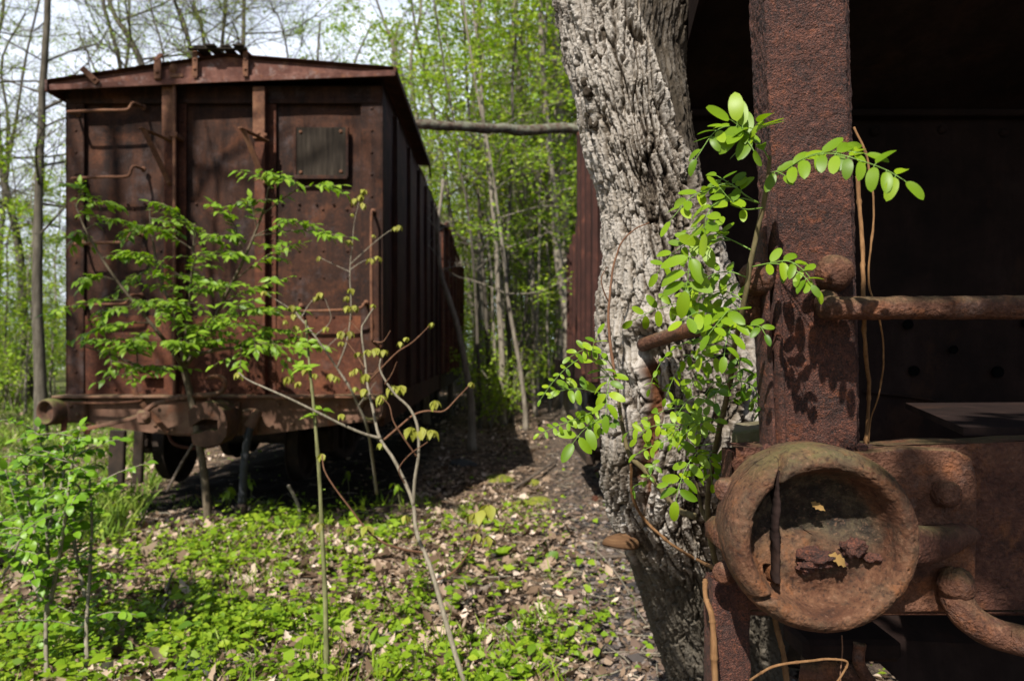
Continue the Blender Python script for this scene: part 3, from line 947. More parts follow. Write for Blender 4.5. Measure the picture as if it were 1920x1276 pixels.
    b.ball(P(1405, 590, 1.09), .017, (1, 1, 1.2), 16, .4, 5)
    b.build('bolt_lug', M['ring'], root, smooth=True)
    # --- grab irons: one along the end, one along the side, swallowed by the tree
    b = MB()
    q = spline(np.array([P(1549, 560, 1.06), P(1552, 577, 1.03), P(1572, 578, 1.012), P(1700, 577, 1.01), P(1920, 576, 1.0), P(2200, 574, 1.0), A(1.9, 1.0, 1.665), A(3.1, 1.02, 1.665), A(3.24, 1.04, 1.68)]), 240)
    r = np.full(240, .0172); r[:4] = [.012, .0155, .0175, .0178]
    b.tube(q, r, 40)
    b.V[0] = rough(rough(b.V[0], .0015, 60, 2), .0009, 170, 4)
    b.build('grab_iron', M['ring'], root, smooth=True)
    b = MB()
    q = spline(np.array([P(1403, 592, 1.09), P(1390, 597, 1.12), P(1340, 608, 1.3), P(1270, 625, 1.52), P(1205, 646, 1.70)]), 60)
    b.tube(q, .0165, 28)
    b.V[0] = rough(b.V[0], .0012, 60, 5)
    b.build('grab_iron', M['ring'], root, smooth=True)
    # --- the cast pocket
    c = P(1555, 1020, .95)
    prof = [(.001, .082), (.03, .080), (.055, .073), (.075, .066), (.088, .056), (.0965, .042), (.1015, .026), (.1045, .013), (.1085, .004), (.1135, .0005), (.119, .000), (.126, .004), (.132, .012), (.1365, .026), (.1375, .045), (.1365, .07), (.134, .095), (.132, .12)]
    prof = spline(np.array(prof), 130)
    na = 360
    th = np.arange(na) * 2 * pi / na
    R, T = np.meshgrid(prof[:, 0], th, indexing='ij')
    D = np.repeat(prof[:, 1][:, None], na, 1)
    lowk = sstep(.3, -.9, np.sin(T))           # towards the bottom the bowl is filled with scale and grit
    inner = sstep(.118, .06, R)
    D = D * (1 - .36 * lowk * inner * (np.arange(130)[:, None] < 70))
    LX, LZ = R * np.cos(T), R * np.sin(T)
    # taller than wide lip on the upper side, thinner on the sides
    crack = np.exp(-((LX + .064 + .004 * np.sin(LZ * 90)) / .0036) ** 2) * ((LZ > .02) | ((LZ < -.045) & (LZ > -.075)))
    crack2 = np.exp(-((LZ + .082 - .25 * (LX + .09)) / .004) ** 2) * (LX < -.05) * (LX > -.108)
    front = (D < .06)
    D = D + front * (.022 * crack + .018 * crack2)
    step = .006 * sstep(-.066, -.072, LX) * front * (LZ > .03)
    D = D + step
    X = c[0] + LX * 1.0; Z = c[2] + LZ * .965
    Y = c[1] + D - .03 * LZ * 0
    G = np.stack([X, Y, Z], -1)
    # the cup widens to the back and turns slightly towards the car's corner
    G[..., 0] += .10 * D * (R > .12)
    V = G.reshape(-1, 3)
    nn = fbm(V * 55, 4, 3)
    n2 = fbm(V * 16, 3, 8)
    V[:, 1] += (nn * .0022 + n2 * .0014 + fbm(V * 190, 3, 61) * .0016)
    rad = unit(np.stack([LX.ravel(), np.zeros(LX.size), LZ.ravel()], 1))
    V += rad * (fbm(V * 45, 4, 21) * .0015 + n2 * .0012)[:, None] * sstep(.1, .12, R.ravel())[:, None]
    pit = np.clip(fbm(V * 120, 2, 31) - .42, 0, 1)
    V[:, 1] += pit * .012
    b = MB(); b.grid(V.reshape(130, na, 3), close_v=True)
    floor_dark = sstep(.098, .085, R).ravel() * np.clip(1 - 1.25 * lowk.ravel() - .25 * n2, 0, 1)
    # ---- its own material: the bowl's floor is darker above its filled bottom
    m, nt, out = new_mat('pocket_rust')
    co = coords(nt)
    n1 = noise(nt, co, 8, 6, .62); n3 = noise(nt, co, 42, 6, .7); n4 = noise(nt, co, 140, 5, .7)
    colr = ramp(nt, mth(nt, 'ADD', mth(nt, 'MULTIPLY', n1, .6), mth(nt, 'MULTIPLY', n3, .4)), [(.34, (.04, .019, .013)), (.45, (.12, .050, .027)), (.53, (.185, .088, .048)), (.60, (.26, .10, .040)), (.70, (.17, .095, .062))])
    g = nd(nt, 'ShaderNodeNewGeometry')
    nz_ = nd(nt, 'ShaderNodeSeparateXYZ', {0: g.outputs['Normal']}).outputs[2]
    k = mth(nt, 'MULTIPLY', ramp(nt, nz_, [(.2, (0, 0, 0)), (.8, (1, 1, 1))]), ramp(nt, noise(nt, co, 10, 6, .7), [(.38, (0, 0, 0)), (.55, (1, 1, 1))]))
    hz = nd(nt, 'ShaderNodeSeparateXYZ', {0: co}).outputs[2]
    k = mth(nt, 'MULTIPLY', k, ramp(nt, hz, [(.0, (0, 0, 0)), (1., (1, 1, 1))]))
    k = mth(nt, 'MULTIPLY', k, ramp(nt, mth(nt, 'SUBTRACT', hz, c[2] - .2), [(.06, (0, 0, 0)), (.12, (1, 1, 1))]))
    colr = mixc(nt, mth(nt, 'MULTIPLY', k, .9), colr, (.16, .135, .055))
    grey = ramp(nt, noise(nt, co, 13, 6, .7), [(.48, (0, 0, 0)), (.62, (1, 1, 1))])
    colr = mixc(nt, mth(nt, 'MULTIPLY', grey, .65), colr, (.085, .068, .045))
    colr = mixc(nt, 1., colr, (.66, .66, .64), 'MULTIPLY')
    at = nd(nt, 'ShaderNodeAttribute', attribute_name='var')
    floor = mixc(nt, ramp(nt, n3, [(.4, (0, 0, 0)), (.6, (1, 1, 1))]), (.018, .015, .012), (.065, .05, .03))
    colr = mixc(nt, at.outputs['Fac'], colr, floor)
    colr = mixc(nt, ramp(nt, n4, [(.36, (.85,) * 3), (.47, (0, 0, 0))]), colr, (.03, .016, .011))
    colr = mixc(nt, ramp(nt, n4, [(.56, (0,) * 3), (.68, (.5,) * 3)]), colr, (.22, .12, .075))
    bp = nd(nt, 'ShaderNodeBump', {'Strength': .9, 'Distance': .004, 'Height': n4})
    bs = nd(nt, 'ShaderNodeBsdfPrincipled', {'Base Color': colr, 'Roughness': .85, 'Specular IOR Level': .2, 'Normal': bp.outputs[0]})
    nt.links.new(bs.outputs[0], out.inputs[0])
    b.C[0] = floor_dark
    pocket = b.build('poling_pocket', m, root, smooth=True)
    # plate edge rusted through inside the pocket
    b = MB()
    n = 120
    z = np.linspace(c[2] + .10, c[2] - .058, n)
    xx = c[0] - .066 + .0016 * fbm(np.stack([z * 60, z * 0], 1), 3, 2)
    G = np.zeros((n, 6, 3))
    for j, (u, v) in enumerate(((-.003, .034), (-.0035, .014), (0, .011), (.0035, .014), (.003, .034), (0, .036))):
        G[:, j] = np.stack([xx + u + .002 * fbm(np.stack([z * 90, z * 0 + j], 1), 2, j), np.full(n, c[1] + v) + .003 * fbm(np.stack([z * 60, z * 0 + 9], 1), 3, 7), z], 1)
    b.grid(rough(G.reshape(-1, 3), .001, 90, 6).reshape(n, 6, 3), close_v=True)
    b.build('plate_edge', M['hop_dark'], pocket, smooth=True)
    # scale and lumps lying in it
    for k, (px, py, r, sq) in enumerate(((1515, 1045, .019, (1.3, 1, .7)), (1590, 1028, .016, (1, 1, .9)), (1545, 1052, .014, (1.4, 1, .5)), (1500, 1062, .012, (1.2, 1, .6)), (1625, 1045, .011, (1.3, 1, .6)))):
        b = MB(); b.ball(P(px + 12, py, .992), r, sq, 34, .7, k + 3)
        b.V[0] = rough(b.V[0], .002, 90, k)
        b.build('rust_lump', M['post'], pocket, smooth=True)
    # --- flange behind the pocket and its fastenings
    fl = [(1620, 846), (1700, 838), (1790, 842), (1822, 858), (1832, 900), (1831, 1000), (1828, 1120), (1800, 1146), (1700, 1148), (1600, 1148), (1500, 1148), (1400, 1100), (1368, 1000), (1380, 900), (1410, 856)]
    pl = [(P(px, py, 1.075)[0], P(px, py, 1.075)[2]) for px, py in fl]
    b = MB(); b.prism(pl[::-1], A(0, 1.072, 0), A(1, 0, 0), A(0, 0, 1), -.028)
    bf = b.build('pocket_flange', M['ring'], root)
    bv = bf.modifiers.new('edge', 'BEVEL'); bv.width = .006; bv.segments = 3; bv.limit_method = 'ANGLE'
    bolt(P(1771, 924, 1.068), A(0, -1, .08), .021, 8, mat='ring')
    b = MB()
    G = []
    for i, (px, y_, hz, zc_) in enumerate(((1690, .985, .030, 1030), (1730, 1.0, .030, 1030), (1770, 1.02, .027, 1026), (1800, 1.04, .022, 1016), (1826, 1.058, .017, 1007), (1836, 1.075, .012, 1002))):
        p = P(px, zc_, y_)
        ring = [p + A(0, cos(a) * -.024 + .02, sin(a) * hz) for a in np.arange(20) * 2 * pi / 20]
        G.append(ring)
    G = np.array(G)
    GG = np.array([spline(G[:, j], 40) for j in range(20)]).transpose(1, 0, 2)
    b.grid(rough(GG.reshape(-1, 3), .0015, 50, 3).reshape(GG.shape), close_v=True)
    b.build('pocket_rib', M['hop_sill'], root, smooth=True)
    b = MB(); b.ball(P(1792, 1095, 1.05), .026, (1, 1, 1.05), 30, .12, 7); b.V[0] = rough(b.V[0], .0015, 60, 2)
    b.build('bolt', M['ring'], root, smooth=True)
    bolt(P(1366, 918, 1.06), A(-.8, -.6, 0), .019, 9, mat='ring')
    bolt(P(1362, 1072, 1.06), A(-.8, -.6, 0), .018, 10, mat='ring')
    b = MB(); b.chbox(P(1357, 1003, 1.07), np.eye(3), A(.018, .05, .022), .012); b.V[0] = rough(b.V[0], .002, 50, 2); b.build('pocket_lug', M['ring'], root, smooth=True)
    # pipe that curls out below
    b = MB()
    q = spline(np.array([P(1790, 1100, 1.06), P(1797, 1130, 1.05), P(1818, 1158, 1.04), P(1850, 1180, 1.03), P(1890, 1194, 1.02), P(1960, 1205, 1.0), P(2080, 1200, 1.04), A(1.06, 1.2, 1.14), A(1.16, 1.6, 1.1)]), 80)
    b.tube(q, np.linspace(.0235, .021, 80), 30)
    b.V[0] = rough(b.V[0], .0012, 50, 8)
    b.build('brake_pipe', M['ring'], root, smooth=True)
    # --- end sill
    b = MB()
    nx, nz2 = 200, 90
    xs = np.linspace(P(1380, 0, 1.1)[0], 3.45, nx)
    zt0, zb0 = P(0, 838, 1.1)[2], P(0, 1143, 1.1)[2]
    zs = np.linspace(zb0, zt0, nz2)
    Xg, Zg = np.meshgrid(xs, zs, indexing='ij')
    Zg = Zg + (Zg > zt0 - .02) * .012 * sstep(.55, 1.0, Xg)
    V = np.stack([Xg, np.full(Xg.shape, 1.102), Zg], -1).reshape(-1, 3)
    V[:, 1] += fbm(V * 30, 4, 4) * .0035
    b.grid(V.reshape(nx, nz2, 3))
    topg = np.array([[[x, 1.102 + .075 * t, zt0 + .012 * sstep(.55, 1.0, x) + .004 * fbm(A(x * 20, t * 3)[None], 3, 2)[0]] for t in np.linspace(0, 1, 8)] for x in xs])
    b.grid(topg[:, ::-1])
    b.box(A(xs[0], 1.12, zb0), A(3.45, 1.17, zt0 - .01))
    b.box(A(xs[0], 1.105, zb0 - .012), A(3.45, 1.2, zb0 - .001), ch=.004)
    b.build('end_sill', M['hop_sill'], root, smooth=True, sharp=45)
    # crust of scale gathered round the foot of the post
    b = MB()
    rr = np.random.default_rng(5)
    for k in range(46):
        px = rr.uniform(1440, 1660); py = 846 + rr.uniform(-12, 10)
        b.ball(P(px, py, 1.085 + rr.uniform(-.01, .05)), rr.uniform(.003, .0095), (1.2, 1, .8), 10, .7, k)
    b.build('rust_crust', M['post'], root, smooth=True)
    # deck plate behind the sill
    b = MB()
    z = zt0 + .006
    xs_ = P(1715, 805, 1.72)[0]
    b.hexa([A(.82, 1.2, z), A(3.4, 1.2, z), A(3.4, 1.9, z), A(xs_, 1.76, z), A(.82, 1.2, z + .014), A(3.4, 1.2, z + .014), A(3.4, 1.9, z + .014), A(xs_, 1.76, z + .014)])
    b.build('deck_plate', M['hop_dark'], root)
    # --- the end of the hopper: bulkhead under an overhanging slope sheet
    yb = 2.4
    xl = side_x(yb) - .12; xr_ = 3.4
    zs_ = P(0, 219, yb)[2]
    b = MB()
    Xg, Zg = np.meshgrid(np.linspace(xl, xr_, 60), np.linspace(.95, zs_, 40), indexing='ij')
    V = np.stack([Xg, np.full(Xg.shape, yb), Zg], -1).reshape(-1, 3); V[:, 1] += .012 * fbm(V * 2.4, 3, 5)
    b.grid(V.reshape(60, 40, 3)); b.box(A(xl, yb + .03, .95), A(xr_, yb + .04, zs_))
    # corroded lower edge of the upper plate
    q = np.array([P(px, py, yb - .02) for px, py in ((1620, 733), (1700, 742), (1760, 752), (1850, 765), (1920, 776), (2050, 790))])
    b.tube(spline(q, 40), .006, 6)
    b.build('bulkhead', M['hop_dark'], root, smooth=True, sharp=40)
    for px, py in ((1640, 247), (1766, 243), (1880, 250), (1500, 245), (1350, 250)):
        bolt(P(px, py, yb - .005), A(0, -1, 0), .016, px, 'rivet_head', mat='hop_dark')
    for px, py, r in ((1703, 608, .017), (1788, 655, .014), (1714, 695, .018), (1871, 697, .020), (1925, 605, .016)):
        b = MB(); b.lathe(P(px, py, yb - .014), A(0, -1, 0), [(.0005, -.002), (r * .95, 0), (r, .003), (r * .98, -.004)], 16); b.build('rust_hole', M['hole_dark'], root)
    b = MB(); b.box(A(xl, yb - .05, zs_ - .012), A(xr_, yb + .02, zs_ + .012), ch=.004); b.build('seam_angle', M['hop_dark'], root)
    b = MB()
    zf, yf_ = 2.92, .99
    Xg, T = np.meshgrid(np.linspace(0, 1, 40), np.linspace(0, 1, 30), indexing='ij')
    yy = yb + (yf_ - yb) * T; zz2 = zs_ + (zf - zs_) * T
    xx = np.array([[side_x(y) - .05 for y in r] for r in yy]); xx = xx + (xr_ - xx) * Xg
    G = np.stack([xx, yy, zz2], -1); G[..., 2] += .01 * fbm(G.reshape(-1, 3) * 2, 3, 2).reshape(Xg.shape)
    b.grid(G); b.grid(G[:, ::-1] + A(0, 0, .02))
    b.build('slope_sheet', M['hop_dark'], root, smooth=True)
    b = MB(); b.box(A(side_x(1.) - .05, .965, zf - .06), A(xr_, .985, 4.55), ch=.004); b.box(A(side_x(1.) - .03, .94, 4.5), A(xr_, 1.05, 4.6), ch=.01); b.build('end_sheet', M['hop_side'], root)
    # --- side sheets with stakes, from the bulkhead to the far end
    b = MB()
    ys = np.linspace(yb, 9.3, 60)
    zz3 = np.linspace(1.42, 4.55, 24)
    G = np.array([[[side_x(y), y, z] for z in zz3] for y in ys])
    G[..., 0] += .012 * fbm(G.reshape(-1, 3) * 1.3, 3, 6).reshape(G.shape[:2])
    b.grid(G[:, ::-1]); b.grid(G + A(.03, 0, 0))
    # triangular cheek beside the slope sheet
    ch = [(yb, zs_), (yb, 4.55), (.99, 4.55), (.99, zf)]
    b.hexa([A(side_x(yb) - .05, yb - .002, zs_), A(side_x(yb) - .03, yb - .002, zs_), A(side_x(.99) - .03, .99, zf), A(side_x(.99) - .05, .99, zf),
            A(side_x(yb) - .05, yb - .002, 4.55), A(side_x(yb) - .03, yb - .002, 4.55), A(side_x(.99) - .03, .99, 4.55), A(side_x(.99) - .05, .99, 4.55)], 1)
    b.build('side_sheet', [M['hop_side'], M['hop_dark']], root, smooth=True, sharp=40)
    for y in (3.2, 4.2, 5.2, 6.2, 7.2, 8.2, 9.15):
        b = MB(); x = side_x(y)
        b.box(A(x - .055, y, 1.30), A(x - .005, y + .13, 4.52), ch=.006)
        b.build('side_stake', M['hop_side'], root)
    b = MB(); b.box(A(side_x(9.3) + .032, 9.27, 1.42), A(xr_ + .5, 9.3, 4.55)); b.build('end_sheet', M['hop_side'], root)
    b = MB(); b.box(A(xr_, 1.0, 1.42), A(xr_ + .03, 9.2, 4.55)); b.build('side_sheet', M['hop_side'], root)
    b = MB(); b.box(A(1.75, 1.25, .95), A(2.15, 9.2, 1.25), ch=.02); b.build('centre_sill', M['hop_dark'], root)
    b = MB(); b.box(A(side_x(9) - .06, 8.0, 1.2), A(side_x(9) + .5, 9.35, 1.38), ch=.02); b.build('bolster', M['hop_side'], root)
    # --- hopper chute and a truck below
    b = MB()
    b.hexa([P(1560, 1160, 1.75), P(1700, 1290, 1.7), P(2000, 1320, 1.9), P(1900, 1150, 2.1), P(1570, 1140, 1.8), P(1700, 1200, 1.75), P(2000, 1215, 1.95), P(1900, 1130, 2.15)])
    b.build('chute', M['hop_dark'], root)
    for y in (3.1, 4.8, 7.0, 8.6):
        for x in (1.25, 2.68):
            b = MB(); s = -1 if x < 2 else 1
            b.lathe(A(x, y, .62), A(s, 0, 0), [(.001, -.03), (.14, -.02), (.34, 0), (.40, -.06), (.445, -.05), (.42, -.04), (.415, .075), (.36, .075), (.14, .03), (.001, .07)], 40)
            b.build('wheel', M['wheel'], root, smooth=True, sharp=35)
        b = MB(); b.lathe(A(1.0, y, .66), A(1, 0, 0), [(.001, 0), (.075, 0), (.075, 1.95), (.001, 1.95)], 14); b.build('axle', M['wheel'], root)
    for y0 in (2.9, 6.8):
        b = MB()
        b.bar(A(.98, y0, .72), A(.98, y0 + 1.95, .72), .12, .22, UP, ch=.02); b.bar(A(.98, y0 + .3, .45), A(.98, y0 + 1.7, .45), .1, .12, UP, ch=.02)
        b.build('truck_frame', M['wheel'], root)
    # --- stirrup post below the pocket
    b = MB()
    n = 200
    z = np.linspace(P(0, 1090, 1.1)[2], .38, n)
    G = np.zeros((n, 48, 3))
    for i in range(n):
        t = (P(0, 1090, 1.1)[2] - z[i])
        xa = P(1338, 0, 1.1)[0] - .01 * t; xb = P(1412, 0, 1.1)[0] - .02 * t
        lp = np.array([(xa, 1.15), (xa, 1.105), (xa + .006, 1.1), (xb - .006, 1.1), (xb, 1.105), (xb, 1.15)])
        sg = np.vstack([lp, lp[:1]]); L = np.concatenate([[0], np.cumsum(np.linalg.norm(np.diff(sg, axis=0), axis=1))]); s = np.linspace(0, L[-1], 48, endpoint=False)
        G[i, :, 0] = np.interp(s, L, sg[:, 0]); G[i, :, 1] = np.interp(s, L, sg[:, 1]); G[i, :, 2] = z[i]
    b.grid(rough(rough(G.reshape(-1, 3), .003, 22, 3), .0015, 70, 4).reshape(G.shape), close_v=True)
    b.build('stirrup_post', M['post'], root, smooth=True)
    # --- bent rod and levers in the dark under the sill
    b = MB()
    q = spline(np.array([P(1500, 1250, 1.35), P(1545, 1262, 1.33), P(1580, 1256, 1.3), P(1598, 1262, 1.28), P(1612, 1290, 1.28)]), 40)
    b.tube(q, .024, 20); b.V[0] = rough(b.V[0], .0015, 50, 3)
    b.build('brake_rod', M['ring'], root, smooth=True)
    b = MB()
    q = spline(np.array([P(1612, 1205, 1.25), P(1610, 1240, 1.25), P(1630, 1276, 1.25), P(1660, 1310, 1.25)]), 30)
    b.tube(q, .011, 12); b.build('brake_lever', M['ring'], root, smooth=True)
    b = MB(); b.chbox(P(1575, 1200, 1.3), np.eye(3), A(.09, .05, .02), .008); b.V[0] = rough(b.V[0], .003, 40, 2); b.build('step_plate', M['hop_dark'], root)
    return root


hopper = make_hopper()

# a leaf lies in the pocket, another has dried against its back wall
def dry_leaf(label, pts, L, W, d, nrm, curl, sd):
    b = MB()
    b.leaves(np.array([pts]), np.array([d]), np.array([nrm]), L, W, [0, .35, .8, .55, 1., .6, .75, .25, 0], .3, curl, .5)
    V = b.V[0]; b.V[0] = rough(V, .003, 60, sd)
    o = b.build('dead_leaf', M['deadleaf1'], None, smooth=True)
    return tag(o, label, 'dead leaf', 'dead leaves in the cast pocket')
dry_leaf('curled ochre leaf on the rust scale at the bottom of the round pocket', P(1552, 1038, .975), .036, .010, (.75, -.1, -.35), (0, -.8, .6), .3, 1)
dry_leaf('scrap of yellowish leaf stuck high on the back of the round pocket', P(1520, 940, 1.005), .024, .006, (.8, 0, -.5), (0, -1, .2), -.1, 2)

def make_far_hopper():
    root = thing('hopper_car', 'second hopper car beyond the first, only its thin jagged dark edge in view', 'hopper car', (2.6, 11, .2))
    b = MB()
    ys = np.linspace(10.4, 16, 20)
    for y in ys[::4]:
        x = 1.36 + .06 * (y - 10.4)
        b.box(A(x - .09, y, 1.42), A(x - .004, y + .14, 3.75), ch=.006)
    G = np.array([[[1.36 + .06 * (y - 10.4), y, z] for z in (1.4, 2.5, 3.8)] for y in ys])
    b.grid(G[:, ::-1]); b.grid(G + A(.03, 0, 0))
    b.build('side_sheet', M['hop_side'], root)
    b = MB(); b.box(A(1.40, 10.38, 1.4), A(4.1, 10.42, 3.8)); b.build('end_sheet', M['hop_dark'], root)
    b = MB()
    rr = np.random.default_rng(3)
    for z in np.arange(1.5, 3.7, .24):
        b.bar(A(1.40, 10.36, z), A(1.29 - rr.uniform(0, .06), 10.34, z + rr.uniform(-.05, .05)), .05, .02, NY)
    b.build('torn_strip', M['hop_side'], root)
    b = MB(); b.box(A(1.35, 10.5, .95), A(4.0, 16, 1.36)); b.build('centre_sill', M['hop_dark'], root)
    for y in (11.2, 12.9):
        b = MB(); b.lathe(A(1.9, y, .62), A(-1, 0, 0), [(.001, -.03), (.14, -.02), (.34, 0), (.40, -.06), (.445, -.05), (.42, -.04), (.415, .075), (.36, .075), (.001, .07)], 24); b.build('wheel', M['wheel'], root)
    return root
make_far_hopper()

# squared mossy timber wedged between post and trunk
b = MB()
b.hexa([P(1372, 850, 1.28), P(1446, 852, 1.25), P(1446, 848, 1.42), P(1378, 846, 1.45), P(1372, 811, 1.28), P(1446, 800, 1.25), P(1446, 786, 1.42), P(1378, 793, 1.45)])
o = b.build('timber_block', M['timber'])
bv = o.modifiers.new('edge', 'BEVEL'); bv.width = .004; bv.segments = 2
tag(o, 'mossy squared timber end wedged between the rusty post and the trunk', 'timber')
# ================================================================ the old locust trunk grown round the grab iron
def make_locust_tree():
    root = thing('locust_tree', 'thick leaning tree trunk with deeply furrowed grey bark that has grown round a rusty bar', 'tree', (.62, 2.05, .2))
    rows = [(-900, 900, 1240, 1.55), (-600, 955, 1260, 1.58), (-300, 1000, 1290, 1.62), (-60, 1032, 1305, 1.68), (0, 1040, 1304, 1.69), (50, 1051, 1300, 1.70), (100, 1062, 1288, 1.71), (150, 1074, 1290, 1.72), (200, 1086, 1297, 1.73), (250, 1095, 1302, 1.75),
            (300, 1101, 1312, 1.76), (350, 1117, 1320, 1.77), (400, 1124, 1335, 1.78), (450, 1126, 1352, 1.80), (500, 1123, 1368, 1.81), (550, 1116, 1388, 1.83), (600, 1114, 1405, 1.84), (650, 1119, 1424, 1.85), (700, 1123, 1440, 1.86),
            (750, 1126, 1442, 1.87), (800, 1128, 1440, 1.88), (850, 1126, 1430, 1.90), (900, 1126, 1420, 1.94), (950, 1132, 1416, 1.99), (1000, 1150, 1418, 2.05), (1050, 1174, 1425, 2.11), (1100, 1190, 1432, 2.17), (1150, 1210, 1440, 2.23),
            (1200, 1226, 1450, 2.28), (1276, 1250, 1470, 2.36), (1340, 1265, 1490, 2.40), (1420, 1270, 1530, 2.42), (1500, 1250, 1570, 2.43), (1560, 1220, 1600, 2.43)]
    rows = np.array(rows, float)
    nv, nu = 1150, 430
    # denser rows inside the view
    py = np.concatenate([np.linspace(-900, -70, 120), np.linspace(-65, 1290, 960), np.linspace(1300, 1560, 70)])
    nv = len(py)
    l = np.interp(py, rows[:, 0], rows[:, 1]); r = np.interp(py, rows[:, 0], rows[:, 2]); Yc = np.interp(py, rows[:, 0], rows[:, 3])
    ker = np.ones(41) / 41
    def sm(a):
        return np.convolve(np.pad(a, 20, mode='edge'), ker, 'valid')
    l, r, Yc = sm(l), sm(r), sm(Yc)
    cx = (l + r) / 2; rad = (r - l) / 2 / F * Yc * .965
    C = np.stack([(cx - CX) / F * Yc, Yc, CAMZ - (py - CY) / F * Yc], 1)
    th = np.linspace(0, 2 * pi, nu, endpoint=False) + pi / 2    # seam away from the viewer
    # finer round the front
    TH, _ = np.meshgrid(th, py)
    depth_r = rad * 1.0
    X = C[:, 0][:, None] + rad[:, None] * np.cos(TH); Y = C[:, 1][:, None] + depth_r[:, None] * np.sin(TH); Z = C[:, 2][:, None] + 0 * TH
    V = np.stack([X, Y, Z], -1).reshape(-1, 3)
    N = np.stack([np.cos(TH), np.sin(TH), 0 * TH], -1).reshape(-1, 3)
    # broad swellings and folds
    big = fbm(V * A(5, 5, 3.2), 3, 11)
    zz = V[:, 2]
    ang = TH.ravel() - 1.5 * pi                         # 0 faces the viewer, + to the right
    s = np.concatenate([[0], np.cumsum(np.linalg.norm(np.diff(C, axis=0), axis=1))])
    v = np.repeat(s, nu); u = (ang * .2)
    # one long fold down the right of the upper trunk, one across the middle below the bar
    fold = np.exp(-((ang - (.62 - .22 * np.sin((zz - 1.9) * 2.2))) / .09) ** 2) * sstep(1.45, 1.75, zz) * .028
    fold2 = np.exp(-((ang + .15 + (zz - 1.2) * 1.1) / .16) ** 2) * sstep(1.66, 1.52, zz) * sstep(.7, 1.0, zz) * .045
    # bark: long interlacing ridges that run with the twisting grain, broken across by small cracks
    w1 = fbm(np.stack([u * 8, v * 3.5], 1), 3, 21); w2 = fbm(np.stack([u * 26, v * 15], 1), 3, 22); w3 = fbm(np.stack([u * 70, v * 55], 1), 2, 23)
    uu = u + .026 * w1 + .008 * w2 + .0025 * w3 + .05 * (v - 1.5)
    vv = v + .045 * w2 + .012 * w3
    f1, f2, rid = worley2(uu / .029, vv / .15, 3)
    e1 = f2 - f1
    plate = sstep(.01, .17, e1)
    g1, g2, rid2 = worley2((uu + .004 * w3) / .0115 + 40, (vv + .008 * w3) / .034, 9)
    e2 = sstep(0, .22, g2 - g1)
    h1, h2, rid3 = worley2((uu + .002 * w3) / .0046 + 9, (vv + .003 * w3) / .0060, 19)
    e3 = sstep(0, .3, h2 - h1)
    fine = fbm(np.stack([u * 210, v * 170], 1), 3, 31)
    rid_n = 1 - np.abs(fbm(np.stack([uu * 32, vv * 5.5], 1), 4, 41)) * 2.6
    fis = sstep(.45, .95, rid_n)
    soft = sstep(-.35, .25, fbm(np.stack([u * 6, v * 2.6], 1), 3, 51))          # where the bark is smoother
    hgt = plate * (.0085 + .009 * rid) * (.6 + .7 * (1 - soft)) + .0040 * e2 * plate * (.5 + rid2) + .0016 * e3 * (.3 + .7 * rid3) + .0017 * fine + .0055 * (rid2 - .5) * plate + .0006 * (rid3 - .5) - .013 * fis * (1 - .4 * soft)
    hgt = hgt + big * .014 - fold - fold2
    # deep scar where the bar goes in
    bar_p = P(1212, 650, 1.66)
    dd = np.sqrt(((V - bar_p) ** 2 * A(1, .5, 1.4)).sum(1))
    hgt = hgt - .03 * np.exp(-(dd / .045) ** 2) + .022 * np.exp(-((dd - .075) / .028) ** 2)
    pxv = V[:, 0] / V[:, 1] * F + CX; pyv = np.repeat(py, nu)
    # decayed cleft under the place where the bar goes in
    cl = np.exp(-((pxv - np.interp(pyv, [660, 760, 900, 960], [1208, 1218, 1208, 1200]) - 5 * w2 * 4) / 11) ** 2) * sstep(655, 690, pyv) * sstep(960, 880, pyv) * (V[:, 1] < np.repeat(Yc, nu))
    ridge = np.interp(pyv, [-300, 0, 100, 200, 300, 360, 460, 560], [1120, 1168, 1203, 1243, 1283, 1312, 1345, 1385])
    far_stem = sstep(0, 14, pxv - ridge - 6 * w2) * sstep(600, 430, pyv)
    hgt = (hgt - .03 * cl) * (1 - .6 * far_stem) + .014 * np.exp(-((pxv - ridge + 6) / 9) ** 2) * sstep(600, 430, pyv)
    V2 = V + N * (hgt - .012)[:, None]
    # two stems fused into one: right of a long ridge the upper trunk falls away from the light
    ridge = np.interp(pyv, [-300, 0, 100, 200, 300, 360, 460, 560], [1120, 1168, 1203, 1243, 1283, 1312, 1345, 1385])
    xb = (ridge - CX) / F * np.repeat(Yc - rad * .8, nu)
    over = np.maximum(0, V2[:, 0] - xb + .006 * w2)
    push = 3.2 * over * sstep(600, 430, pyv) * (1 - .4 * sstep(330, 420, pyv))
    k_ = (V2[:, 1] + push) / V2[:, 1]
    V2[:, 1] += push; V2[:, 0] *= k_; V2[:, 2] = CAMZ + (V2[:, 2] - CAMZ) * k_
    b = MB()
    tone = np.clip(.08 + (.45 + .35 * soft) * (.3 + .7 * plate) * (.6 + .4 * e2) + .10 * (rid - .5) + .16 * (e3 - .5) - .28 * fis * (1 - .4 * soft) + .16 * fine + .1 * (rid3 - .5), 0, 1)
    tone = tone * (1 - .45 * far_stem)  # receding right stem's shade deepened in the tone, over browner bark
    wound = np.clip(cl * 1.2, 0, 1)
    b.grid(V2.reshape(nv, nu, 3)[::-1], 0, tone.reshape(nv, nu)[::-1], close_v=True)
    # a broad limb rising beyond the frame
    m, nt, out = new_mat('furrowed_bark')
    at = nd(nt, 'ShaderNodeAttribute', attribute_name='var')
    co = coords(nt)
    n1 = noise(nt, co, 70, 6, .75); n2 = noise(nt, co, 5, 4, .6); n5 = noise(nt, co, 260, 4, .7)
    f = mth(nt, 'ADD', at.outputs['Fac'], mth(nt, 'MULTIPLY', mth(nt, 'SUBTRACT', n1, .5), .55))
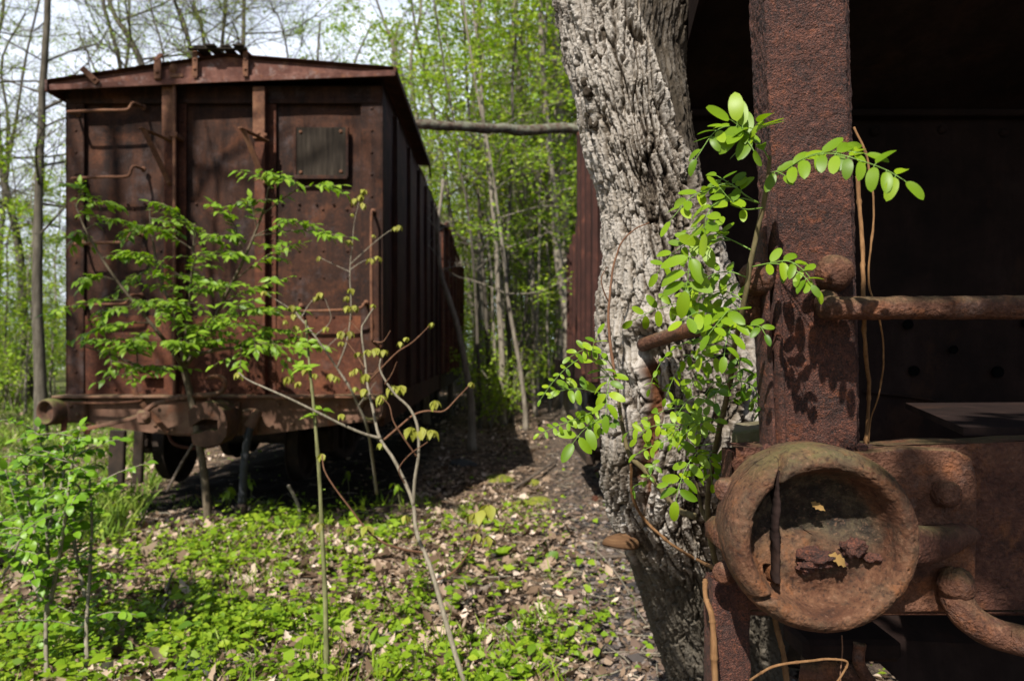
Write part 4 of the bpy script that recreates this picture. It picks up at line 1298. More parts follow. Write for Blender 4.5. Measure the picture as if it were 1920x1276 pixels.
    colr = ramp(nt, f, [(.08, (.018, .013, .010)), (.33, (.085, .066, .049)), (.54, (.255, .222, .187)), (.85, (.43, .39, .345))])
    colr = mixc(nt, mth(nt, 'MULTIPLY', ramp(nt, n2, [(.42, (0, 0, 0)), (.64, (1, 1, 1))]), .5), colr, (.15, .12, .085))
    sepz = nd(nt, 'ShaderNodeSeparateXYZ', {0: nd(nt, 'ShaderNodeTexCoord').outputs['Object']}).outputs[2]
    # the damp foot is browner, darkened further to paint in its shade
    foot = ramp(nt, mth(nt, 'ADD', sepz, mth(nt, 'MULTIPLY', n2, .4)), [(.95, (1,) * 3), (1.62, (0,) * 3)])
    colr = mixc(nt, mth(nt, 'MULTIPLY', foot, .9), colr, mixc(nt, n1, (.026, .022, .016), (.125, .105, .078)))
    colr = mixc(nt, nd(nt, 'ShaderNodeAttribute', attribute_name='wound').outputs['Fac'], colr, mixc(nt, n1, (.035, .015, .008), (.16, .065, .03)))
    bp = nd(nt, 'ShaderNodeBump', {'Strength': .8, 'Distance': .004, 'Height': mth(nt, 'ADD', n1, mth(nt, 'MULTIPLY', n5, .6))})
    bs = nd(nt, 'ShaderNodeBsdfPrincipled', {'Base Color': colr, 'Roughness': .95, 'Specular IOR Level': .1, 'Normal': bp.outputs[0]})
    nt.links.new(bs.outputs[0], out.inputs[0])
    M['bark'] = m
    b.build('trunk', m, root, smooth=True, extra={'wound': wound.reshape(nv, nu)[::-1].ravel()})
    # limbs above the frame and the forked stub at the right of the top
    b = MB()
    top = C[0]
    rr = np.random.default_rng(9)
    for d, L, r0 in (((-.25, -.1, 1), 3.0, .13), ((.10, .45, 1), 2.4, .10)):
        q = spline(np.array([top - A(0, 0, .25), top + A(*d) * L * .4, top + A(*d) * L + A(.2, .1, 0)]), 24)
        b.tube(q, np.linspace(r0, r0 * .35, 24), 14)
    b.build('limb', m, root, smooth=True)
    # dark knots of an old branch scar
    for px, py, rx, sd in ((1100, 150, .015, 1), (1106, 172, .015, 2), (1112, 207, .018, 3), (1114, 230, .015, 4)):
        b = MB(); c = P(px, py, 1.60 + .0)
        # seat it on the trunk's skin
        pd = (V2[:, 0] / V2[:, 1] * F + CX - px) ** 2 + (CY - (V2[:, 2] - CAMZ) / V2[:, 1] * F - py) ** 2
        k = np.argmin(pd + 1e5 * (V2[:, 1] > np.repeat(Yc, nu)))
        b.ball(V2[k] + A(0, .006, 0), rx, (.9, .7, 1.1), 30, .45, sd)
        b.V = [rough(x, .002, 80, 2) for x in b.V]
        b.C = [np.full(len(x), .08) for x in b.V]
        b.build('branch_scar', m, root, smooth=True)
    return root, C, V2


locust_tree, TRUNK_C, TRUNK_V = make_locust_tree()


def on_trunk(px, py, off=.004):
    """the trunk's skin seen at a pixel"""
    V = TRUNK_V
    X = (V[:, 0] / V[:, 1]) * F + CX; Yp = CY - (V[:, 2] - CAMZ) / V[:, 1] * F
    d = (X - px) ** 2 + (Yp - py) ** 2
    k = np.where(d < max(d.min() * 1.5, 60))[0]
    k = k[np.argmin(V[k, 1])]
    return P(px, py, V[k, 1] - off)


# bracket fungus on the shaded side
b = MB()
c = on_trunk(1168, 1010)
th = np.linspace(0, 2 * pi, 40, endpoint=False)
G = []
for t, rr_, dz in ((0, .001, .022), (.3, .02, .022), (.6, .036, .017), (.9, .047, .006), (1, .050, -.004), (1, .047, -.010), (.7, .034, -.010), (.2, .001, -.012)):
    G.append(np.stack([c[0] - .006 + rr_ * np.cos(th) * 1.05, c[1] + rr_ * np.sin(th) * .8, c[2] - .008 + dz + .004 * np.sin(th * 2) + 0 * th], 1))
G = np.array(G)
b.grid(rough(G.reshape(-1, 3), .002, 40, 3).reshape(G.shape), 0, .5, close_v=True)
M['fungus'] = woodmat('fungus_brown', [(.05, .026, .014), (.11, .058, .028), (.18, .11, .05)], (3, 3, 60), .3)
tag(b.build('bracket_fungus', M['fungus'], None, smooth=True), 'brown shelf fungus growing from the low side of the furrowed trunk', 'fungus')

# ================================================================ black-locust shoot with feathery leaves in front of trunk and post
M['locust'] = leafmat('locust_leaf', [(.065, .15, .006), (.19, .31, .010), (.33, .44, .016)], .42, (1.0, 1.0, .3), .42, .3)
M['locust_stem'] = woodmat('locust_stem', [(.05, .035, .02), (.11, .085, .04), (.17, .14, .07)], (40, 40, 10), .3)
M['locust_rachis'] = plain('green_stalk', (.13, .22, .035), .5)
M['dryvine'] = woodmat('dry_vine', [(.08, .042, .018), (.17, .088, .038), (.26, .15, .07)], (60, 60, 8), .2)
M['twig_red'] = woodmat('red_twig', [(.07, .035, .022), (.14, .07, .04), (.2, .11, .065)], (40, 40, 10), .2)
M['twig_grey'] = woodmat('grey_twig', [(.10, .085, .06), (.22, .19, .14), (.34, .30, .23)], (40, 40, 8), .3)


def pts3(l, dflt=None):
    return np.array([P(*(q if len(q) == 3 else (*q, dflt))) for q in l])


rngL = np.random.default_rng(77)
ROUND = [0, .58, .80, .92, .985, 1., .97, .9, .77, .56, 0]


def compound(root, px, nl, L, W=None, var=.5, terminal=True, flat=.4, droop=.3, r=.0011, start=.15, grow_=(1, .75)):
    """one feathery leaf: rachis through px=(x,y,depth)..., nl pairs of oval leaflets"""
    q = spline(pts3(px), 26); L = L * 1.0
    b = MB()
    b.tube(q, np.linspace(r, r * .5, 26), 5, 1, .5)
    T = unit(np.gradient(q, axis=0))
    if W is None:
        W = L * .225
    p, d, nn, LL = [], [], [], []
    # the leaf's blade turns towards the light (up and back towards the viewer), with its own twist
    face = unit(A(-.35, -.75, .75) + rngL.normal(0, .34, 3))
    for i in range(nl):
        t = start + (1 - start) * (i + .3) / nl
        k = min(int(t * 25), 25)
        side = unit(np.cross(T[k], face))
        for s in (-1, 1):
            if rngL.random() < .06:
                continue
            dd = unit(side * s + T[k] * (.25 + .25 * rngL.random()) + rngL.normal(0, .16, 3) + A(0, 0, -.12))
            p.append(q[k]); d.append(dd)
            nn.append(unit(face + side * s * -.25 + rngL.normal(0, .22, 3)))
            LL.append(L * (grow_[0] + (grow_[1] - grow_[0]) * t) * rngL.uniform(.85, 1.1))
    if terminal:
        p.append(q[-1]); d.append(unit(T[-1] + A(0, 0, -.2))); nn.append(face); LL.append(L * grow_[1])
    p = np.array(p); d = np.array(d); LL = np.array(LL)
    stalk = LL * .09
    b.leaves(p + d * stalk[:, None], d, np.array(nn), LL, LL * W / L, ROUND, rngL.uniform(.03, .38, len(p)), rngL.uniform(-.05, .4, len(p)), np.clip(var + rngL.normal(0, .16, len(p)), 0, 1))
    for a_, d_, s_ in zip(p, d, stalk):
        b.tube(np.array([a_, a_ + d_ * s_ * 1.3]), .0006, 4, 1, .5, cap=False)
    return b.build('leaf', [M['locust'], M['locust_rachis']], root, smooth=True)


def make_locust_shoot():
    root = thing('locust_shoot', 'bright green locust shoot with oval feathered leaves between the trunk and the rusty post', 'sapling', P(1345, 1100, 1.45))
    def stem(l, r0, r1, mat='locust_stem', n=60):
        b = MB(); q = spline(pts3(l), n)
        q = q + .0015 * np.stack([fbm(q * 40 + k * 9, 2, k) for k in range(3)], 1)
        b.tube(q, np.linspace(r0, r1, n) * (1 + .12 * fbm(q * 60, 2, 5)), 10)
        return b.build('stem', M[mat], root, smooth=True)
    stem([(1348, 1075, 1.42), (1330, 1000, 1.38), (1328, 930, 1.34), (1340, 850, 1.28), (1352, 790, 1.22), (1368, 720, 1.16), (1376, 655, 1.09), (1389, 600, 1.04), (1397, 560, 1.02), (1411, 475, 1.0), (1428, 400, .985), (1440, 335, .97), (1443, 292, .96)], .0062, .0028)
    stem([(1305, 968, 1.45), (1270, 955, 1.5), (1238, 915, 1.52), (1208, 880, 1.53), (1180, 850, 1.55), (1166, 790, 1.56), (1157, 730, 1.57)], .0075, .004)
    stem([(1157, 730, 1.57), (1146, 660, 1.58), (1141, 600, 1.59), (1143, 560, 1.59), (1150, 500, 1.60), (1165, 455, 1.60), (1190, 430, 1.60), (1218, 417, 1.60)], .004, .0014, 'twig_red')
    stem([(1141, 565, 1.59), (1130, 540, 1.58), (1128, 520, 1.58), (1138, 500, 1.58)], .002, .001, 'twig_red', 20)
    stem([(1340, 1000, 1.4), (1318, 960, 1.42), (1312, 935, 1.42), (1305, 905, 1.42)], .005, .003)
    c = lambda *a, **k: compound(root, *a, **k)
    # top spray
    c([(1443, 300, .96), (1420, 265, .95), (1375, 238, .94), (1340, 248, .93), (1306, 296, .92)], 8, .030, start=.2, grow_=(1.1, .8))
    c([(1424, 272, .95), (1398, 246, .93), (1372, 226, .92)], 3, .042, start=.3, grow_=(1, 1))
    c([(1420, 268, .95), (1408, 250, .94), (1420, 232, .92)], 2, .040, start=.4, grow_=(1, 1))
    c([(1420, 268, .95), (1402, 262, .93), (1412, 280, .92)], 1, .036)
    # branch to the right across the post
    c([(1441, 335, .97), (1468, 322, .94), (1510, 296, .90), (1560, 288, .87), (1610, 300, .85), (1660, 318, .84), (1695, 338, .83)], 9, .032, start=.25, grow_=(1.05, .95))
    c([(1470, 322, .94), (1520, 291, .90), (1580, 284, .87), (1620, 288, .86)], 3, .036, start=.4, grow_=(1, .8), var=.4)
    c([(1443, 325, .97), (1456, 322, .95), (1470, 328, .93)], 1, .034)
    # left sprays, from top to bottom
    c([(1425, 382, .985), (1398, 366, .98), (1368, 345, .99), (1325, 355, 1.0), (1290, 375, 1.0), (1258, 412, 1.0)], 6, .036, start=.3)
    c([(1420, 380, .985), (1390, 372, .97), (1345, 380, .96), (1325, 405, .95), (1322, 432, .95)], 4, .036, start=.35, grow_=(1, .95))
    c([(1400, 368, .98), (1370, 345, 1.0), (1345, 330, 1.02)], 3, .032, var=.35)
    c([(1411, 470, 1.0), (1372, 450, 1.02), (1340, 440, 1.04), (1300, 450, 1.06), (1262, 475, 1.07), (1234, 510, 1.08)], 7, .034, start=.25)
    c([(1370, 450, 1.02), (1330, 452, 1.0), (1296, 478, .99), (1290, 520, .99), (1286, 540, .99)], 4, .042, start=.3, grow_=(.9, 1))
    c([(1365, 448, 1.03), (1345, 432, 1.06), (1320, 425, 1.08), (1290, 432, 1.1)], 4, .030, var=.3)
    c([(1392, 585, 1.04), (1362, 560, 1.05), (1320, 552, 1.07), (1270, 568, 1.1), (1225, 582, 1.12), (1188, 600, 1.14)], 6, .034, start=.2)
    c([(1388, 600, 1.04), (1350, 590, 1.02), (1310, 585, 1.0), (1280, 600, .99)], 5, .036, start=.15)
    c([(1390, 590, 1.04), (1370, 580, 1.0), (1350, 600, .98), (1330, 625, .97)], 4, .036, start=.2)
    c([(1388, 602, 1.04), (1372, 612, 1.0), (1362, 640, .98), (1358, 665, .97)], 3, .034)
    c([(1396, 565, 1.02), (1375, 552, 1.04), (1350, 545, 1.06), (1325, 552, 1.08)], 4, .030, var=.35)
    # small one caught on the post
    c([(1411, 500, 1.0), (1445, 493, .98), (1480, 490, .96), (1510, 510, .95), (1530, 540, .945)], 5, .030, start=.2, var=.4)
    c([(1420, 497, 1.0), (1460, 495, .97), (1500, 512, .95), (1520, 532, .94)], 3, .028, start=.4, var=.3)
    c([(1390, 615, 1.04), (1410, 610, 1.02), (1425, 612, 1.0), (1434, 625, .99)], 2, .026, var=.15)
    c([(1378, 650, 1.09), (1340, 632, 1.12), (1290, 640, 1.14), (1250, 665, 1.16), (1228, 700, 1.17), (1218, 728, 1.18)], 8, .020, start=.3, var=.35)
    c([(1376, 655, 1.09), (1330, 650, 1.1), (1290, 668, 1.11), (1265, 705, 1.12), (1248, 745, 1.13)], 7, .022, start=.4, var=.45)
    c([(1376, 660, 1.09), (1385, 680, 1.08), (1388, 705, 1.08), (1392, 730, 1.08)], 3, .026, var=.15)
    # left bunch over the passage
    c([(1155, 720, 1.57), (1130, 690, 1.5), (1100, 668, 1.44), (1062, 690, 1.4), (1035, 718, 1.38), (1014, 748, 1.36)], 8, .020, start=.35)
    c([(1160, 725, 1.57), (1135, 700, 1.48), (1115, 680, 1.42), (1112, 650, 1.4), (1120, 628, 1.4)], 4, .036, start=.3)
    c([(1157, 715, 1.57), (1145, 705, 1.44), (1139, 735, 1.4), (1136, 775, 1.38)], 4, .036, start=.25, grow_=(1, 1.05))
    c([(1155, 735, 1.57), (1120, 735, 1.46), (1085, 728, 1.42), (1052, 732, 1.40)], 4, .040, start=.3)
    c([(1162, 760, 1.56), (1130, 765, 1.46), (1080, 785, 1.42), (1045, 798, 1.40), (1012, 812, 1.38)], 7, .022, start=.3)
    c([(1163, 770, 1.56), (1125, 785, 1.46), (1095, 805, 1.42), (1076, 828, 1.4)], 3, .042, start=.35, grow_=(.9, 1.1))
    c([(1165, 780, 1.56), (1140, 790, 1.5), (1118, 800, 1.46), (1100, 790, 1.44)], 4, .028, var=.25)
    # middle, in front of the trunk
    c([(1352, 795, 1.22), (1310, 775, 1.25), (1262, 765, 1.28), (1215, 785, 1.3), (1178, 810, 1.32)], 7, .034, start=.15)
    c([(1350, 800, 1.22), (1310, 790, 1.2), (1275, 800, 1.2), (1240, 825, 1.2)], 5, .034, start=.2, var=.55)
    c([(1352, 792, 1.22), (1330, 785, 1.2), (1300, 800, 1.18), (1282, 815, 1.18)], 3, .034)
    c([(1345, 830, 1.26), (1300, 835, 1.28), (1262, 825, 1.3), (1225, 835, 1.3), (1195, 850, 1.3)], 6, .030, start=.2, var=.5)
    c([(1342, 845, 1.27), (1310, 848, 1.22), (1290, 870, 1.2), (1275, 905, 1.19), (1268, 935, 1.185)], 4, .036, start=.25, grow_=(1, 1.05))
    c([(1340, 850, 1.27), (1330, 852, 1.22), (1332, 872, 1.2), (1335, 905, 1.2)], 4, .024)
    c([(1210, 880, 1.53), (1228, 868, 1.45), (1222, 885, 1.42), (1212, 900, 1.4)], 3, .022, var=.3)
    c([(1338, 865, 1.28), (1355, 868, 1.24), (1358, 885, 1.22)], 2, .026, var=.2)
    c([(1400, 520, 1.01), (1370, 510, 1.02), (1335, 515, 1.03), (1300, 540, 1.04), (1275, 570, 1.05)], 5, .032, start=.2)
    c([(1385, 612, 1.05), (1350, 618, 1.03), (1318, 608, 1.02), (1285, 590, 1.02)], 5, .030, start=.2, var=.65)
    c([(1380, 640, 1.08), (1350, 625, 1.05), (1325, 640, 1.03), (1315, 665, 1.02)], 3, .034, start=.3)
    c([(1378, 660, 1.09), (1340, 668, 1.08), (1310, 690, 1.08), (1295, 725, 1.08)], 5, .026, start=.3, var=.4)
    c([(1355, 785, 1.22), (1320, 745, 1.22), (1290, 750, 1.22), (1262, 790, 1.22)], 5, .030, start=.25, var=.6)
    c([(1350, 810, 1.23), (1310, 810, 1.2), (1262, 795, 1.2), (1220, 800, 1.21), (1195, 820, 1.22)], 6, .028, start=.2, var=.6)
    c([(1345, 850, 1.27), (1315, 868, 1.23), (1295, 900, 1.21), (1255, 905, 1.2)], 4, .030, start=.3, var=.5)
    c([(1150, 690, 1.57), (1128, 660, 1.47), (1098, 655, 1.43), (1070, 668, 1.41)], 4, .030, start=.3, var=.5)
    c([(1430, 390, .98), (1395, 392, .96), (1370, 375, .95), (1350, 352, .95)], 3, .030, start=.3, var=.5)
    # leaves between trunk and post, their shade put into darker greens
    c([(1372, 712, 1.15), (1352, 722, 1.12), (1342, 745, 1.1), (1345, 765, 1.1)], 3, .030, var=.12)
    c([(1370, 720, 1.15), (1395, 715, 1.14), (1420, 738, 1.12), (1436, 775, 1.11)], 5, .026, var=.15)
    c([(1360, 755, 1.19), (1390, 742, 1.16), (1415, 755, 1.14), (1430, 790, 1.13)], 4, .024, var=.2)
    c([(1205, 905, 1.52), (1188, 912, 1.48), (1190, 925, 1.46)], 2, .018, var=.2)
    c([(1365, 735, 1.17), (1345, 715, 1.14), (1325, 735, 1.12), (1315, 760, 1.11)], 4, .024, var=.3)
    return root


make_locust_shoot()

# ---- dry vines
def vine(label, lst, r0, r1, mat='dryvine', nm='vine', grp='dry vines round the hopper corner', n=80):
    b = MB()
    q = spline(pts3(lst), n)
    q = q + .002 * np.stack([fbm(q * 25 + k * 5, 2, k) for k in range(3)], 1)
    kn = 1 + .22 * fbm(q * 50, 2, 3) + .35 * (np.arange(n) % 17 == 8)
    b.tube(q, np.linspace(r0, r1, n) * .8 * kn, 9)
    o = b.build(nm, M[mat], None, smooth=True)
    return tag(o, label, 'vine', grp)
T_ = lambda px, py, o=.01: (px, py, float(on_trunk(px, py, o)[1]))
vine('orange dry runner crossing the low part of the furrowed trunk to the pocket', [T_(1183, 870), T_(1186, 930), T_(1210, 975), T_(1240, 1005), T_(1275, 1030), T_(1310, 1050), (1345, 1068, 1.45)], .0045, .0055)
vine('tan dry vine climbing beside the rusty stirrup post at the bottom edge', [(1342, 1330, 1.06), (1341, 1276, 1.06), (1338, 1200, 1.06), (1333, 1150, 1.07), (1322, 1118, 1.09), (1322, 1085, 1.11)], .0075, .0045)
vine('thick tan vine hanging straight down behind the post and over the bar', [(1606, 330, 1.12), (1612, 400, 1.10), (1617, 480, 1.07), (1620, 560, 1.035), (1622, 640, 1.06), (1629, 730, 1.12), (1628, 790, 1.14), (1622, 836, 1.14)], .0042, .0036)
vine('thin pale vine looping loosely beside the thick hanging one', [(1602, 238, 1.12), (1622, 285, 1.1), (1637, 360, 1.08), (1636, 430, 1.06), (1628, 520, 1.04), (1645, 580, 1.05), (1656, 640, 1.06), (1656, 690, 1.08), (1646, 745, 1.1), (1634, 785, 1.12), (1628, 832, 1.14)], .0022, .0014)
vine('thin brown tendril arching across under the round pocket', [(1405, 1276, 1.02), (1445, 1250, 1.0), (1500, 1240, 1.0), (1560, 1236, 1.0), (1588, 1240, 1.0), (1580, 1262, 1.0), (1560, 1290, 1.0)], .0024, .002)
vine('brown stem slanting down behind the lower edge of the pocket', [(1450, 1150, 1.14), (1458, 1185, 1.13), (1470, 1235, 1.12), (1478, 1310, 1.1)], .0055, .006)
vine('hair-thin red stem dropping from the middle of the pocket', [(1578, 1190, 1.02), (1579, 1230, 1.02), (1576, 1310, 1.02)], .0012, .0012, 'twig_red')
# ================================================================ ground, litter, low plants
def make_ground():
    # one sheet, fine near the viewer and coarser out to the horizon
    xs = np.unique(np.concatenate([np.linspace(-6, 5, 160), np.linspace(-30, 30, 90), np.linspace(-300, 300, 40)]))
    ys = np.unique(np.concatenate([np.linspace(-4, 10, 170), np.linspace(-40, 40, 100), np.linspace(-300, 500, 40)]))
    X, Y = np.meshgrid(xs, ys, indexing='ij')
    Z = gz(X.ravel(), Y.ravel())
    near = np.exp(-(np.hypot(X, Y - 4) / 9) ** 2).ravel()
    Z = Z + near * .018 * fbm(np.stack([X.ravel() * 5, Y.ravel() * 5], 1), 4, 3)
    b = MB(); b.grid(np.stack([X, Y, Z.reshape(X.shape)], -1))
    m, nt, out = new_mat('forest_floor')
    co = coords(nt)
    n1 = noise(nt, co, 5, 6, .65); n2 = noise(nt, co, 38, 6, .7); n3 = noise(nt, co, .8, 4)
    vor = nd(nt, 'ShaderNodeTexVoronoi', {'Vector': co, 'Scale': 24.})
    vr = nd(nt, 'ShaderNodeSeparateColor', {0: vor.outputs['Color']}).outputs[0]
    litter = ramp(nt, mth(nt, 'ADD', mth(nt, 'MULTIPLY', vr, .55), mth(nt, 'MULTIPLY', n2, .45)), [(.2, (.035, .024, .016)), (.45, (.13, .085, .055)), (.65, (.22, .15, .10)), (.85, (.33, .24, .165))])
    soil = ramp(nt, n2, [(.35, (.018, .014, .011)), (.6, (.06, .045, .034))])
    colr = mixc(nt, ramp(nt, n1, [(.4, (0, 0, 0)), (.56, (1, 1, 1))]), soil, litter)
    sep = nd(nt, 'ShaderNodeSeparateXYZ', {0: co})
    # cinders of the old track on the right hand
    cx_ = mth(nt, 'SUBTRACT', mth(nt, 'ADD', sep.outputs[0], mth(nt, 'MULTIPLY', n1, .5)), mth(nt, 'MULTIPLY', sep.outputs[1], .06))
    cind = ramp(nt, mth(nt, 'ADD', mth(nt, 'MULTIPLY', cx_, 1.), .0), [(.08, (0, 0, 0)), (.50, (1, 1, 1))])
    cinder = ramp(nt, mth(nt, 'ADD', mth(nt, 'MULTIPLY', n2, .6), mth(nt, 'MULTIPLY', vr, .4)), [(.3, (.02, .018, .017)), (.5, (.08, .06, .045)), (.7, (.17, .125, .09))])
    colr = mixc(nt, mth(nt, 'MULTIPLY', cind, .85), colr, cinder)
    # grass further out on the left hand
    gl = ramp(nt, mth(nt, 'ADD', mth(nt, 'MULTIPLY', sep.outputs[0], -.1), mth(nt, 'MULTIPLY', n3, .5)), [(.75, (0, 0, 0)), (1.0, (1, 1, 1))])
    colr = mixc(nt, mth(nt, 'MULTIPLY', gl, .6), colr, mixc(nt, n2, (.05, .085, .015), (.16, .2, .05)))
    # bare soil under the boxcar, blackened to paint in the shade there
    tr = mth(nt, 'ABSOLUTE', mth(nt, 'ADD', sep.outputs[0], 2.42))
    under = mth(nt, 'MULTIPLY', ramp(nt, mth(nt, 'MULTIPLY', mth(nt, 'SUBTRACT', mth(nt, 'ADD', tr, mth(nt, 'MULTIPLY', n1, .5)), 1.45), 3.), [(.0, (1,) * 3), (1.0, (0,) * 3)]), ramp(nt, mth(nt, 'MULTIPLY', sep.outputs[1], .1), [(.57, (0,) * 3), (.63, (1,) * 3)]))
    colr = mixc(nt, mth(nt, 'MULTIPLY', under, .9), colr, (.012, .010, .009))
    bp = nd(nt, 'ShaderNodeBump', {'Strength': .8, 'Distance': .02, 'Height': mth(nt, 'ADD', n2, mth(nt, 'MULTIPLY', vor.outputs[0], .6))})
    bs = nd(nt, 'ShaderNodeBsdfPrincipled', {'Base Color': colr, 'Roughness': .95, 'Specular IOR Level': .1, 'Normal': bp.outputs[0]})
    nt.links.new(bs.outputs[0], out.inputs[0])
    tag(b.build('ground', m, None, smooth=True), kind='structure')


make_ground()
R0 = np.random.default_rng(2024)


def ground_n(p):
    e = .05
    dx = (gz(p[:, 0] + e, p[:, 1]) - gz(p[:, 0] - e, p[:, 1])) / (2 * e)
    dy = (gz(p[:, 0], p[:, 1] + e) - gz(p[:, 0], p[:, 1] - e)) / (2 * e)
    return unit(np.stack([-dx, -dy, np.ones(len(p))], 1))


def scatter(n, y0, y1, pw=1.2, xl=.86, xr=.5, pad=1.2, rng=R0):
    u = rng.random(n)
    a = 1 - pw
    Y = (y0 ** a + u * (y1 ** a - y0 ** a)) ** (1 / a)
    X = rng.uniform(-1, 1, n)
    lo = -xl * Y - pad; hi = xr * Y + pad
    X = lo + (X + 1) / 2 * (hi - lo)
    return X, Y


def pix(X, Y, Z):
    return CX + X / Y * F, CY - (Z - CAMZ) / Y * F


M['litter'] = leafmat('dead_leaf_litter', [(.03, .02, .012), (.09, .056, .033), (.20, .135, .088), (.38, .28, .20), (.64, .52, .42)], .12, (1., .95, .8), .8, .15)
M['cover'] = leafmat('low_plant_leaf', [(.08, .165, .008), (.19, .31, .014), (.32, .42, .03)], .42, (1., 1.0, .3), .5, .3)
M['grass'] = leafmat('grass_blade', [(.10, .18, .02), (.2, .3, .04), (.3, .36, .07)], .35, (1., 1.05, .5), .6, .2)

# fallen leaves
X, Y = scatter(130000, 2.1, 26, 1.6)
Z = gz(X, Y)
cinder = sstep(-.05, .42, X - .06 * Y + .12 * fbm(np.stack([X * 1.2, Y * 1.2], 1), 3, 8))
keep = R0.random(len(X)) > .74 * cinder
underc = (X > -4.1) & (X < -.9) & (Y > 5.6) & (Y < 12)
keep &= ~(underc & (R0.random(len(X)) < .97 * sstep(5.7, 6.5, Y)))
clump = fbm(np.stack([X * 1.6, Y * 1.6], 1), 3, 5)
keep &= R0.random(len(X)) < .62 + .9 * clump
X, Y, Z, cinder_k = X[keep], Y[keep], Z[keep], cinder[keep]
n = len(X)
p = np.stack([X, Y, Z + R0.uniform(.004, .03, n)], 1)
az = R0.uniform(0, 2 * pi, n)
d = np.stack([np.cos(az), np.sin(az), R0.normal(0, .22, n)], 1)
nr = unit(ground_n(p) + R0.normal(0, .45, (n, 3)))
L = R0.gamma(4, .0088, n).clip(.014, .095) * (1 + .03 * Y) * (1 - .35 * cinder_k)
b = MB()
half = n // 2
b.leaves(p[:half], d[:half], nr[:half], L[:half], L[:half] * R0.uniform(.26, .42, half), [0, .45, .8, 1., .95, .7, .35, 0], R0.uniform(-.7, .8, half), R0.uniform(-.9, .8, half), R0.beta(2.2, 2, half))
b.leaves(p[half:], d[half:], nr[half:], L[half:], L[half:] * R0.uniform(.3, .5, n - half), [0, .3, .62, .45, .9, .6, 1., .7, .45, .5, .2, 0], R0.uniform(-.6, .7, n - half), R0.uniform(-.9, .8, n - half), R0.beta(2.4, 1.8, n - half))
tag(b.build('leaf_litter', M['litter'], None, smooth=True), 'tan and brown fallen leaves covering the forest floor', 'leaf litter', kind='stuff')

# stones, cinders and bits of bark on the old track bed
X, Y = scatter(22000, 2.0, 14, 1.5, .0, .35, .5)
Z = gz(X, Y)
w_ = sstep(-.1, .4, X - .06 * Y)
keep = R0.random(len(X)) < w_
X, Y, Z = X[keep], Y[keep], Z[keep]
b = MB()
octa = np.array([(1, 0, 0), (0, 1, 0), (-1, 0, 0), (0, -1, 0), (.1, .1, .7), (0, 0, -.6), (.6, .6, .4), (-.6, -.5, .3)], float)
of = [[0, 6, 4], [6, 1, 4], [1, 2, 4], [2, 7, 4], [7, 3, 4], [3, 0, 4], [0, 1, 6], [2, 3, 7]]
for x, y, z in zip(X, Y, Z):
    s = R0.gamma(3, .0045) + .004
    a = R0.uniform(0, 6.28)
    v = octa * A(1, R0.uniform(.5, 1), R0.uniform(.4, .9)) * s * (1 + R0.normal(0, .15, (8, 1)))
    c_, s_ = cos(a), sin(a)
    v = np.stack([v[:, 0] * c_ - v[:, 1] * s_, v[:, 0] * s_ + v[:, 1] * c_, v[:, 2]], 1)
    b.add(v + A(x, y, z + s * .2), of, 0, R0.random())
M['cinder'] = leafmat('cinder_stone', [(.02, .019, .02), (.06, .05, .045), (.13, .085, .06), (.2, .17, .15)], 0., (1, 1, 1), .9, .2)
tag(b.build('gravel', M['cinder'], None), 'dark cinders and stone chips of the old track bed beside the trunk', 'gravel', kind='stuff')

# low green plants
X, Y = scatter(170000, 2.1, 16, 1.55)
Z = gz(X, Y)
px, py = pix(X, Y, Z)
nz_ = fbm(np.stack([X * 1.5, Y * 1.5], 1), 3, 12) + .5 * fbm(np.stack([X * 5, Y * 5], 1), 2, 13)
dens = .50 * (1 - sstep(4.0, 5.6, Y)) + .10
dens = np.where((X > -2.2) & (X < -.75), np.maximum(dens, .60 * (1 - sstep(5.6, 6.4, Y))), dens)
dens = np.where((X < -2.2) & (X > -3.4) & (Y > 4.6), dens * .55, dens)
dens = np.where(X < -3.6, .45, dens)
dens = dens * (1 - .93 * sstep(-.1, .5, X - .06 * Y))
dens = np.where((Y > 7), dens * .25, dens)
dens = dens * np.clip(.60 + 2.6 * nz_, .03, 2.4)
keep = R0.random(len(X)) < dens
X, Y, Z = X[keep], Y[keep], Z[keep]
n = len(X)
hgt = R0.gamma(2.2, .022, n).clip(.008, .16) * (1 + .5 * np.clip(nz_[keep], -1, 1))
p = np.stack([X, Y, Z + hgt], 1)
az = R0.uniform(0, 2 * pi, n)
d = np.stack([np.cos(az), np.sin(az), R0.normal(.05, .25, n)], 1)
nr = unit(A(-.1, -.25, 1) + R0.normal(0, .35, (n, 3)))
L = R0.gamma(3.2, .0078, n).clip(.008, .075) * (1 + .04 * Y)
b = MB()
b.leaves(p, d, nr, L, L * R0.uniform(.28, .42, n), OVATE, R0.uniform(.05, .3, n), R0.uniform(-.1, .4, n), np.clip(R0.normal(.55, .25, n), 0, 1))
# their thin stems
k = np.where((Y < 4.8) & (hgt > .05))[0][::2]
for i in k[:1400]:
    b.tube(np.array([A(X[i] + R0.normal(0, .012), Y[i] + R0.normal(0, .012), Z[i] - .01), p[i]]), .0012, 3, 0, .25, cap=False)
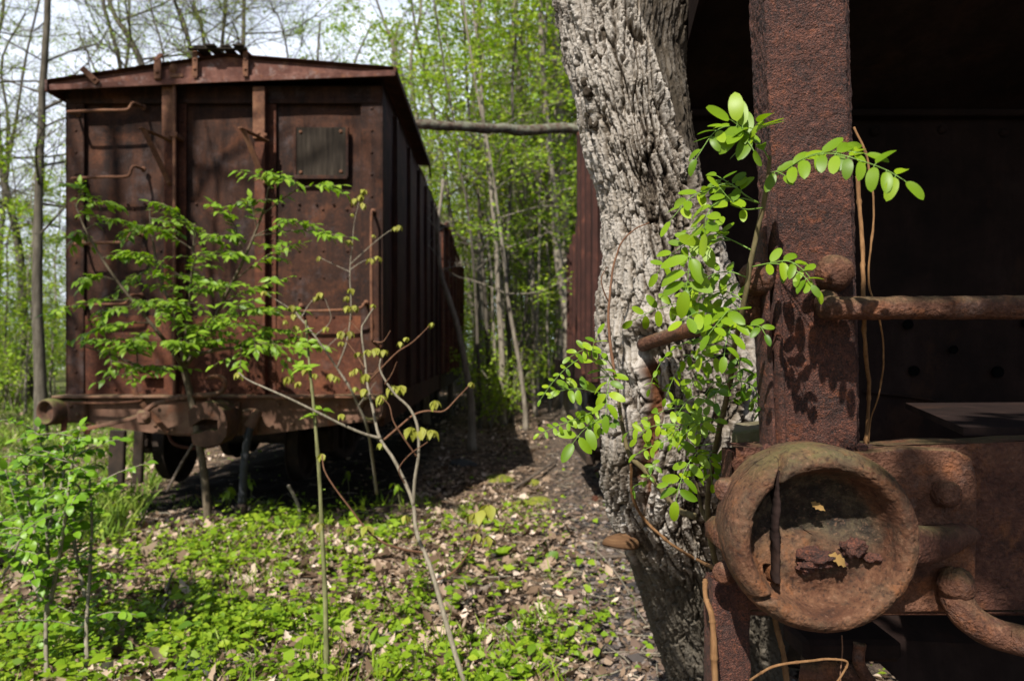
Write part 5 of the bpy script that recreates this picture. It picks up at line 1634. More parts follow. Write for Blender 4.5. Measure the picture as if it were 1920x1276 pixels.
# taller leafy sprigs
for _ in range(150):
    x, y = scatter(1, 2.4, 6.2, 1.4, .8, -.02, .2)
    x, y = float(x[0]), float(y[0])
    if x < -2.2 and y > 4.6 and R0.random() < .6: continue
    h = R0.uniform(.10, .26); z = float(gz(x, y))
    top = A(x + R0.normal(0, .03), y + R0.normal(0, .03), z + h)
    q = spline(np.array([A(x, y, z), A(x, y, z + h * .5) + R0.normal(0, .01, 3), top]), 8)
    b.tube(q, .0016, 4, 0, .2, cap=False)
    m_ = R0.integers(3, 6)
    pp, dd, nn_, ll = [], [], [], []
    for j in range(m_):
        t = .3 + .7 * j / m_; c = q[min(int(t * 7), 7)]
        a = R0.uniform(0, 6.28) + j * 1.57
        for s in (0, pi):
            pp.append(c); dd.append(A(cos(a + s), sin(a + s), .15)); nn_.append(A(0, -.2, 1) + R0.normal(0, .25, 3)); ll.append(R0.uniform(.035, .065) * (1.15 - .4 * t))
    ll = np.array(ll)
    b.leaves(np.array(pp), np.array(dd), np.array(nn_), ll, ll * .33, OVATE, .15, .2, np.clip(R0.normal(.6, .2, len(pp)), 0, 1))
# broad-leaved rosettes and blades of grass among them
for _ in range(110):
    x, y = scatter(1, 2.4, 6, 1.4, .85, .0, .2); x, y = float(x[0]), float(y[0])
    if -3.6 < x < -2.2 and y > 4.8: continue
    k = R0.integers(5, 9); a = R0.uniform(0, 6.28) + np.arange(k) * 2.4; z = float(gz(x, y)) + .01
    L = R0.uniform(.06, .12, k)
    b.leaves(np.tile(A(x, y, z), (k, 1)), np.stack([np.cos(a), np.sin(a), R0.uniform(.25, 1.1, k)], 1), A(0, -.2, 1) + R0.normal(0, .2, (k, 3)), L, L * R0.uniform(.16, .3), OVATE, .2, R0.uniform(.1, .6, k), np.clip(R0.normal(R0.uniform(.3, .9), .12, k), 0, 1))
X, Y = scatter(900, 2.3, 7, 1.4, .85, .05, .2)
for x, y in zip(X, Y):
    if fbm(A(x * 1.3, y * 1.3)[None], 2, 70)[0] < .05: continue
    k = 6; a = R0.uniform(0, 6.28, k); L = R0.uniform(.05, .17, k)
    b.leaves(np.tile(A(x, y, float(gz(x, y))), (k, 1)) + R0.normal(0, .02, (k, 3)) * A(1, 1, 0), np.stack([np.cos(a) * .6, np.sin(a) * .6, np.ones(k)], 1), R0.normal(0, 1, (k, 3)), L, .0035, [0, 1., .8, 0], .2, R0.uniform(.1, .8, k), R0.uniform(.2, .9, k))
tag(b.build('ground_cover', M['cover'], None, smooth=True), 'bright green low leafy plants spread over the sunlit forest floor', 'ground cover', kind='stuff')

# grass tufts
b = MB()
X, Y = scatter(2600, 4.5, 30, 1.3, .95, -.55, 2.5)
for x, y in zip(X, Y):
    if x > -.42 * y - .6: continue
    z = float(gz(x, y)); k = 7
    az = R0.uniform(0, 6.28, k)
    d = np.stack([np.cos(az) * .5, np.sin(az) * .5, np.ones(k)], 1)
    L = R0.uniform(.08, .26, k)
    b.leaves(np.tile(A(x, y, z), (k, 1)) + R0.normal(0, .03, (k, 3)) * A(1, 1, 0), d, R0.normal(0, 1, (k, 3)), L, .006 + .0006 * y, [0, 1., .8, 0], .2, R0.uniform(.1, .7, k), R0.random(k))
tag(b.build('grass', M['grass'], None, smooth=True), 'pale green grass growing past the far corner of the boxcar', 'grass', kind='stuff')

# moss cushions in the passage
m, nt, out = new_mat('moss')
n1 = noise(nt, coords(nt), 30, 6, .7)
bs = nd(nt, 'ShaderNodeBsdfPrincipled', {'Base Color': ramp(nt, n1, [(.3, (.06, .07, .008)), (.5, (.17, .18, .014)), (.7, (.28, .26, .03))]), 'Roughness': .95, 'Normal': nd(nt, 'ShaderNodeBump', {'Strength': .8, 'Distance': .02, 'Height': noise(nt, coords(nt), 90, 5, .7)}).outputs[0]})
nt.links.new(bs.outputs[0], out.inputs[0])
M['moss'] = m
b = MB()
for px, py, rx, ry in ((940, 898, .24, .22), (990, 945, .22, .13), (960, 952, .12, .10), (1015, 938, .14, .08), (925, 905, .12, .12), (1000, 905, .10, .08)):
    c = ground_at(px, py)
    na, nr_ = 36, 9
    G = np.zeros((nr_, na, 3))
    for i, t in enumerate(np.linspace(.01, 1, nr_)):
        a = np.arange(na) * 2 * pi / na
        k = 1 + .35 * fbm(np.stack([np.cos(a) * 1.5 + px, np.sin(a) * 1.5], 1), 3, 3)
        G[i, :, 0] = c[0] + rx * t * k * np.cos(a); G[i, :, 1] = c[1] + ry * t * k * np.sin(a)
        G[i, :, 2] = gz(G[i, :, 0], G[i, :, 1]) + .055 * (1 - t * t) - .008 + .012 * fbm(G[i] * 14, 3, 4)
    b.grid(G, close_v=True)
tag(b.build('moss', M['moss'], None, smooth=True), 'yellow green moss cushions on the ground between the two cars', 'moss', kind='stuff')

# bits of thin twig lying about
b = MB()
X, Y = scatter(1500, 2.3, 13, 1.4, .8, .35, .4)
for x, y in zip(X, Y):
    a = R0.uniform(0, 3.14); L = R0.uniform(.03, .3)
    q = np.array([A(x, y, 0), A(x + cos(a) * L / 2, y + sin(a) * L / 2, 0) + R0.normal(0, .015, 3), A(x + cos(a) * L, y + sin(a) * L, 0)])
    q[:, 2] = gz(q[:, 0], q[:, 1]) + R0.uniform(.01, .035, 3)
    b.tube(spline(q, 6), R0.uniform(.001, .0042), 5, 0, R0.random())
tag(b.build('twigs', M['twig_grey'], None, smooth=True), 'broken thin twigs scattered over the leaf litter', 'twig litter', kind='stuff')


# ================================================================ fallen wood
def stick(name, label, cat, pts, r0, r1, mat, n=30, sides=8, grp=None, wob=.006):
    b = MB(); q = spline(np.array(pts), n)
    q = q + wob * np.stack([fbm(q * 6 + k * 7, 3, k) for k in range(3)], 1)
    b.tube(q, np.linspace(r0, r1, n) * (1 + .14 * fbm(q * 11, 3, 3)), sides)
    return tag(b.build(name, M[mat], None, smooth=True), label, cat, grp)
M['deadwood'] = woodmat('dead_wood', [(.04, .03, .022), (.11, .085, .065), (.2, .16, .125)], (4, 20, 20), .6)
M['log'] = woodmat('log_bark', [(.02, .014, .01), (.08, .055, .04), (.17, .13, .10)], (3, 12, 12), 1., moss=(.2, .21, .15))
g = lambda px, py, dz=.02: ground_at(px, py) + A(0, 0, dz)
stick('fallen_branch', 'dark crooked branch lying across the leaf litter in the sunlit passage', 'branch', [g(964, 918, .02), g(990, 906, .05), g(1020, 890, .08), g(1045, 868, .05)], .022, .013, 'deadwood')
stick('fallen_branch', 'short dark stick beside the moss in the passage', 'branch', [g(915, 908, .015), g(945, 912, .03), g(975, 907, .02)], .014, .010, 'deadwood')
stick('fallen_branch', 'grey split stick on the cinders next to the shelf fungus', 'branch', [g(1108, 1050, .015), g(1145, 1049, .02), g(1200, 1046, .02)], .011, .016, 'deadwood')
stick('fallen_branch', 'thin bent stick among the green plants at the middle of the ground', 'branch', [g(282, 1165, .02), g(305, 1150, .04), g(320, 1110, .09), g(333, 1095, .10)], .008, .005, 'deadwood')
stick('dry_stem', 'thin pale dry stem lying over the cinders towards the trunk', 'stem', [g(1110, 1038, .05), g(1140, 1065, .04), g(1165, 1098, .03), g(1180, 1120, .02)], .0035, .003, 'twig_grey')
stick('stump_stick', 'broken grey stick standing upright in front of the wheels', 'stick', [g(560, 985, -.02), g(561, 985, .0) + A(.0, 0, .12), g(558, 985) + A(-.03, 0, .22), g(545, 985) + A(-.02, 0, .31)], .017, .013, 'twig_grey')
stick('leaning_rod', 'thin rod leaning against the coupler of the boxcar', 'rod', [P(312, 922, 5.55), P(336, 876, 5.58), P(362, 832, 5.6)], .013, .011, 'deadwood', wob=.001)
# the dead trunk lying high across the gap from roof to hopper
q = [P(700, 226, 8.4), P(745, 232, 8.4), P(800, 233, 8.5), P(850, 234, 8.7), P(900, 239, 8.9), P(950, 240, 9.2), P(985, 243, 9.4), P(1015, 243, 9.5), P(1045, 239, 9.6), P(1085, 240, 9.7), P(1150, 238, 9.9), P(1230, 226, 10.2)]
b = MB(); qq = spline(np.array(q), 120)
qq = qq + .06 * np.stack([fbm(qq * 1.6 + k * 7, 3, k) for k in range(3)], 1)
b.tube(qq, np.linspace(.058, .074, 120) * (1 + .18 * fbm(qq * 4, 3, 3)), 18)
b.V[0] = rough(b.V[0], .012, 11, 3)
tag(b.build('fallen_log', M['log'], None, smooth=True), 'slim dead trunk lying level from the boxcar roof across the gap to the hopper car', 'log')
# bits of rusty iron and a pale stone
for lab, px, py, sx, sy, sz in (('small rusty iron plate on the cinders against the trunk, the farther one', 1122, 884, .05, .03, .012), ('square rusty iron stub on the cinders against the trunk, the closer one', 1116, 938, .03, .03, .028)):
    c = g(px, py, .02); b = MB(); b.chbox(c, np.eye(3), A(sx, sy, sz), .006)
    tag(b.build('iron_scrap', M['car_low'], None), lab, 'scrap', 'iron scraps by the trunk')
c = ground_at(912, 744); b = MB(); b.ball(c + A(0, 0, .05), .085, (.8, .8, .9), 18, .3, 4)
tag(b.build('stone', plain('pale_stone', (.42, .46, .5)), None, smooth=True), 'small pale bluish stone at the foot of the thin trees in the gap', 'stone')
for lab, px, py, s in (('dark wet block half buried in the green plants at the lower middle', 365, 1265, .09), ('dark slab tilted among the green plants below the sapling', 488, 1146, .06), ('grey flat stones in the passage shadow', 865, 872, .16)):
    c = ground_at(px, py); b = MB(); b.ball(c + A(0, 0, .01), s, (1.3, 1, .45), 22, .5, px)
    tag(b.build('stone', plain('dark_stone', (.05, .05, .048)), None, smooth=True), lab, 'stone')
# ================================================================ shrubs and saplings between the viewer and the boxcar
M['sapleaf'] = leafmat('sapling_leaf', [(.08, .16, .010), (.17, .30, .018), (.27, .40, .035)], .42, (1., 1.03, .3), .45, .3)
M['mapleleaf'] = leafmat('young_maple_leaf', [(.16, .14, .025), (.28, .29, .04), (.4, .38, .08)], .38, (1., 1., .45), .55, .25)
M['bushleaf'] = leafmat('bush_leaf', [(.07, .17, .010), (.16, .31, .016), (.26, .41, .025)], .4, (1., 1.05, .35), .42, .35)
M['stemgreen'] = woodmat('green_stem', [(.06, .06, .025), (.14, .14, .06), (.24, .24, .11)], (30, 30, 6), .2)
M['bark_thin'] = woodmat('sapling_bark', [(.045, .035, .022), (.11, .085, .055), (.19, .155, .105)], (30, 30, 8), .4)
RP = np.random.default_rng(31)


def spray(b, q, n, L, prof=OVATE, wr=.24, t0=.1, droop=.25, var=.55, spread=.9, mat=0, curl=.3):
    """alternate leaves along a twig"""
    T = unit(np.gradient(q, axis=0)); m = len(q)
    pp, dd, nn_, ll = [], [], [], []
    for i in range(n):
        t = t0 + (1 - t0) * (i + RP.random() * .6) / n
        k = min(int(t * (m - 1)), m - 1)
        s = unit(np.cross(T[k], UP)) * (1 if i % 2 else -1)
        pp.append(q[k]); dd.append(unit(s * spread + T[k] * .7 + A(0, 0, -droop) + RP.normal(0, .25, 3)))
        nn_.append(unit(A(-.15, -.45, 1) + RP.normal(0, .28, 3))); ll.append(L * RP.uniform(.7, 1.15))
    pp.append(q[-1]); dd.append(T[-1]); nn_.append(A(0, -.4, 1)); ll.append(L)
    ll = np.array(ll)
    b.leaves(np.array(pp), np.array(dd), np.array(nn_), ll, ll * wr, prof, RP.uniform(.05, .35, len(ll)), RP.uniform(.0, curl * 2, len(ll)), np.clip(RP.normal(var, .22, len(ll)), 0, 1), mat)


def make_leafy_sapling():
    base = ground_at(391, 978)
    Yb = base[1]
    root = thing('sapling', 'leafy green sapling with flat layered branches in front of the rusty boxcar end', 'sapling', base)
    b = MB()
    st = spline(np.array([base - A(0, 0, .05), P(384, 900, Yb), P(372, 820, Yb - .02), P(357, 740, Yb - .05), P(345, 690, Yb - .08)]), 30)
    b.tube(st, np.linspace(.034, .026, 30), 9)
    fork = st[-1]
    mains = [
        [(345, 690, Yb - .1), (348, 640, 5.1), (356, 560, 5.0), (362, 480, 4.9), (365, 420, 4.85)],
        [(345, 690, Yb - .1), (380, 640, 5.1), (420, 560, 4.9), (460, 480, 4.8), (492, 400, 4.75), (505, 345, 4.7)],
        [(345, 690, Yb - .1), (310, 640, 5.1), (270, 590, 5.0), (215, 520, 5.0), (165, 440, 5.0), (140, 380, 5.0)],
        [(350, 670, Yb - .1), (410, 655, 5.0), (470, 650, 4.9), (540, 640, 4.8)],
        [(345, 690, Yb - .1), (280, 690, 5.2), (220, 670, 5.1), (160, 650, 5.0)],
        [(345, 680, Yb - .1), (330, 600, 5.3), (300, 520, 5.3), (285, 440, 5.3), (280, 390, 5.3)],
    ]
    wood = b
    lf = MB()
    mq = []
    for m_ in mains:
        q = spline(pts3(m_), 30); mq.append(q)
        wood.tube(q, np.linspace(.017, .005, 30), 6)
    sprays = [  # start on a main (index, fraction), then the tip and number of leaves
        (1, .97, (560, 345, 4.6), 9), (1, .95, (520, 325, 4.6), 8), (1, .8, (640, 347, 4.6), 7), (1, .75, (470, 372, 4.7), 10), (1, .72, (590, 420, 4.6), 12), (1, .7, (655, 445, 4.55), 10),
        (1, .6, (400, 380, 4.8), 12), (1, .62, (330, 400, 4.9), 14), (0, .95, (280, 378, 4.8), 10), (0, .8, (250, 420, 4.8), 14), (0, .85, (440, 440, 4.7), 13), (0, .6, (230, 470, 4.7), 15), (0, .7, (465, 480, 4.7), 14),
        (2, .98, (150, 345, 5.0), 6), (2, .95, (205, 380, 4.9), 7), (2, .85, (215, 410, 4.9), 8), (2, .8, (135, 462, 5.0), 7), (2, .7, (240, 480, 4.9), 11), (2, .6, (150, 540, 4.9), 11), (2, .5, (85, 588, 4.7), 11), (2, .45, (190, 600, 4.8), 13),
        (0, .45, (290, 500, 4.7), 14), (0, .5, (440, 530, 4.6), 14), (1, .4, (540, 520, 4.6), 13), (1, .5, (570, 455, 4.6), 12), (1, .3, (520, 575, 4.5), 13), (0, .3, (250, 560, 4.6), 15), (0, .25, (410, 590, 4.5), 15),
        (5, .9, (340, 440, 5.0), 11), (5, .6, (200, 560, 5.0), 12), (5, .5, (380, 545, 4.8), 13), (2, .35, (160, 625, 4.7), 15), (2, .3, (235, 655, 4.6), 13), (4, .9, (160, 640, 4.8), 10), (4, .7, (210, 690, 4.7), 9), (4, .45, (250, 640, 4.6), 14),
        (3, .3, (410, 640, 4.6), 12), (3, .5, (450, 690, 4.6), 10), (3, .7, (500, 615, 4.6), 12), (3, .9, (570, 655, 4.6), 11), (3, .95, (540, 690, 4.6), 8), (3, .6, (480, 660, 4.4), 11), (0, .15, (320, 640, 4.4), 15), (0, .1, (370, 620, 4.4), 14), (0, .12, (420, 600, 4.4), 12),
        (4, .3, (320, 700, 4.7), 9), (4, .5, (250, 715, 4.8), 8), (1, .25, (480, 560, 4.4), 13), (0, .35, (330, 560, 4.4), 14), (0, .55, (380, 470, 4.5), 13), (1, .15, (455, 610, 4.5), 12), (5, .75, (235, 450, 5.1), 10), (5, .35, (300, 600, 4.9), 13)]
    for mi, f, tip, n in sprays:
        q0 = mq[mi][min(int(f * 29), 29)]
        tp = P(*tip)
        mid = (q0 + tp) / 2 + A(0, 0, .05) + RP.normal(0, .025, 3)
        q = spline(np.array([q0, mid, tp]), 20)
        wood.tube(q, np.linspace(.006, .0022, 20), 5)
        spray(lf, q, int(n * 2.0), .078, t0=.22, droop=.12, wr=.22)
        # side twigs
        for s in range(3):
            k = RP.integers(7, 17)
            e = q[k] + unit((q[min(k + 2, 19)] - q[k - 2]) + unit(np.cross(tp - q0, UP)) * RP.choice([-1, 1]) * .25) * RP.uniform(.12, .26) + A(0, 0, -.02)
            q2 = spline(np.array([q[k], (q[k] + e) / 2 + A(0, 0, .012), e]), 10)
            wood.tube(q2, np.linspace(.003, .0015, 10), 4)
            spray(lf, q2, 6, .072, t0=.25, droop=.12, wr=.22)
    wood.build('trunk', M['bark_thin'], root, smooth=True)
    lf.build('foliage', M['sapleaf'], root, smooth=True)


make_leafy_sapling()


def drooping(b, c, L, n=6, mat=0, var=.5):
    """a bud's bunch of small folded leaves hanging down"""
    a0 = RP.uniform(0, 6.28)
    a = a0 + np.arange(n) * 2 * pi / n + RP.normal(0, .2, n)
    d = np.stack([np.cos(a) * .75, np.sin(a) * .75, RP.uniform(-1.1, -.35, n)], 1)
    nr = np.stack([np.cos(a), np.sin(a), np.full(n, .9)], 1)
    LL = L * RP.uniform(.7, 1.15, n)
    b.leaves(np.tile(c, (n, 1)), d, nr, LL, LL * .3, OVATE, .35, .35, np.clip(RP.normal(var, .2, n), 0, 1), mat)


def make_maple_sapling():
    base = P(872, 1290, 2.75)
    base = A(base[0], base[1], float(gz(base[0], base[1])))
    root = thing('maple_sapling', 'slender pale maple sapling with drooping yellow green leaf bunches on bare twigs', 'sapling', base)
    wood, tw, lf = MB(), MB(), MB()
    def br(l, r0, r1, mb=wood, n=40):
        q = spline(pts3(l), n); mb.tube(q, np.linspace(r0, r1, n) * (1 + .08 * fbm(q * 30, 2, 3)), 7); return q
    br([(880, 1300, 2.74), (860, 1245, 2.75), (835, 1160, 2.78), (808, 1065, 2.82), (782, 1000, 2.86), (775, 945, 2.88), (760, 905, 2.9), (738, 860, 2.92), (712, 820, 2.94), (700, 770, 2.96), (688, 715, 2.98), (685, 680, 3.0), (678, 620, 3.0), (686, 600, 3.0), (700, 578, 3.0)], .0115, .003, n=80)
    br([(775, 950, 2.88), (778, 900, 2.86), (785, 850, 2.85), (783, 800, 2.84), (768, 765, 2.84), (742, 740, 2.84), (722, 712, 2.84), (712, 690, 2.84), (714, 672, 2.84)], .008, .003)
    br([(715, 822, 2.94), (680, 812, 2.9), (640, 795, 2.86), (600, 775, 2.82), (545, 748, 2.78), (500, 728, 2.75), (465, 712, 2.73), (447, 698, 2.72)], .007, .003)
    br([(720, 824, 2.93), (748, 800, 2.92), (775, 778, 2.92), (800, 770, 2.92), (832, 770, 2.92), (858, 745, 2.92), (884, 718, 2.92)], .005, .0022, tw)
    br([(688, 718, 2.98), (715, 690, 2.96), (745, 660, 2.94), (775, 640, 2.92), (810, 606, 2.9)], .0045, .002, tw)
    br([(684, 690, 2.99), (665, 660, 3.0), (650, 640, 3.0), (640, 622, 3.0)], .004, .002, tw)
    br([(782, 856, 2.85), (758, 822, 2.82), (738, 790, 2.8), (730, 760, 2.8), (715, 745, 2.8)], .004, .002, tw)
    br([(678, 625, 3.0), (664, 610, 3.0), (652, 598, 3.0)], .003, .0015, tw)
    br([(710, 690, 2.84), (700, 700, 2.86), (690, 700, 2.9)], .003, .002, tw)
    br([(722, 720, 2.84), (735, 700, 2.82), (744, 678, 2.8)], .003, .0015, tw)
    br([(760, 908, 2.9), (748, 880, 2.86), (768, 852, 2.84), (802, 828, 2.82)], .0035, .0015, tw)
    br([(700, 640, 2.98), (718, 640, 2.95), (732, 620, 2.94)], .003, .0015, tw)
    br([(798, 1036, 2.84), (760, 1030, 2.8), (722, 1018, 2.76), (690, 995, 2.74), (655, 950, 2.72), (625, 910, 2.7), (608, 880, 2.69), (604, 852, 2.69)], .0055, .0026, tw, 50)
    br([(816, 1088, 2.81), (845, 1075, 2.78), (870, 1048, 2.76), (892, 1005, 2.74), (908, 965, 2.73), (916, 945, 2.72)], .004, .002, tw, 40)
    wood.build('trunk', M['twig_grey'], root, smooth=True)
    tw.build('twig', M['twig_red'], root, smooth=True)
    for px, py, L, n in ((884, 716, .03, 5), (810, 604, .026, 5), (640, 620, .034, 6), (672, 660, .03, 5), (690, 655, .034, 6), (705, 652, .038, 6), (720, 655, .034, 6), (668, 690, .034, 5), (686, 700, .04, 6), (715, 740, .042, 7), (735, 722, .045, 7), (752, 722, .045, 7), (683, 728, .036, 6),
                         (770, 800, .052, 7), (790, 800, .055, 8), (808, 805, .05, 7), (815, 750, .04, 6), (640, 775, .028, 5), (604, 850, .034, 6), (712, 830, .03, 4), (750, 640, .026, 4), (762, 632, .022, 4), (700, 570, .022, 4), (447, 697, .036, 6), (655, 985, .036, 5), (600, 980, .036, 5), (688, 985, .04, 5),
                         (916, 945, .062, 6), (905, 955, .06, 5), (890, 960, .055, 5), (895, 1000, .04, 4), (915, 1005, .04, 4), (760, 965, .036, 4), (1, 1, 0, 0)):
        if L: drooping(lf, P(px, py, 2.86 if py < 900 else 2.73), L * 1.15, n)
    lf.build('foliage', M['mapleleaf'], root, smooth=True)


make_maple_sapling()


def make_bud_sapling():
    base = ground_at(706, 925)
    Y0 = base[1]
    root = thing('maple_sapling', 'thin twiggy maple sapling with tiny yellow buds against the shaded end of the boxcar', 'sapling', base)
    w_, lf = MB(), MB()
    def br(l, r0, r1, n=30):
        q = spline(pts3(l, 4.6), n); w_.tube(q, np.linspace(r0, r1, n), 5); return q
    k = min(Y0, 5.4)
    br([(706, 925, k), (698, 860, k - .2), (688, 800, 4.9), (672, 760, 4.8), (655, 725, 4.7), (632, 690, 4.7), (605, 650, 4.6), (575, 610, 4.6), (555, 585, 4.6)], .013, .004, 50)
    br([(575, 610), (545, 580), (515, 560), (495, 545)], .004, .002)
    br([(565, 595), (580, 570), (600, 548)], .004, .002)
    br([(632, 690), (650, 640), (658, 580), (656, 520), (658, 480), (662, 460)], .006, .0025)
    br([(657, 495), (690, 465), (720, 440), (748, 422)], .0035, .0018)
    br([(657, 510), (625, 495), (598, 482)], .003, .0015)
    br([(660, 470), (664, 420), (672, 385), (682, 360)], .003, .0015)
    br([(657, 505), (680, 490), (705, 482)], .003, .0015)
    br([(608, 655), (630, 635), (650, 615)], .003, .0015)
    br([(672, 760), (690, 735), (705, 715)], .003, .0015)
    br([(590, 630), (620, 600), (610, 560)], .003, .0015)
    w_.build('trunk', M['twig_grey'], root, smooth=True)
    for px, py, L in ((748, 422, .05), (740, 425, .04), (682, 355, .06), (676, 365, .06), (665, 372, .055), (680, 380, .05), (660, 400, .03), (655, 450, .05), (700, 440, .03), (708, 480, .055), (695, 484, .05), (598, 480, .045), (600, 548, .055), (592, 556, .05), (658, 540, .06), (650, 555, .05), (665, 572, .06), (652, 573, .06), (640, 640, .05),
                      (550, 588, .05), (548, 572, .05), (555, 610, .05), (612, 612, .05), (535, 600, .05), (575, 690, .06), (590, 700, .06), (630, 705, .06), (540, 705, .07), (655, 620, .06), (560, 715, .05), (660, 695, .05), (620, 700, .07), (665, 725, .05), (495, 545, .04)):
        drooping(lf, P(px, py, 4.6), L, 5, var=.6)
    lf.build('foliage', M['mapleleaf'], root, smooth=True)


make_bud_sapling()


def make_stalk():
    base = P(614, 1290, 2.7); base = A(base[0], base[1], float(gz(base[0], base[1])))
    root = thing('sapling', 'straight thin greenish stalk with a few small leaf tufts standing alone before the boxcar', 'sapling', base)
    b = MB()
    q = spline(np.array([A(P(612, 1290, 2.8)[0], 2.8, base[2] - .03), P(612, 1230, 2.8), P(610, 1120, 2.82), P(604, 1000, 2.84), P(598, 880, 2.86), P(588, 760, 2.88), P(580, 680, 2.89), P(573, 600, 2.9)]), 60)
    r = np.linspace(.0125, .0045, 60); r[::9] *= 1.25
    b.tube(q, r, 8); b.build('stem', M['stemgreen'], root, smooth=True)
    lf = MB()
    for px, py, n, L in ((577, 640, 5, .05), (570, 692, 7, .07), (582, 650, 4, .05), (590, 778, 8, .065), (604, 768, 6, .06), (595, 835, 2, .02), (612, 1165, 7, .08), (618, 1170, 5, .07), (600, 920, 2, .03), (566, 622, 5, .06), (560, 688, 4, .06)):
        a = RP.uniform(0, 6.28, n)
        d = np.stack([np.cos(a), np.sin(a) * .6, RP.uniform(-.1, .7, n)], 1); L_ = L * RP.uniform(.6, 1.1, n)
        lf.leaves(np.tile(P(px, py, 2.87), (n, 1)), d, A(-.2, -.5, 1) + RP.normal(0, .3, (n, 3)), L_, L_ * .22, OVATE, .2, .3, np.clip(RP.normal(.75, .2, n), 0, 1))
    lf.build('foliage', M['sapleaf'], root, smooth=True)


make_stalk()


def make_bush():
    base = P(100, 1290, 3.0); base = A(base[0], base[1], float(gz(base[0], base[1])))
    root = thing('bush', 'dense bright green bush with oval leaves on upright stems at the edge of the clearing', 'bush', base)
    w_, lf = MB(), MB()
    stems = [[(88, 1276, 2.9), (86, 1180, 2.95), (90, 1050, 3.0), (85, 950, 3.05), (80, 860, 3.1), (72, 800, 3.1)],
             [(165, 1276, 2.9), (162, 1180, 2.95), (168, 1080, 3.0), (172, 980, 3.0), (168, 900, 3.0), (165, 868, 3.0)],
             [(90, 1150, 2.95), (110, 1050, 2.9), (125, 950, 2.85), (135, 870, 2.85), (150, 800, 2.85)],
             [(88, 1120, 2.95), (60, 1020, 2.9), (30, 940, 2.85), (10, 880, 2.8)],
             [(88, 1080, 3.0), (60, 980, 3.1), (50, 900, 3.1), (45, 830, 3.1)],
             [(95, 1010, 3.0), (130, 960, 2.95), (150, 930, 2.9), (190, 905, 2.9)],
             [(88, 1100, 2.9), (40, 1060, 2.8), (-10, 1020, 2.75), (-60, 1000, 2.7)],
             [(90, 1000, 3.0), (110, 930, 3.1), (120, 880, 3.15), (118, 830, 3.15)],
             [(160, 1120, 3.0), (140, 1020, 3.05), (138, 950, 3.1), (130, 900, 3.1)],
             [(80, 1130, 3.0), (10, 980, 3.2), (-50, 900, 3.2), (-80, 850, 3.2)]]
    qs = []
    for s in stems:
        q = spline(pts3(s), 30); qs.append(q)
        w_.tube(q, np.linspace(.010, .003, 30), 6)
        spray(lf, q, 64, .048, OVAL, .3, t0=.06, var=.5)
    for k in range(88):
        q = qs[RP.integers(0, len(qs))]
        i = RP.integers(5, 29)
        a = RP.uniform(0, 6.28)
        e = q[i] + A(cos(a), sin(a), RP.uniform(-.1, .6)) * RP.uniform(.08, .30)
        q2 = spline(np.array([q[i], (q[i] + e) / 2 + A(0, 0, .02), e]), 10)
        w_.tube(q2, np.linspace(.003, .0013, 10), 4)
        spray(lf, q2, RP.integers(6, 12), .046, OVAL, .32, t0=.1, var=.5)
    # dry stubs
    for l in ([(0, 1085, 2.8), (20, 1055, 2.8), (35, 1015, 2.8)], [(105, 990, 2.9), (125, 950, 2.9), (150, 920, 2.9), (140, 905, 2.9)]):
        w_.tube(spline(pts3(l), 12), .005, 5)
    w_.build('stem', M['twig_grey'], root, smooth=True)
    lf.build('foliage', M['bushleaf'], root, smooth=True)


make_bush()


def make_fern_sprig():
    spots = (('drooping green sprout beside the black air hose', 470, 955, (468, 885), 8), ('low green sprout with hooked leaves at the foot of the air hose', 430, 960, (425, 912), 8), ('small green sprout in the shadow before the wheels', 655, 935, (648, 880), 6), ('pale seedling with round leaves next to the coupler sapling', 325, 945, (322, 925), 6), ('tall green weed beside the pale sapling fork', 752, 960, (740, 905), 7))
    for lab, px, py, top, n in spots:
        base = ground_at(px, py); t = P(*top, base[1] - .02)
        root = thing('weed', lab, 'plant', base, 'green sprouts before the boxcar')
        b = MB(); q = spline(np.array([base, (base + t) / 2 + A(.01, 0, 0), t]), 12); b.tube(q, .004, 5); b.build('stem', M['stemgreen'], root, smooth=True)
        lf = MB(); a = RP.uniform(0, 6.28, n)
        d = np.stack([np.cos(a), np.sin(a) * .5, RP.uniform(-.6, .1, n)], 1); L = RP.uniform(.05, .10, n)
        lf.leaves(np.repeat(q[-4:], n // 4 + 1, 0)[:n], d, A(-.1, -.3, 1) + RP.normal(0, .3, (n, 3)), L, L * .3, OVATE, .25, .6, np.clip(RP.normal(.5, .2, n), 0, 1))
        lf.build('foliage', M['cover'], root, smooth=True)


make_fern_sprig()
# ================================================================ the woods
M['treebark'] = woodmat('tree_bark', [(.08, .066, .05), (.2, .17, .13), (.34, .30, .235)], (9, 9, 1.6), .8, rough=.95)
M['darkbark'] = woodmat('dark_bark', [(.036, .030, .023), (.085, .072, .055), (.15, .13, .10)], (9, 9, 1.6), .8, rough=.95)
M['treeleaf'] = leafmat('spring_leaf', [(.12, .22, .014), (.22, .36, .025), (.33, .45, .04), (.42, .46, .08)], .45, (1., 1.02, .35), .55, .25)
M['budleaf'] = leafmat('bud_leaf', [(.16, .22, .03), (.27, .34, .05), (.36, .38, .10)], .35, (1., 1., .5), .6, .2)
RW = np.random.default_rng(404)


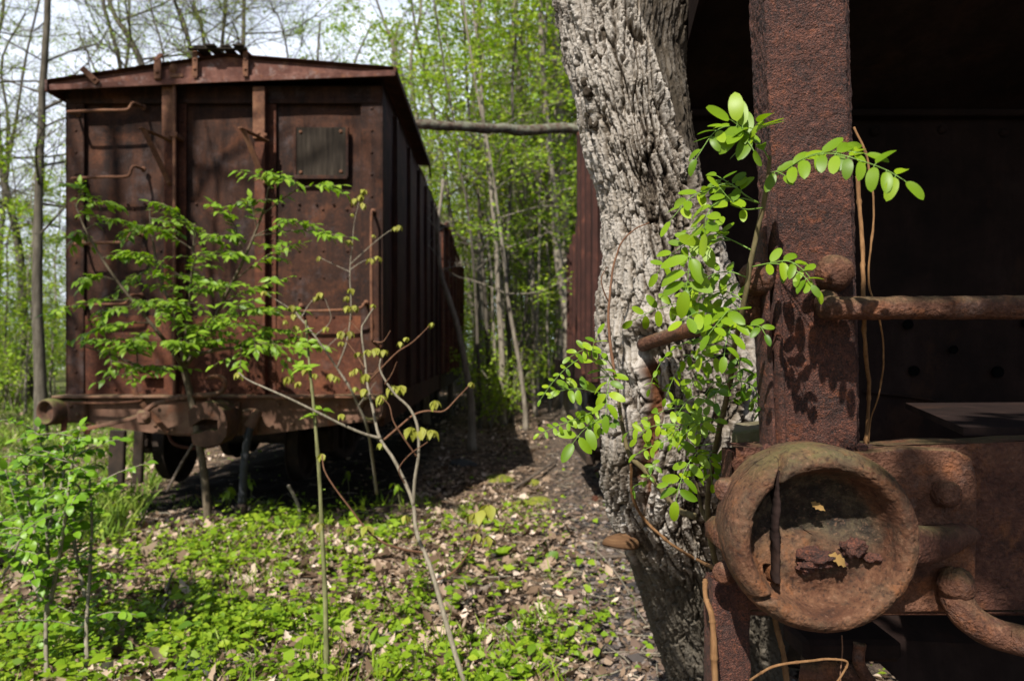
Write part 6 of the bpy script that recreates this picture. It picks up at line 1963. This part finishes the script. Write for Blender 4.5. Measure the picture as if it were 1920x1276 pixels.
def qleaves(b, p, L, rng, var, flat=.6, wr=.36):
    """single-face folded leaves for far crowns"""
    n = len(p)
    az = rng.uniform(0, 2 * pi, n)
    d = unit(np.stack([np.cos(az), np.sin(az), rng.normal(-.15, .35, n)], 1))
    nr = unit(A(0, -.25, 1) + rng.normal(0, flat, (n, 3)))
    s = unit(np.cross(d, nr)); N = np.cross(s, d)
    L = np.broadcast_to(L, (n,))[:, None]
    V = np.stack([p, p + d * L * .5 - s * L * wr + N * L * .08, p + d * L, p + d * L * .5 + s * L * wr + N * L * .08], 1).reshape(-1, 3)
    f = np.arange(n)[:, None] * 4 + np.arange(4)[None]
    b.add(V, f, 0, np.repeat(var, 4))


def grow(rng, q, r0, nb, first=.3, blen=.28, leafn=8, leafL=.09, subs=5, twigs=3, elev=(.15, .9), layered=True, sides=8, top=.3, lspread=.16, taper=.6):
    """branches, twigs and leaves on a trunk polyline q; returns wood and crown"""
    wood, crown = MB(), MB()
    n = len(q)
    H = q[-1][2] - q[0][2]
    rr = r0 * (1 - (1 - top) * np.linspace(0, 1, n) ** taper)
    rr[0] *= 1.25
    wood.tube(q, rr * (1 + .06 * fbm(q * 3, 2, 1)), sides)
    LP = []
    for i in range(nb):
        t = first + (1 - first) * (i + rng.random()) / nb
        k = min(int(t * (n - 1)), n - 1)
        a = i * 2.4 + rng.normal(0, .5)
        el = rng.uniform(*elev)
        L = blen * H * (1.15 - .75 * t) * rng.uniform(.6, 1.25)
        d = A(cos(a) * cos(el), sin(a) * cos(el), sin(el))
        br = rr[k] * rng.uniform(.28, .5)
        e1 = q[k] + d * L * .5 + rng.normal(0, .05 * L, 3); e2 = q[k] + d * L + A(0, 0, .12 * L * rng.normal(.3, 1)) + rng.normal(0, .08 * L, 3)
        bq = spline(np.array([q[k], e1, e2]), 9)
        wood.tube(bq, np.linspace(br, br * .3, 9), 5, cap=False)
        for j in range(subs):
            kk = rng.integers(2, 9)
            a2 = rng.uniform(0, 6.28)
            d2 = unit(d * .8 + A(cos(a2), sin(a2), rng.normal(.25, .4)) * .8)
            L2 = L * rng.uniform(.25, .5)
            s2 = bq[kk] + d2 * L2
            sq = spline(np.array([bq[kk], (bq[kk] + s2) / 2 + rng.normal(0, .06 * L2, 3), s2]), 5)
            wood.tube(sq, np.linspace(br * .4, max(br * .12, .003), 5), 4, cap=False)
            for m in range(twigs):
                k3 = rng.integers(1, 5)
                d3 = unit(d2 + rng.normal(0, .7, 3))
                e3 = sq[k3] + d3 * L2 * rng.uniform(.35, .7)
                wood.tube(np.array([sq[k3], (sq[k3] + e3) / 2 + rng.normal(0, .03 * L2, 3), e3]), [max(br * .16, .003), .003, .0025], 3, cap=False)
                if leafn:
                    m_ = rng.poisson(leafn)
                    LP.append(e3 + rng.normal(0, 1, (m_, 3)) * A(lspread, lspread, lspread * (.35 if layered else 1.)))
                    LP.append(sq[k3] + (e3 - sq[k3]) * rng.random((m_ // 2, 1)) + rng.normal(0, .05, (m_ // 2, 3)))
    if leafn and LP:
        P_ = np.vstack(LP)
        qleaves(crown, P_, rng.uniform(.6, 1.2, len(P_)) * leafL, rng, np.clip(rng.normal(.5, .25, len(P_)), 0, 1))
    return wood, crown


def path_tree(name, label, path, Y, r0, mat='treebark', group=None, extend=6., leafmat_='treeleaf', seed=0, up_px=None, **kw):
    """a tree whose trunk follows the photo's line, standing on the ground at depth Y"""
    rng = np.random.default_rng(seed + 1000)
    pts = pts3(path, Y)
    pts[:, 1] += np.linspace(0, 1, len(pts)) * rng.normal(0, .4)
    zb = float(gz(pts[0][0], pts[0][1]))
    base = pts[0].copy(); base[2] = zb - .03
    if pts[0][2] > zb + .05:
        pts = np.vstack([base, pts])
    else:
        pts[0] = base
    d = unit(pts[-1] - pts[-2])
    pts = np.vstack([pts, pts[-1] + (d + A(0, 0, .6)) * extend * .5 + rng.normal(0, .1, 3)])
    q = spline(pts, 40)
    q = q + np.stack([fbm(q[:, 2:3].repeat(2, 1) * .8 + k * 9 + seed, 2, k) for k in (0, 1, 2)], 1) * A(.05, .05, 0) * np.linspace(0, 1, 40)[:, None]
    wood, crown = grow(rng, q, r0, **kw)
    root = thing(name, label, 'tree', base, group)
    wood.build('trunk', M[mat], root, smooth=True)
    if crown.n:
        crown.build('crown', M[leafmat_], root)
    return root


sap = dict(nb=12, first=.38, blen=.22, leafn=7, leafL=.10, subs=4, twigs=3, sides=7, lspread=.2)
bare = dict(nb=12, first=.35, blen=.28, leafn=6, leafL=.062, subs=6, twigs=5, sides=8, layered=False, lspread=.12)
budy = dict(nb=14, first=.3, blen=.30, leafn=5, leafL=.06, subs=6, twigs=4, sides=8, layered=False, lspread=.1)
# ---- left of the boxcar and over its roof
path_tree('tree', 'dark straight tree trunk standing alone at the outer edge beside the boxcar', [(78, 800), (70, 700), (60, 560), (56, 400), (58, 200), (64, 0)], 12.6, .155, 'darkbark', seed=1, extend=5, **dict(budy, first=.55))
path_tree('tree', 'leaning bare tree rising over the boxcar roof, slanting most of them all', [(400, 560), (330, 300), (265, 120), (236, 60), (205, 0)], 19, .17, 'darkbark', seed=2, leafmat_='budleaf', **dict(bare, first=.3))
path_tree('tree', 'thin bare tree behind the roof that runs up beside the leaning tree', [(400, 500), (376, 200), (362, 95), (345, 30), (335, 0)], 21, .13, 'darkbark', seed=3, leafmat_='budleaf', **bare)
path_tree('tree', 'slim bare tree behind the roof between two thin neighbours', [(430, 500), (398, 180), (386, 95), (372, 30), (362, 0)], 22, .12, 'darkbark', seed=4, **budy)
path_tree('tree', 'thin trunk behind the running board of the boxcar roof', [(410, 500), (416, 200), (420, 90), (426, 40), (430, 0)], 22, .12, 'darkbark', seed=5, **budy)
path_tree('tree', 'thickest straight trunk behind the roof above its running board', [(452, 500), (449, 200), (448, 90), (447, 0)], 20, .15, 'darkbark', seed=6, leafmat_='budleaf', **dict(bare, first=.5))
path_tree('tree', 'thin bare sapling showing above the plain part of the boxcar roof', [(560, 400), (548, 200), (543, 100), (530, 40), (512, 0)], 18, .045, 'darkbark', seed=7, leafmat_='budleaf', **bare)
path_tree('tree', 'twiggy small tree with sparse dark leaves above the roof ridge', [(300, 400), (308, 200), (310, 110), (300, 60), (286, 0)], 17, .05, 'darkbark', seed=8, **budy)
# ---- trees in the gap, from thick to thin
path_tree('tree', 'pale thick trunk beside the hopper car at the end of the gap', [(1072, 690), (1068, 560), (1056, 400), (1048, 250), (1042, 100), (1038, 0)], 18, .24, seed=11, extend=5, **dict(sap, first=.35, nb=16, blen=.2))
path_tree('tree', 'leaning grey trunk just in front of the pale thick one in the gap', [(1066, 700), (1062, 600), (1046, 480), (1036, 350), (1022, 200), (1014, 60), (1010, 0)], 16.6, .165, seed=12, extend=5, **dict(sap, first=.35, nb=16, blen=.2))
gap = [
    ('curved pale sapling with a kink, leaning against the side of the boxcar', [(884, 764), (874, 690), (862, 620), (846, 565), (832, 520), (826, 470), (828, 440)], .062),
    ('dark thin tree standing next after the curved pale sapling', [(920, 752), (914, 660), (910, 560), (903, 450), (893, 330), (880, 200), (872, 90), (866, 0)], .055),
    ('straight dark sapling with pale bark patches at the middle of the gap', [(943, 740), (940, 640), (934, 540), (928, 440), (918, 330), (905, 200), (896, 80), (890, 0)], .07),
    ('slim trunk rising straight from the shadow edge in the gap', [(958, 735), (955, 640), (950, 530), (955, 420), (960, 300), (962, 170), (968, 60), (972, 0)], .06),
    ('crooked grey sapling standing where the shadow ends', [(985, 768), (976, 700), (962, 620), (952, 560), (945, 480), (930, 380), (915, 290), (898, 190), (880, 90)], .05),
    ('thin straight dark tree right of the forked saplings in the gap', [(1004, 718), (1005, 640), (1008, 560), (1010, 450), (1012, 340), (1018, 220), (1020, 120)], .05),
    ('slender leaning sapling crossing behind the middle trunks', [(968, 712), (980, 620), (990, 540), (1000, 440), (1002, 340), (996, 220), (990, 90), (985, 0)], .042),
    ('two-stemmed looking thin tree in the dark of the gap', [(930, 730), (926, 620), (922, 520), (912, 420), (902, 300), (898, 200), (905, 100)], .04),
    ('thin sapling with layered bright leaves near the boxcar corner', [(900, 740), (896, 640), (890, 520), (878, 400), (860, 300), (845, 200), (830, 110)], .04),
    ('lean young tree with leafy top above the dead trunk', [(948, 722), (944, 600), (940, 480), (945, 380), (940, 260), (925, 150), (930, 50)], .05),
    ('wispy sapling near the thick pale trunk', [(1030, 700), (1026, 610), (1030, 520), (1024, 420), (1030, 330), (1040, 260)], .035),
    ('young tree behind the boxcar edge with a leafy crown over the roof corner', [(845, 700), (850, 500), (838, 350), (815, 220), (790, 110), (770, 0)], .07),
    ('small leafy tree seen just over the roof corner', [(800, 600), (790, 400), (772, 250), (742, 120), (722, 40), (705, 0)], .06),
]
for i, (lab, path, r) in enumerate(gap):
    dep = [10.8, 16, 14.5, 15, 13.6, 17, 18, 17, 14, 19, 18, 17, 15][i]
    kw = dict(sap)
    if i == 0:
        kw.update(nb=6, leafn=0, first=.6, blen=.25)
    path_tree('tree', lab, path, dep, r * 1.25, ['treebark', 'darkbark', 'treebark', 'darkbark', 'treebark'][i % 5], seed=30 + i, extend=1. if i == 0 else 3.5, **kw)

# ---- prototypes for the rest of the woods
def proto(seed, H, r0, kw):
    rng = np.random.default_rng(seed)
    lean = rng.normal(0, .05, 2)
    t = np.linspace(0, 1, 8)
    pts = np.stack([lean[0] * H * t ** 1.3 + rng.normal(0, .012 * H, 8) * t, lean[1] * H * t ** 1.3 + rng.normal(0, .012 * H, 8) * t, H * t - .05], 1)
    return grow(rng, spline(pts, 24), r0, **kw)


P_leaf = [proto(100 + i, H, r, dict(sap, nb=nb, first=f, blen=bl, leafn=ln, leafL=.12, lspread=.24, subs=4)) for i, (H, r, nb, f, bl, ln) in enumerate(((8, .05, 16, .15, .22, 6), (10, .07, 18, .2, .22, 6), (13, .11, 20, .25, .22, 6), (6, .035, 14, .1, .26, 6), (15, .15, 22, .3, .22, 5)))]
P_bare = [proto(200 + i, H, r, dict(budy, nb=nb, first=f, blen=bl, subs=6, twigs=4, leafn=ln)) for i, (H, r, nb, f, bl, ln) in enumerate(((9, .05, 14, .2, .24, 5), (13, .10, 18, .3, .24, 6), (16, .16, 20, .35, .24, 5)))]


P_shade = [proto(260 + i, 15, .19, dict(budy, nb=18, first=.42, blen=.22, subs=6, twigs=3, leafn=1, leafL=.06)) for i in range(2)]


def bush_proto(seed):
    rng = np.random.default_rng(seed)
    w_, c_ = MB(), MB()
    LP = []
    for k in range(12):
        a = rng.uniform(0, 6.28); L = rng.uniform(.9, 2.1)
        e = A(cos(a) * L * .5, sin(a) * L * .5, L)
        q = spline(np.array([A(0, 0, 0), e * A(.35, .35, .5), e]), 7); w_.tube(q, np.linspace(.014, .004, 7), 4, cap=False)
        for j in range(7):
            c = q[rng.integers(2, 7)] + rng.normal(0, .22, 3) * A(1, 1, .7)
            LP.append(c + rng.normal(0, .13, (9, 3)) * A(1, 1, .4))
    P_ = np.vstack(LP); P_ = P_[P_[:, 2] > .05]
    qleaves(c_, P_, rng.uniform(.6, 1.2, len(P_)) * .095, rng, np.clip(rng.normal(.55, .25, len(P_)), 0, 1))
    return w_, c_


P_bush = [bush_proto(300 + i) for i in range(3)]


def build_proto(name, label, cat, wc, group, bark, leaf):
    root = thing(name, label, cat, (0, 0, 0), group)
    wc[0].build('trunk' if cat == 'tree' else 'stem', M[bark], root, smooth=True)
    if wc[1].n:
        wc[1].build('crown' if cat == 'tree' else 'foliage', M[leaf], root)
    return root


def copies(root, spots, rng):
    """the thing and each of its parts, once for every spot"""
    kids = list(root.children)
    for i, (x, y, s) in enumerate(spots):
        if i == 0:
            o = root
        else:
            o = root.copy(); COL.objects.link(o)
            for ch in kids:
                c = ch.copy(); c.parent = o; COL.objects.link(c)
        o.location = (x, y, float(gz(x, y)))
        o.rotation_euler = (0, 0, rng.uniform(0, 6.28))
        o.scale = (s, s, s)


rw = np.random.default_rng(9)
blocked = lambda x, y: (-4.3 < x < -.5 and y < 20.5) or (.3 < x < 4.5 and y < 17)
leafy, bares, bushes = [[] for _ in P_leaf], [[] for _ in P_bare], [[] for _ in P_bush]
# leafy trees beyond the gap and to its right, bare ones beyond the boxcar and to the left
for _ in range(46):
    y = rw.uniform(17.5, 27); x = rw.uniform(-.20 * y, .22 * y)
    if not blocked(x, y) and not (abs(x - .06 * y) < .0): leafy[rw.integers(0, 5)].append((x, y, rw.uniform(.8, 1.15)))
for _ in range(16):
    y = rw.uniform(18, 27); x = rw.uniform(-.20 * y, .12 * y)
    if not blocked(x, y): leafy[[2, 4][rw.integers(0, 2)]].append((x, y, rw.uniform(.85, 1.1)))
for _ in range(14):
    y = rw.uniform(17, 28); x = rw.uniform(-.9 * y, -.66 * y)
    bares[rw.integers(0, 3)].append((x, y, rw.uniform(.75, 1.1)))
for _ in range(7):
    y = rw.uniform(21, 28); x = rw.uniform(-.62 * y, -.25 * y)
    if not blocked(x, y): bares[rw.integers(0, 3)].append((x, y, rw.uniform(.8, 1.1)))
for _ in range(16):
    y = rw.uniform(12, 26); x = rw.uniform(-.9 * y, -.62 * y)
    leafy[[0, 3][rw.integers(0, 2)]].append((x, y, rw.uniform(.5, .9)))
for _ in range(26):
    y = rw.uniform(14, 27); x = rw.choice([rw.uniform(-.9 * y, -.64 * y), rw.uniform(-.06 * y, .12 * y)])
    if not blocked(x, y): bushes[rw.integers(0, 3)].append((x, y, rw.uniform(.7, 1.3)))
lab_leaf = ['slim tree in fresh yellow green leaf in the woods beyond the cars', 'upright tree in fresh leaf among the woods beyond the cars', 'tall tree in fresh leaf in the woods beyond the cars', 'small bushy sapling in fresh leaf in the woods around the cars', 'large old tree in thin fresh leaf in the woods beyond the cars']
for k, s in enumerate(leafy):
    if s: copies(build_proto('tree', lab_leaf[k], 'tree', P_leaf[k], 'leafy trees beyond the gap', ['treebark', 'darkbark'][k % 2], 'treeleaf'), s, rw)
lab_bare = ['slight bare tree with thin buds beyond the boxcar', 'mid-sized bare tree with thin buds beyond the boxcar', 'tall bare tree with wide limbs beyond the boxcar']
for k, s in enumerate(bares):
    if s: copies(build_proto('tree', lab_bare[k], 'tree', P_bare[k], 'bare trees beyond the boxcar', 'darkbark', 'budleaf'), s, rw)
lab_bush = ['round green understory bush below the trees', 'loose green understory bush below the trees', 'spreading green understory bush below the trees']
for k, s in enumerate(bushes):
    if s: copies(build_proto('bush', lab_bush[k], 'bush', P_bush[k], 'understory bushes', 'treebark', 'treeleaf'), s, rw)

# ---- the far woods read as one mass
wood, crown = MB(), MB()
def put(wc, x, y, s):
    a = rw.uniform(0, 6.28); R = np.array([[cos(a), -sin(a), 0], [sin(a), cos(a), 0], [0, 0, 1]])
    t = A(x, y, float(gz(x, y)))
    wood.merge(wc[0], R, s, t); crown.merge(wc[1], R, s, t, rw.normal(0, .12))
for _ in range(120):
    y = rw.uniform(28, 62); x = rw.uniform(-.24 * y, .26 * y); put(P_leaf[rw.integers(0, 5)], x, y, rw.uniform(.9, 1.35))
for _ in range(42):
    y = rw.uniform(29, 70); x = rw.uniform(-.95 * y, -.22 * y); put(P_bare[rw.integers(0, 3)], x, y, rw.uniform(.7, 1.05))
for _ in range(60):
    y = rw.uniform(30, 70); x = rw.uniform(-.95 * y, -.55 * y); put(P_leaf[[0, 3][rw.integers(0, 2)]], x, y, rw.uniform(.6, 1.))
for _ in range(140):
    y = rw.uniform(27, 60); x = rw.uniform(-.95 * y, .3 * y)
    if -.6 * y < x < -.2 * y: continue
    put(P_bush[rw.integers(0, 3)], x, y, rw.uniform(.9, 1.8))
fw = wood.build('woodland', M['darkbark'], None)
tag(fw, 'far trunks and twigs of the spring woods behind everything', 'woods', kind='stuff')
fc = crown.build('woodland_leaves', M['treeleaf'], None)
tag(fc, 'far yellow green leaves of the spring woods behind everything', 'woods', kind='stuff')

# ---- a white cabin far off between the trees
root = thing('cabin', 'small white cabin glimpsed far off past the corner of the boxcar', 'building', (-34, 56, 0))
b = MB(); b.box(A(-36.2, 55, -.2), A(-31, 59, 1.9)); b.build('wall', plain('white_paint', (.75, .76, .78)), root)
b = MB(); b.prism([(-36.6, 1.9), (-30.6, 1.9), (-33.6, 3.3)], A(0, 54.7, 0), A(1, 0, 0), A(0, 0, 1), -4.6); b.build('roof', plain('grey_roof', (.2, .2, .21)), root)

# ---- unseen trees added outside the picture to shade parts of it
rs = np.random.default_rng(77)
root = thing('tree', 'unseen leafy tree added behind the viewer to shade the end of the hopper car', 'tree', (2.6, -2.2, .2))
wq = MB()
tr = spline(np.array([A(2.6, -2.2, .1), A(2.55, -2.2, 2), A(2.3, -2.1, 4), A(2.4, -2.2, 7.5)]), 30); wq.tube(tr, np.linspace(.16, .06, 30), 10)
lp = []
for y in (-1.9, -1.5, -1.15, -.95):
    q = spline(np.array([A(2.35, -2.1, 3.6), A(1.2, y, 4.0), A(-.2, y, 4.15)]), 20); wq.tube(q, np.linspace(.035, .006, 20), 6)
n = 5200
lp = np.stack([rs.uniform(-.33, 2.6, n), rs.uniform(-2.3, -.93, n), rs.normal(4.1, .14, n)], 1)  # leaf slab shaped to throw shade on the hopper end
lp = lp[(lp[:, 0] > -.21 + .12 * fbm(lp * 3, 3, 2)) & (fbm(lp[:, :2] * 2.2, 3, 8) > -.42)]
wq.build('trunk', M['treebark'], root, smooth=True)
cr = MB(); qleaves(cr, lp, rs.uniform(.07, .12, len(lp)), rs, rs.random(len(lp)), .4)
cr.build('crown', M['treeleaf'], root)
for k, (x, y, sc_, lab) in enumerate(((-4.55, 1.1, .82, 'unseen tall budding tree added outside the picture to dapple the boxcar end'), (-5.7, .1, .85, 'second unseen budding tree added to dapple the boxcar end, further from it'))):
    r_ = build_proto('tree', lab, 'tree', P_shade[k], None, 'darkbark', 'budleaf')
    r_.location = (x, y, .15); r_.scale = (sc_, sc_, sc_); r_.rotation_euler = (0, 0, k * 1.3 + .4)
# ================================================================ camera, light, sky
cam = bpy.data.objects.new('camera', bpy.data.cameras.new('camera'))
COL.objects.link(cam)
cam.location = (0, 0, CAMZ)
cam.rotation_euler = (radians(90), 0, 0)
cam.data.sensor_width = 36
cam.data.lens = F / 1920 * 36
cam.data.shift_x = (960 - CX) / 1920
cam.data.shift_y = (CY - 638) / 1920
cam.data.clip_start = .02
cam.data.clip_end = 2000
cam.data.dof.use_dof = True
cam.data.dof.focus_distance = 1.2
cam.data.dof.aperture_fstop = 4.9
scene.camera = cam

SUN_DIR = unit(A(1.42, 3.43, -4.07))
sun = bpy.data.objects.new('sun', bpy.data.lights.new('sun', 'SUN'))
COL.objects.link(sun)
sun.data.energy = SUN_E
sun.data.angle = radians(.53)
sun.data.color = (1., .955, .88)
sun.rotation_euler = Vector(SUN_DIR).to_track_quat('-Z', 'Y').to_euler()
sun.location = (-6, -14, 18)

w = bpy.data.worlds.new('World')
scene.world = w
w.use_nodes = True
nt = w.node_tree
nt.nodes.clear()
sky = nd(nt, 'ShaderNodeTexSky', sky_type='NISHITA', sun_disc=False, sun_elevation=math.asin(-SUN_DIR[2]), sun_rotation=math.atan2(-SUN_DIR[0], -SUN_DIR[1]) % (2 * pi))
tc = nd(nt, 'ShaderNodeTexCoord')
cl = noise(nt, nd(nt, 'ShaderNodeMapping', {'Vector': tc.outputs['Generated'], 'Scale': (1., 1., 2.4)}).outputs[0], 2.6, 7, .6, .3)
sep = nd(nt, 'ShaderNodeSeparateXYZ', {0: tc.outputs['Generated']})
# a bank of thin bright cloud over the northern half of the sky
bank = ramp(nt, mth(nt, 'ADD', mth(nt, 'MULTIPLY', sep.outputs[1], .5), mth(nt, 'MULTIPLY', cl, .9)), [(.36, (.0,) * 3), (.72, (1,) * 3)])
# the bank stands low; above it the sky is clear
bank = mth(nt, 'MULTIPLY', bank, ramp(nt, mth(nt, 'ADD', sep.outputs[2], mth(nt, 'MULTIPLY', mth(nt, 'SUBTRACT', cl, .5), .5)), [(.40, (1,) * 3), (.62, (0,) * 3)]))
col = mixc(nt, bank, sky.outputs[0], CLOUD)
bg = nd(nt, 'ShaderNodeBackground', {'Color': col, 'Strength': SKY_S})
wo = nt.nodes.new('ShaderNodeOutputWorld')
nt.links.new(bg.outputs[0], wo.inputs[0])

scene.render.engine = 'CYCLES'
scene.cycles.use_denoising = True
scene.cycles.max_bounces = 6
scene.cycles.transparent_max_bounces = 6
scene.cycles.diffuse_bounces = 3
scene.cycles.glossy_bounces = 2
scene.cycles.transmission_bounces = 4
scene.cycles.sample_clamp_indirect = 6
scene.render.film_transparent = False
vs = scene.view_settings
vs.view_transform = 'Standard'
vs.look = 'None'
vs.exposure = EXPO
vs.gamma = 1
vs.use_curve_mapping = False
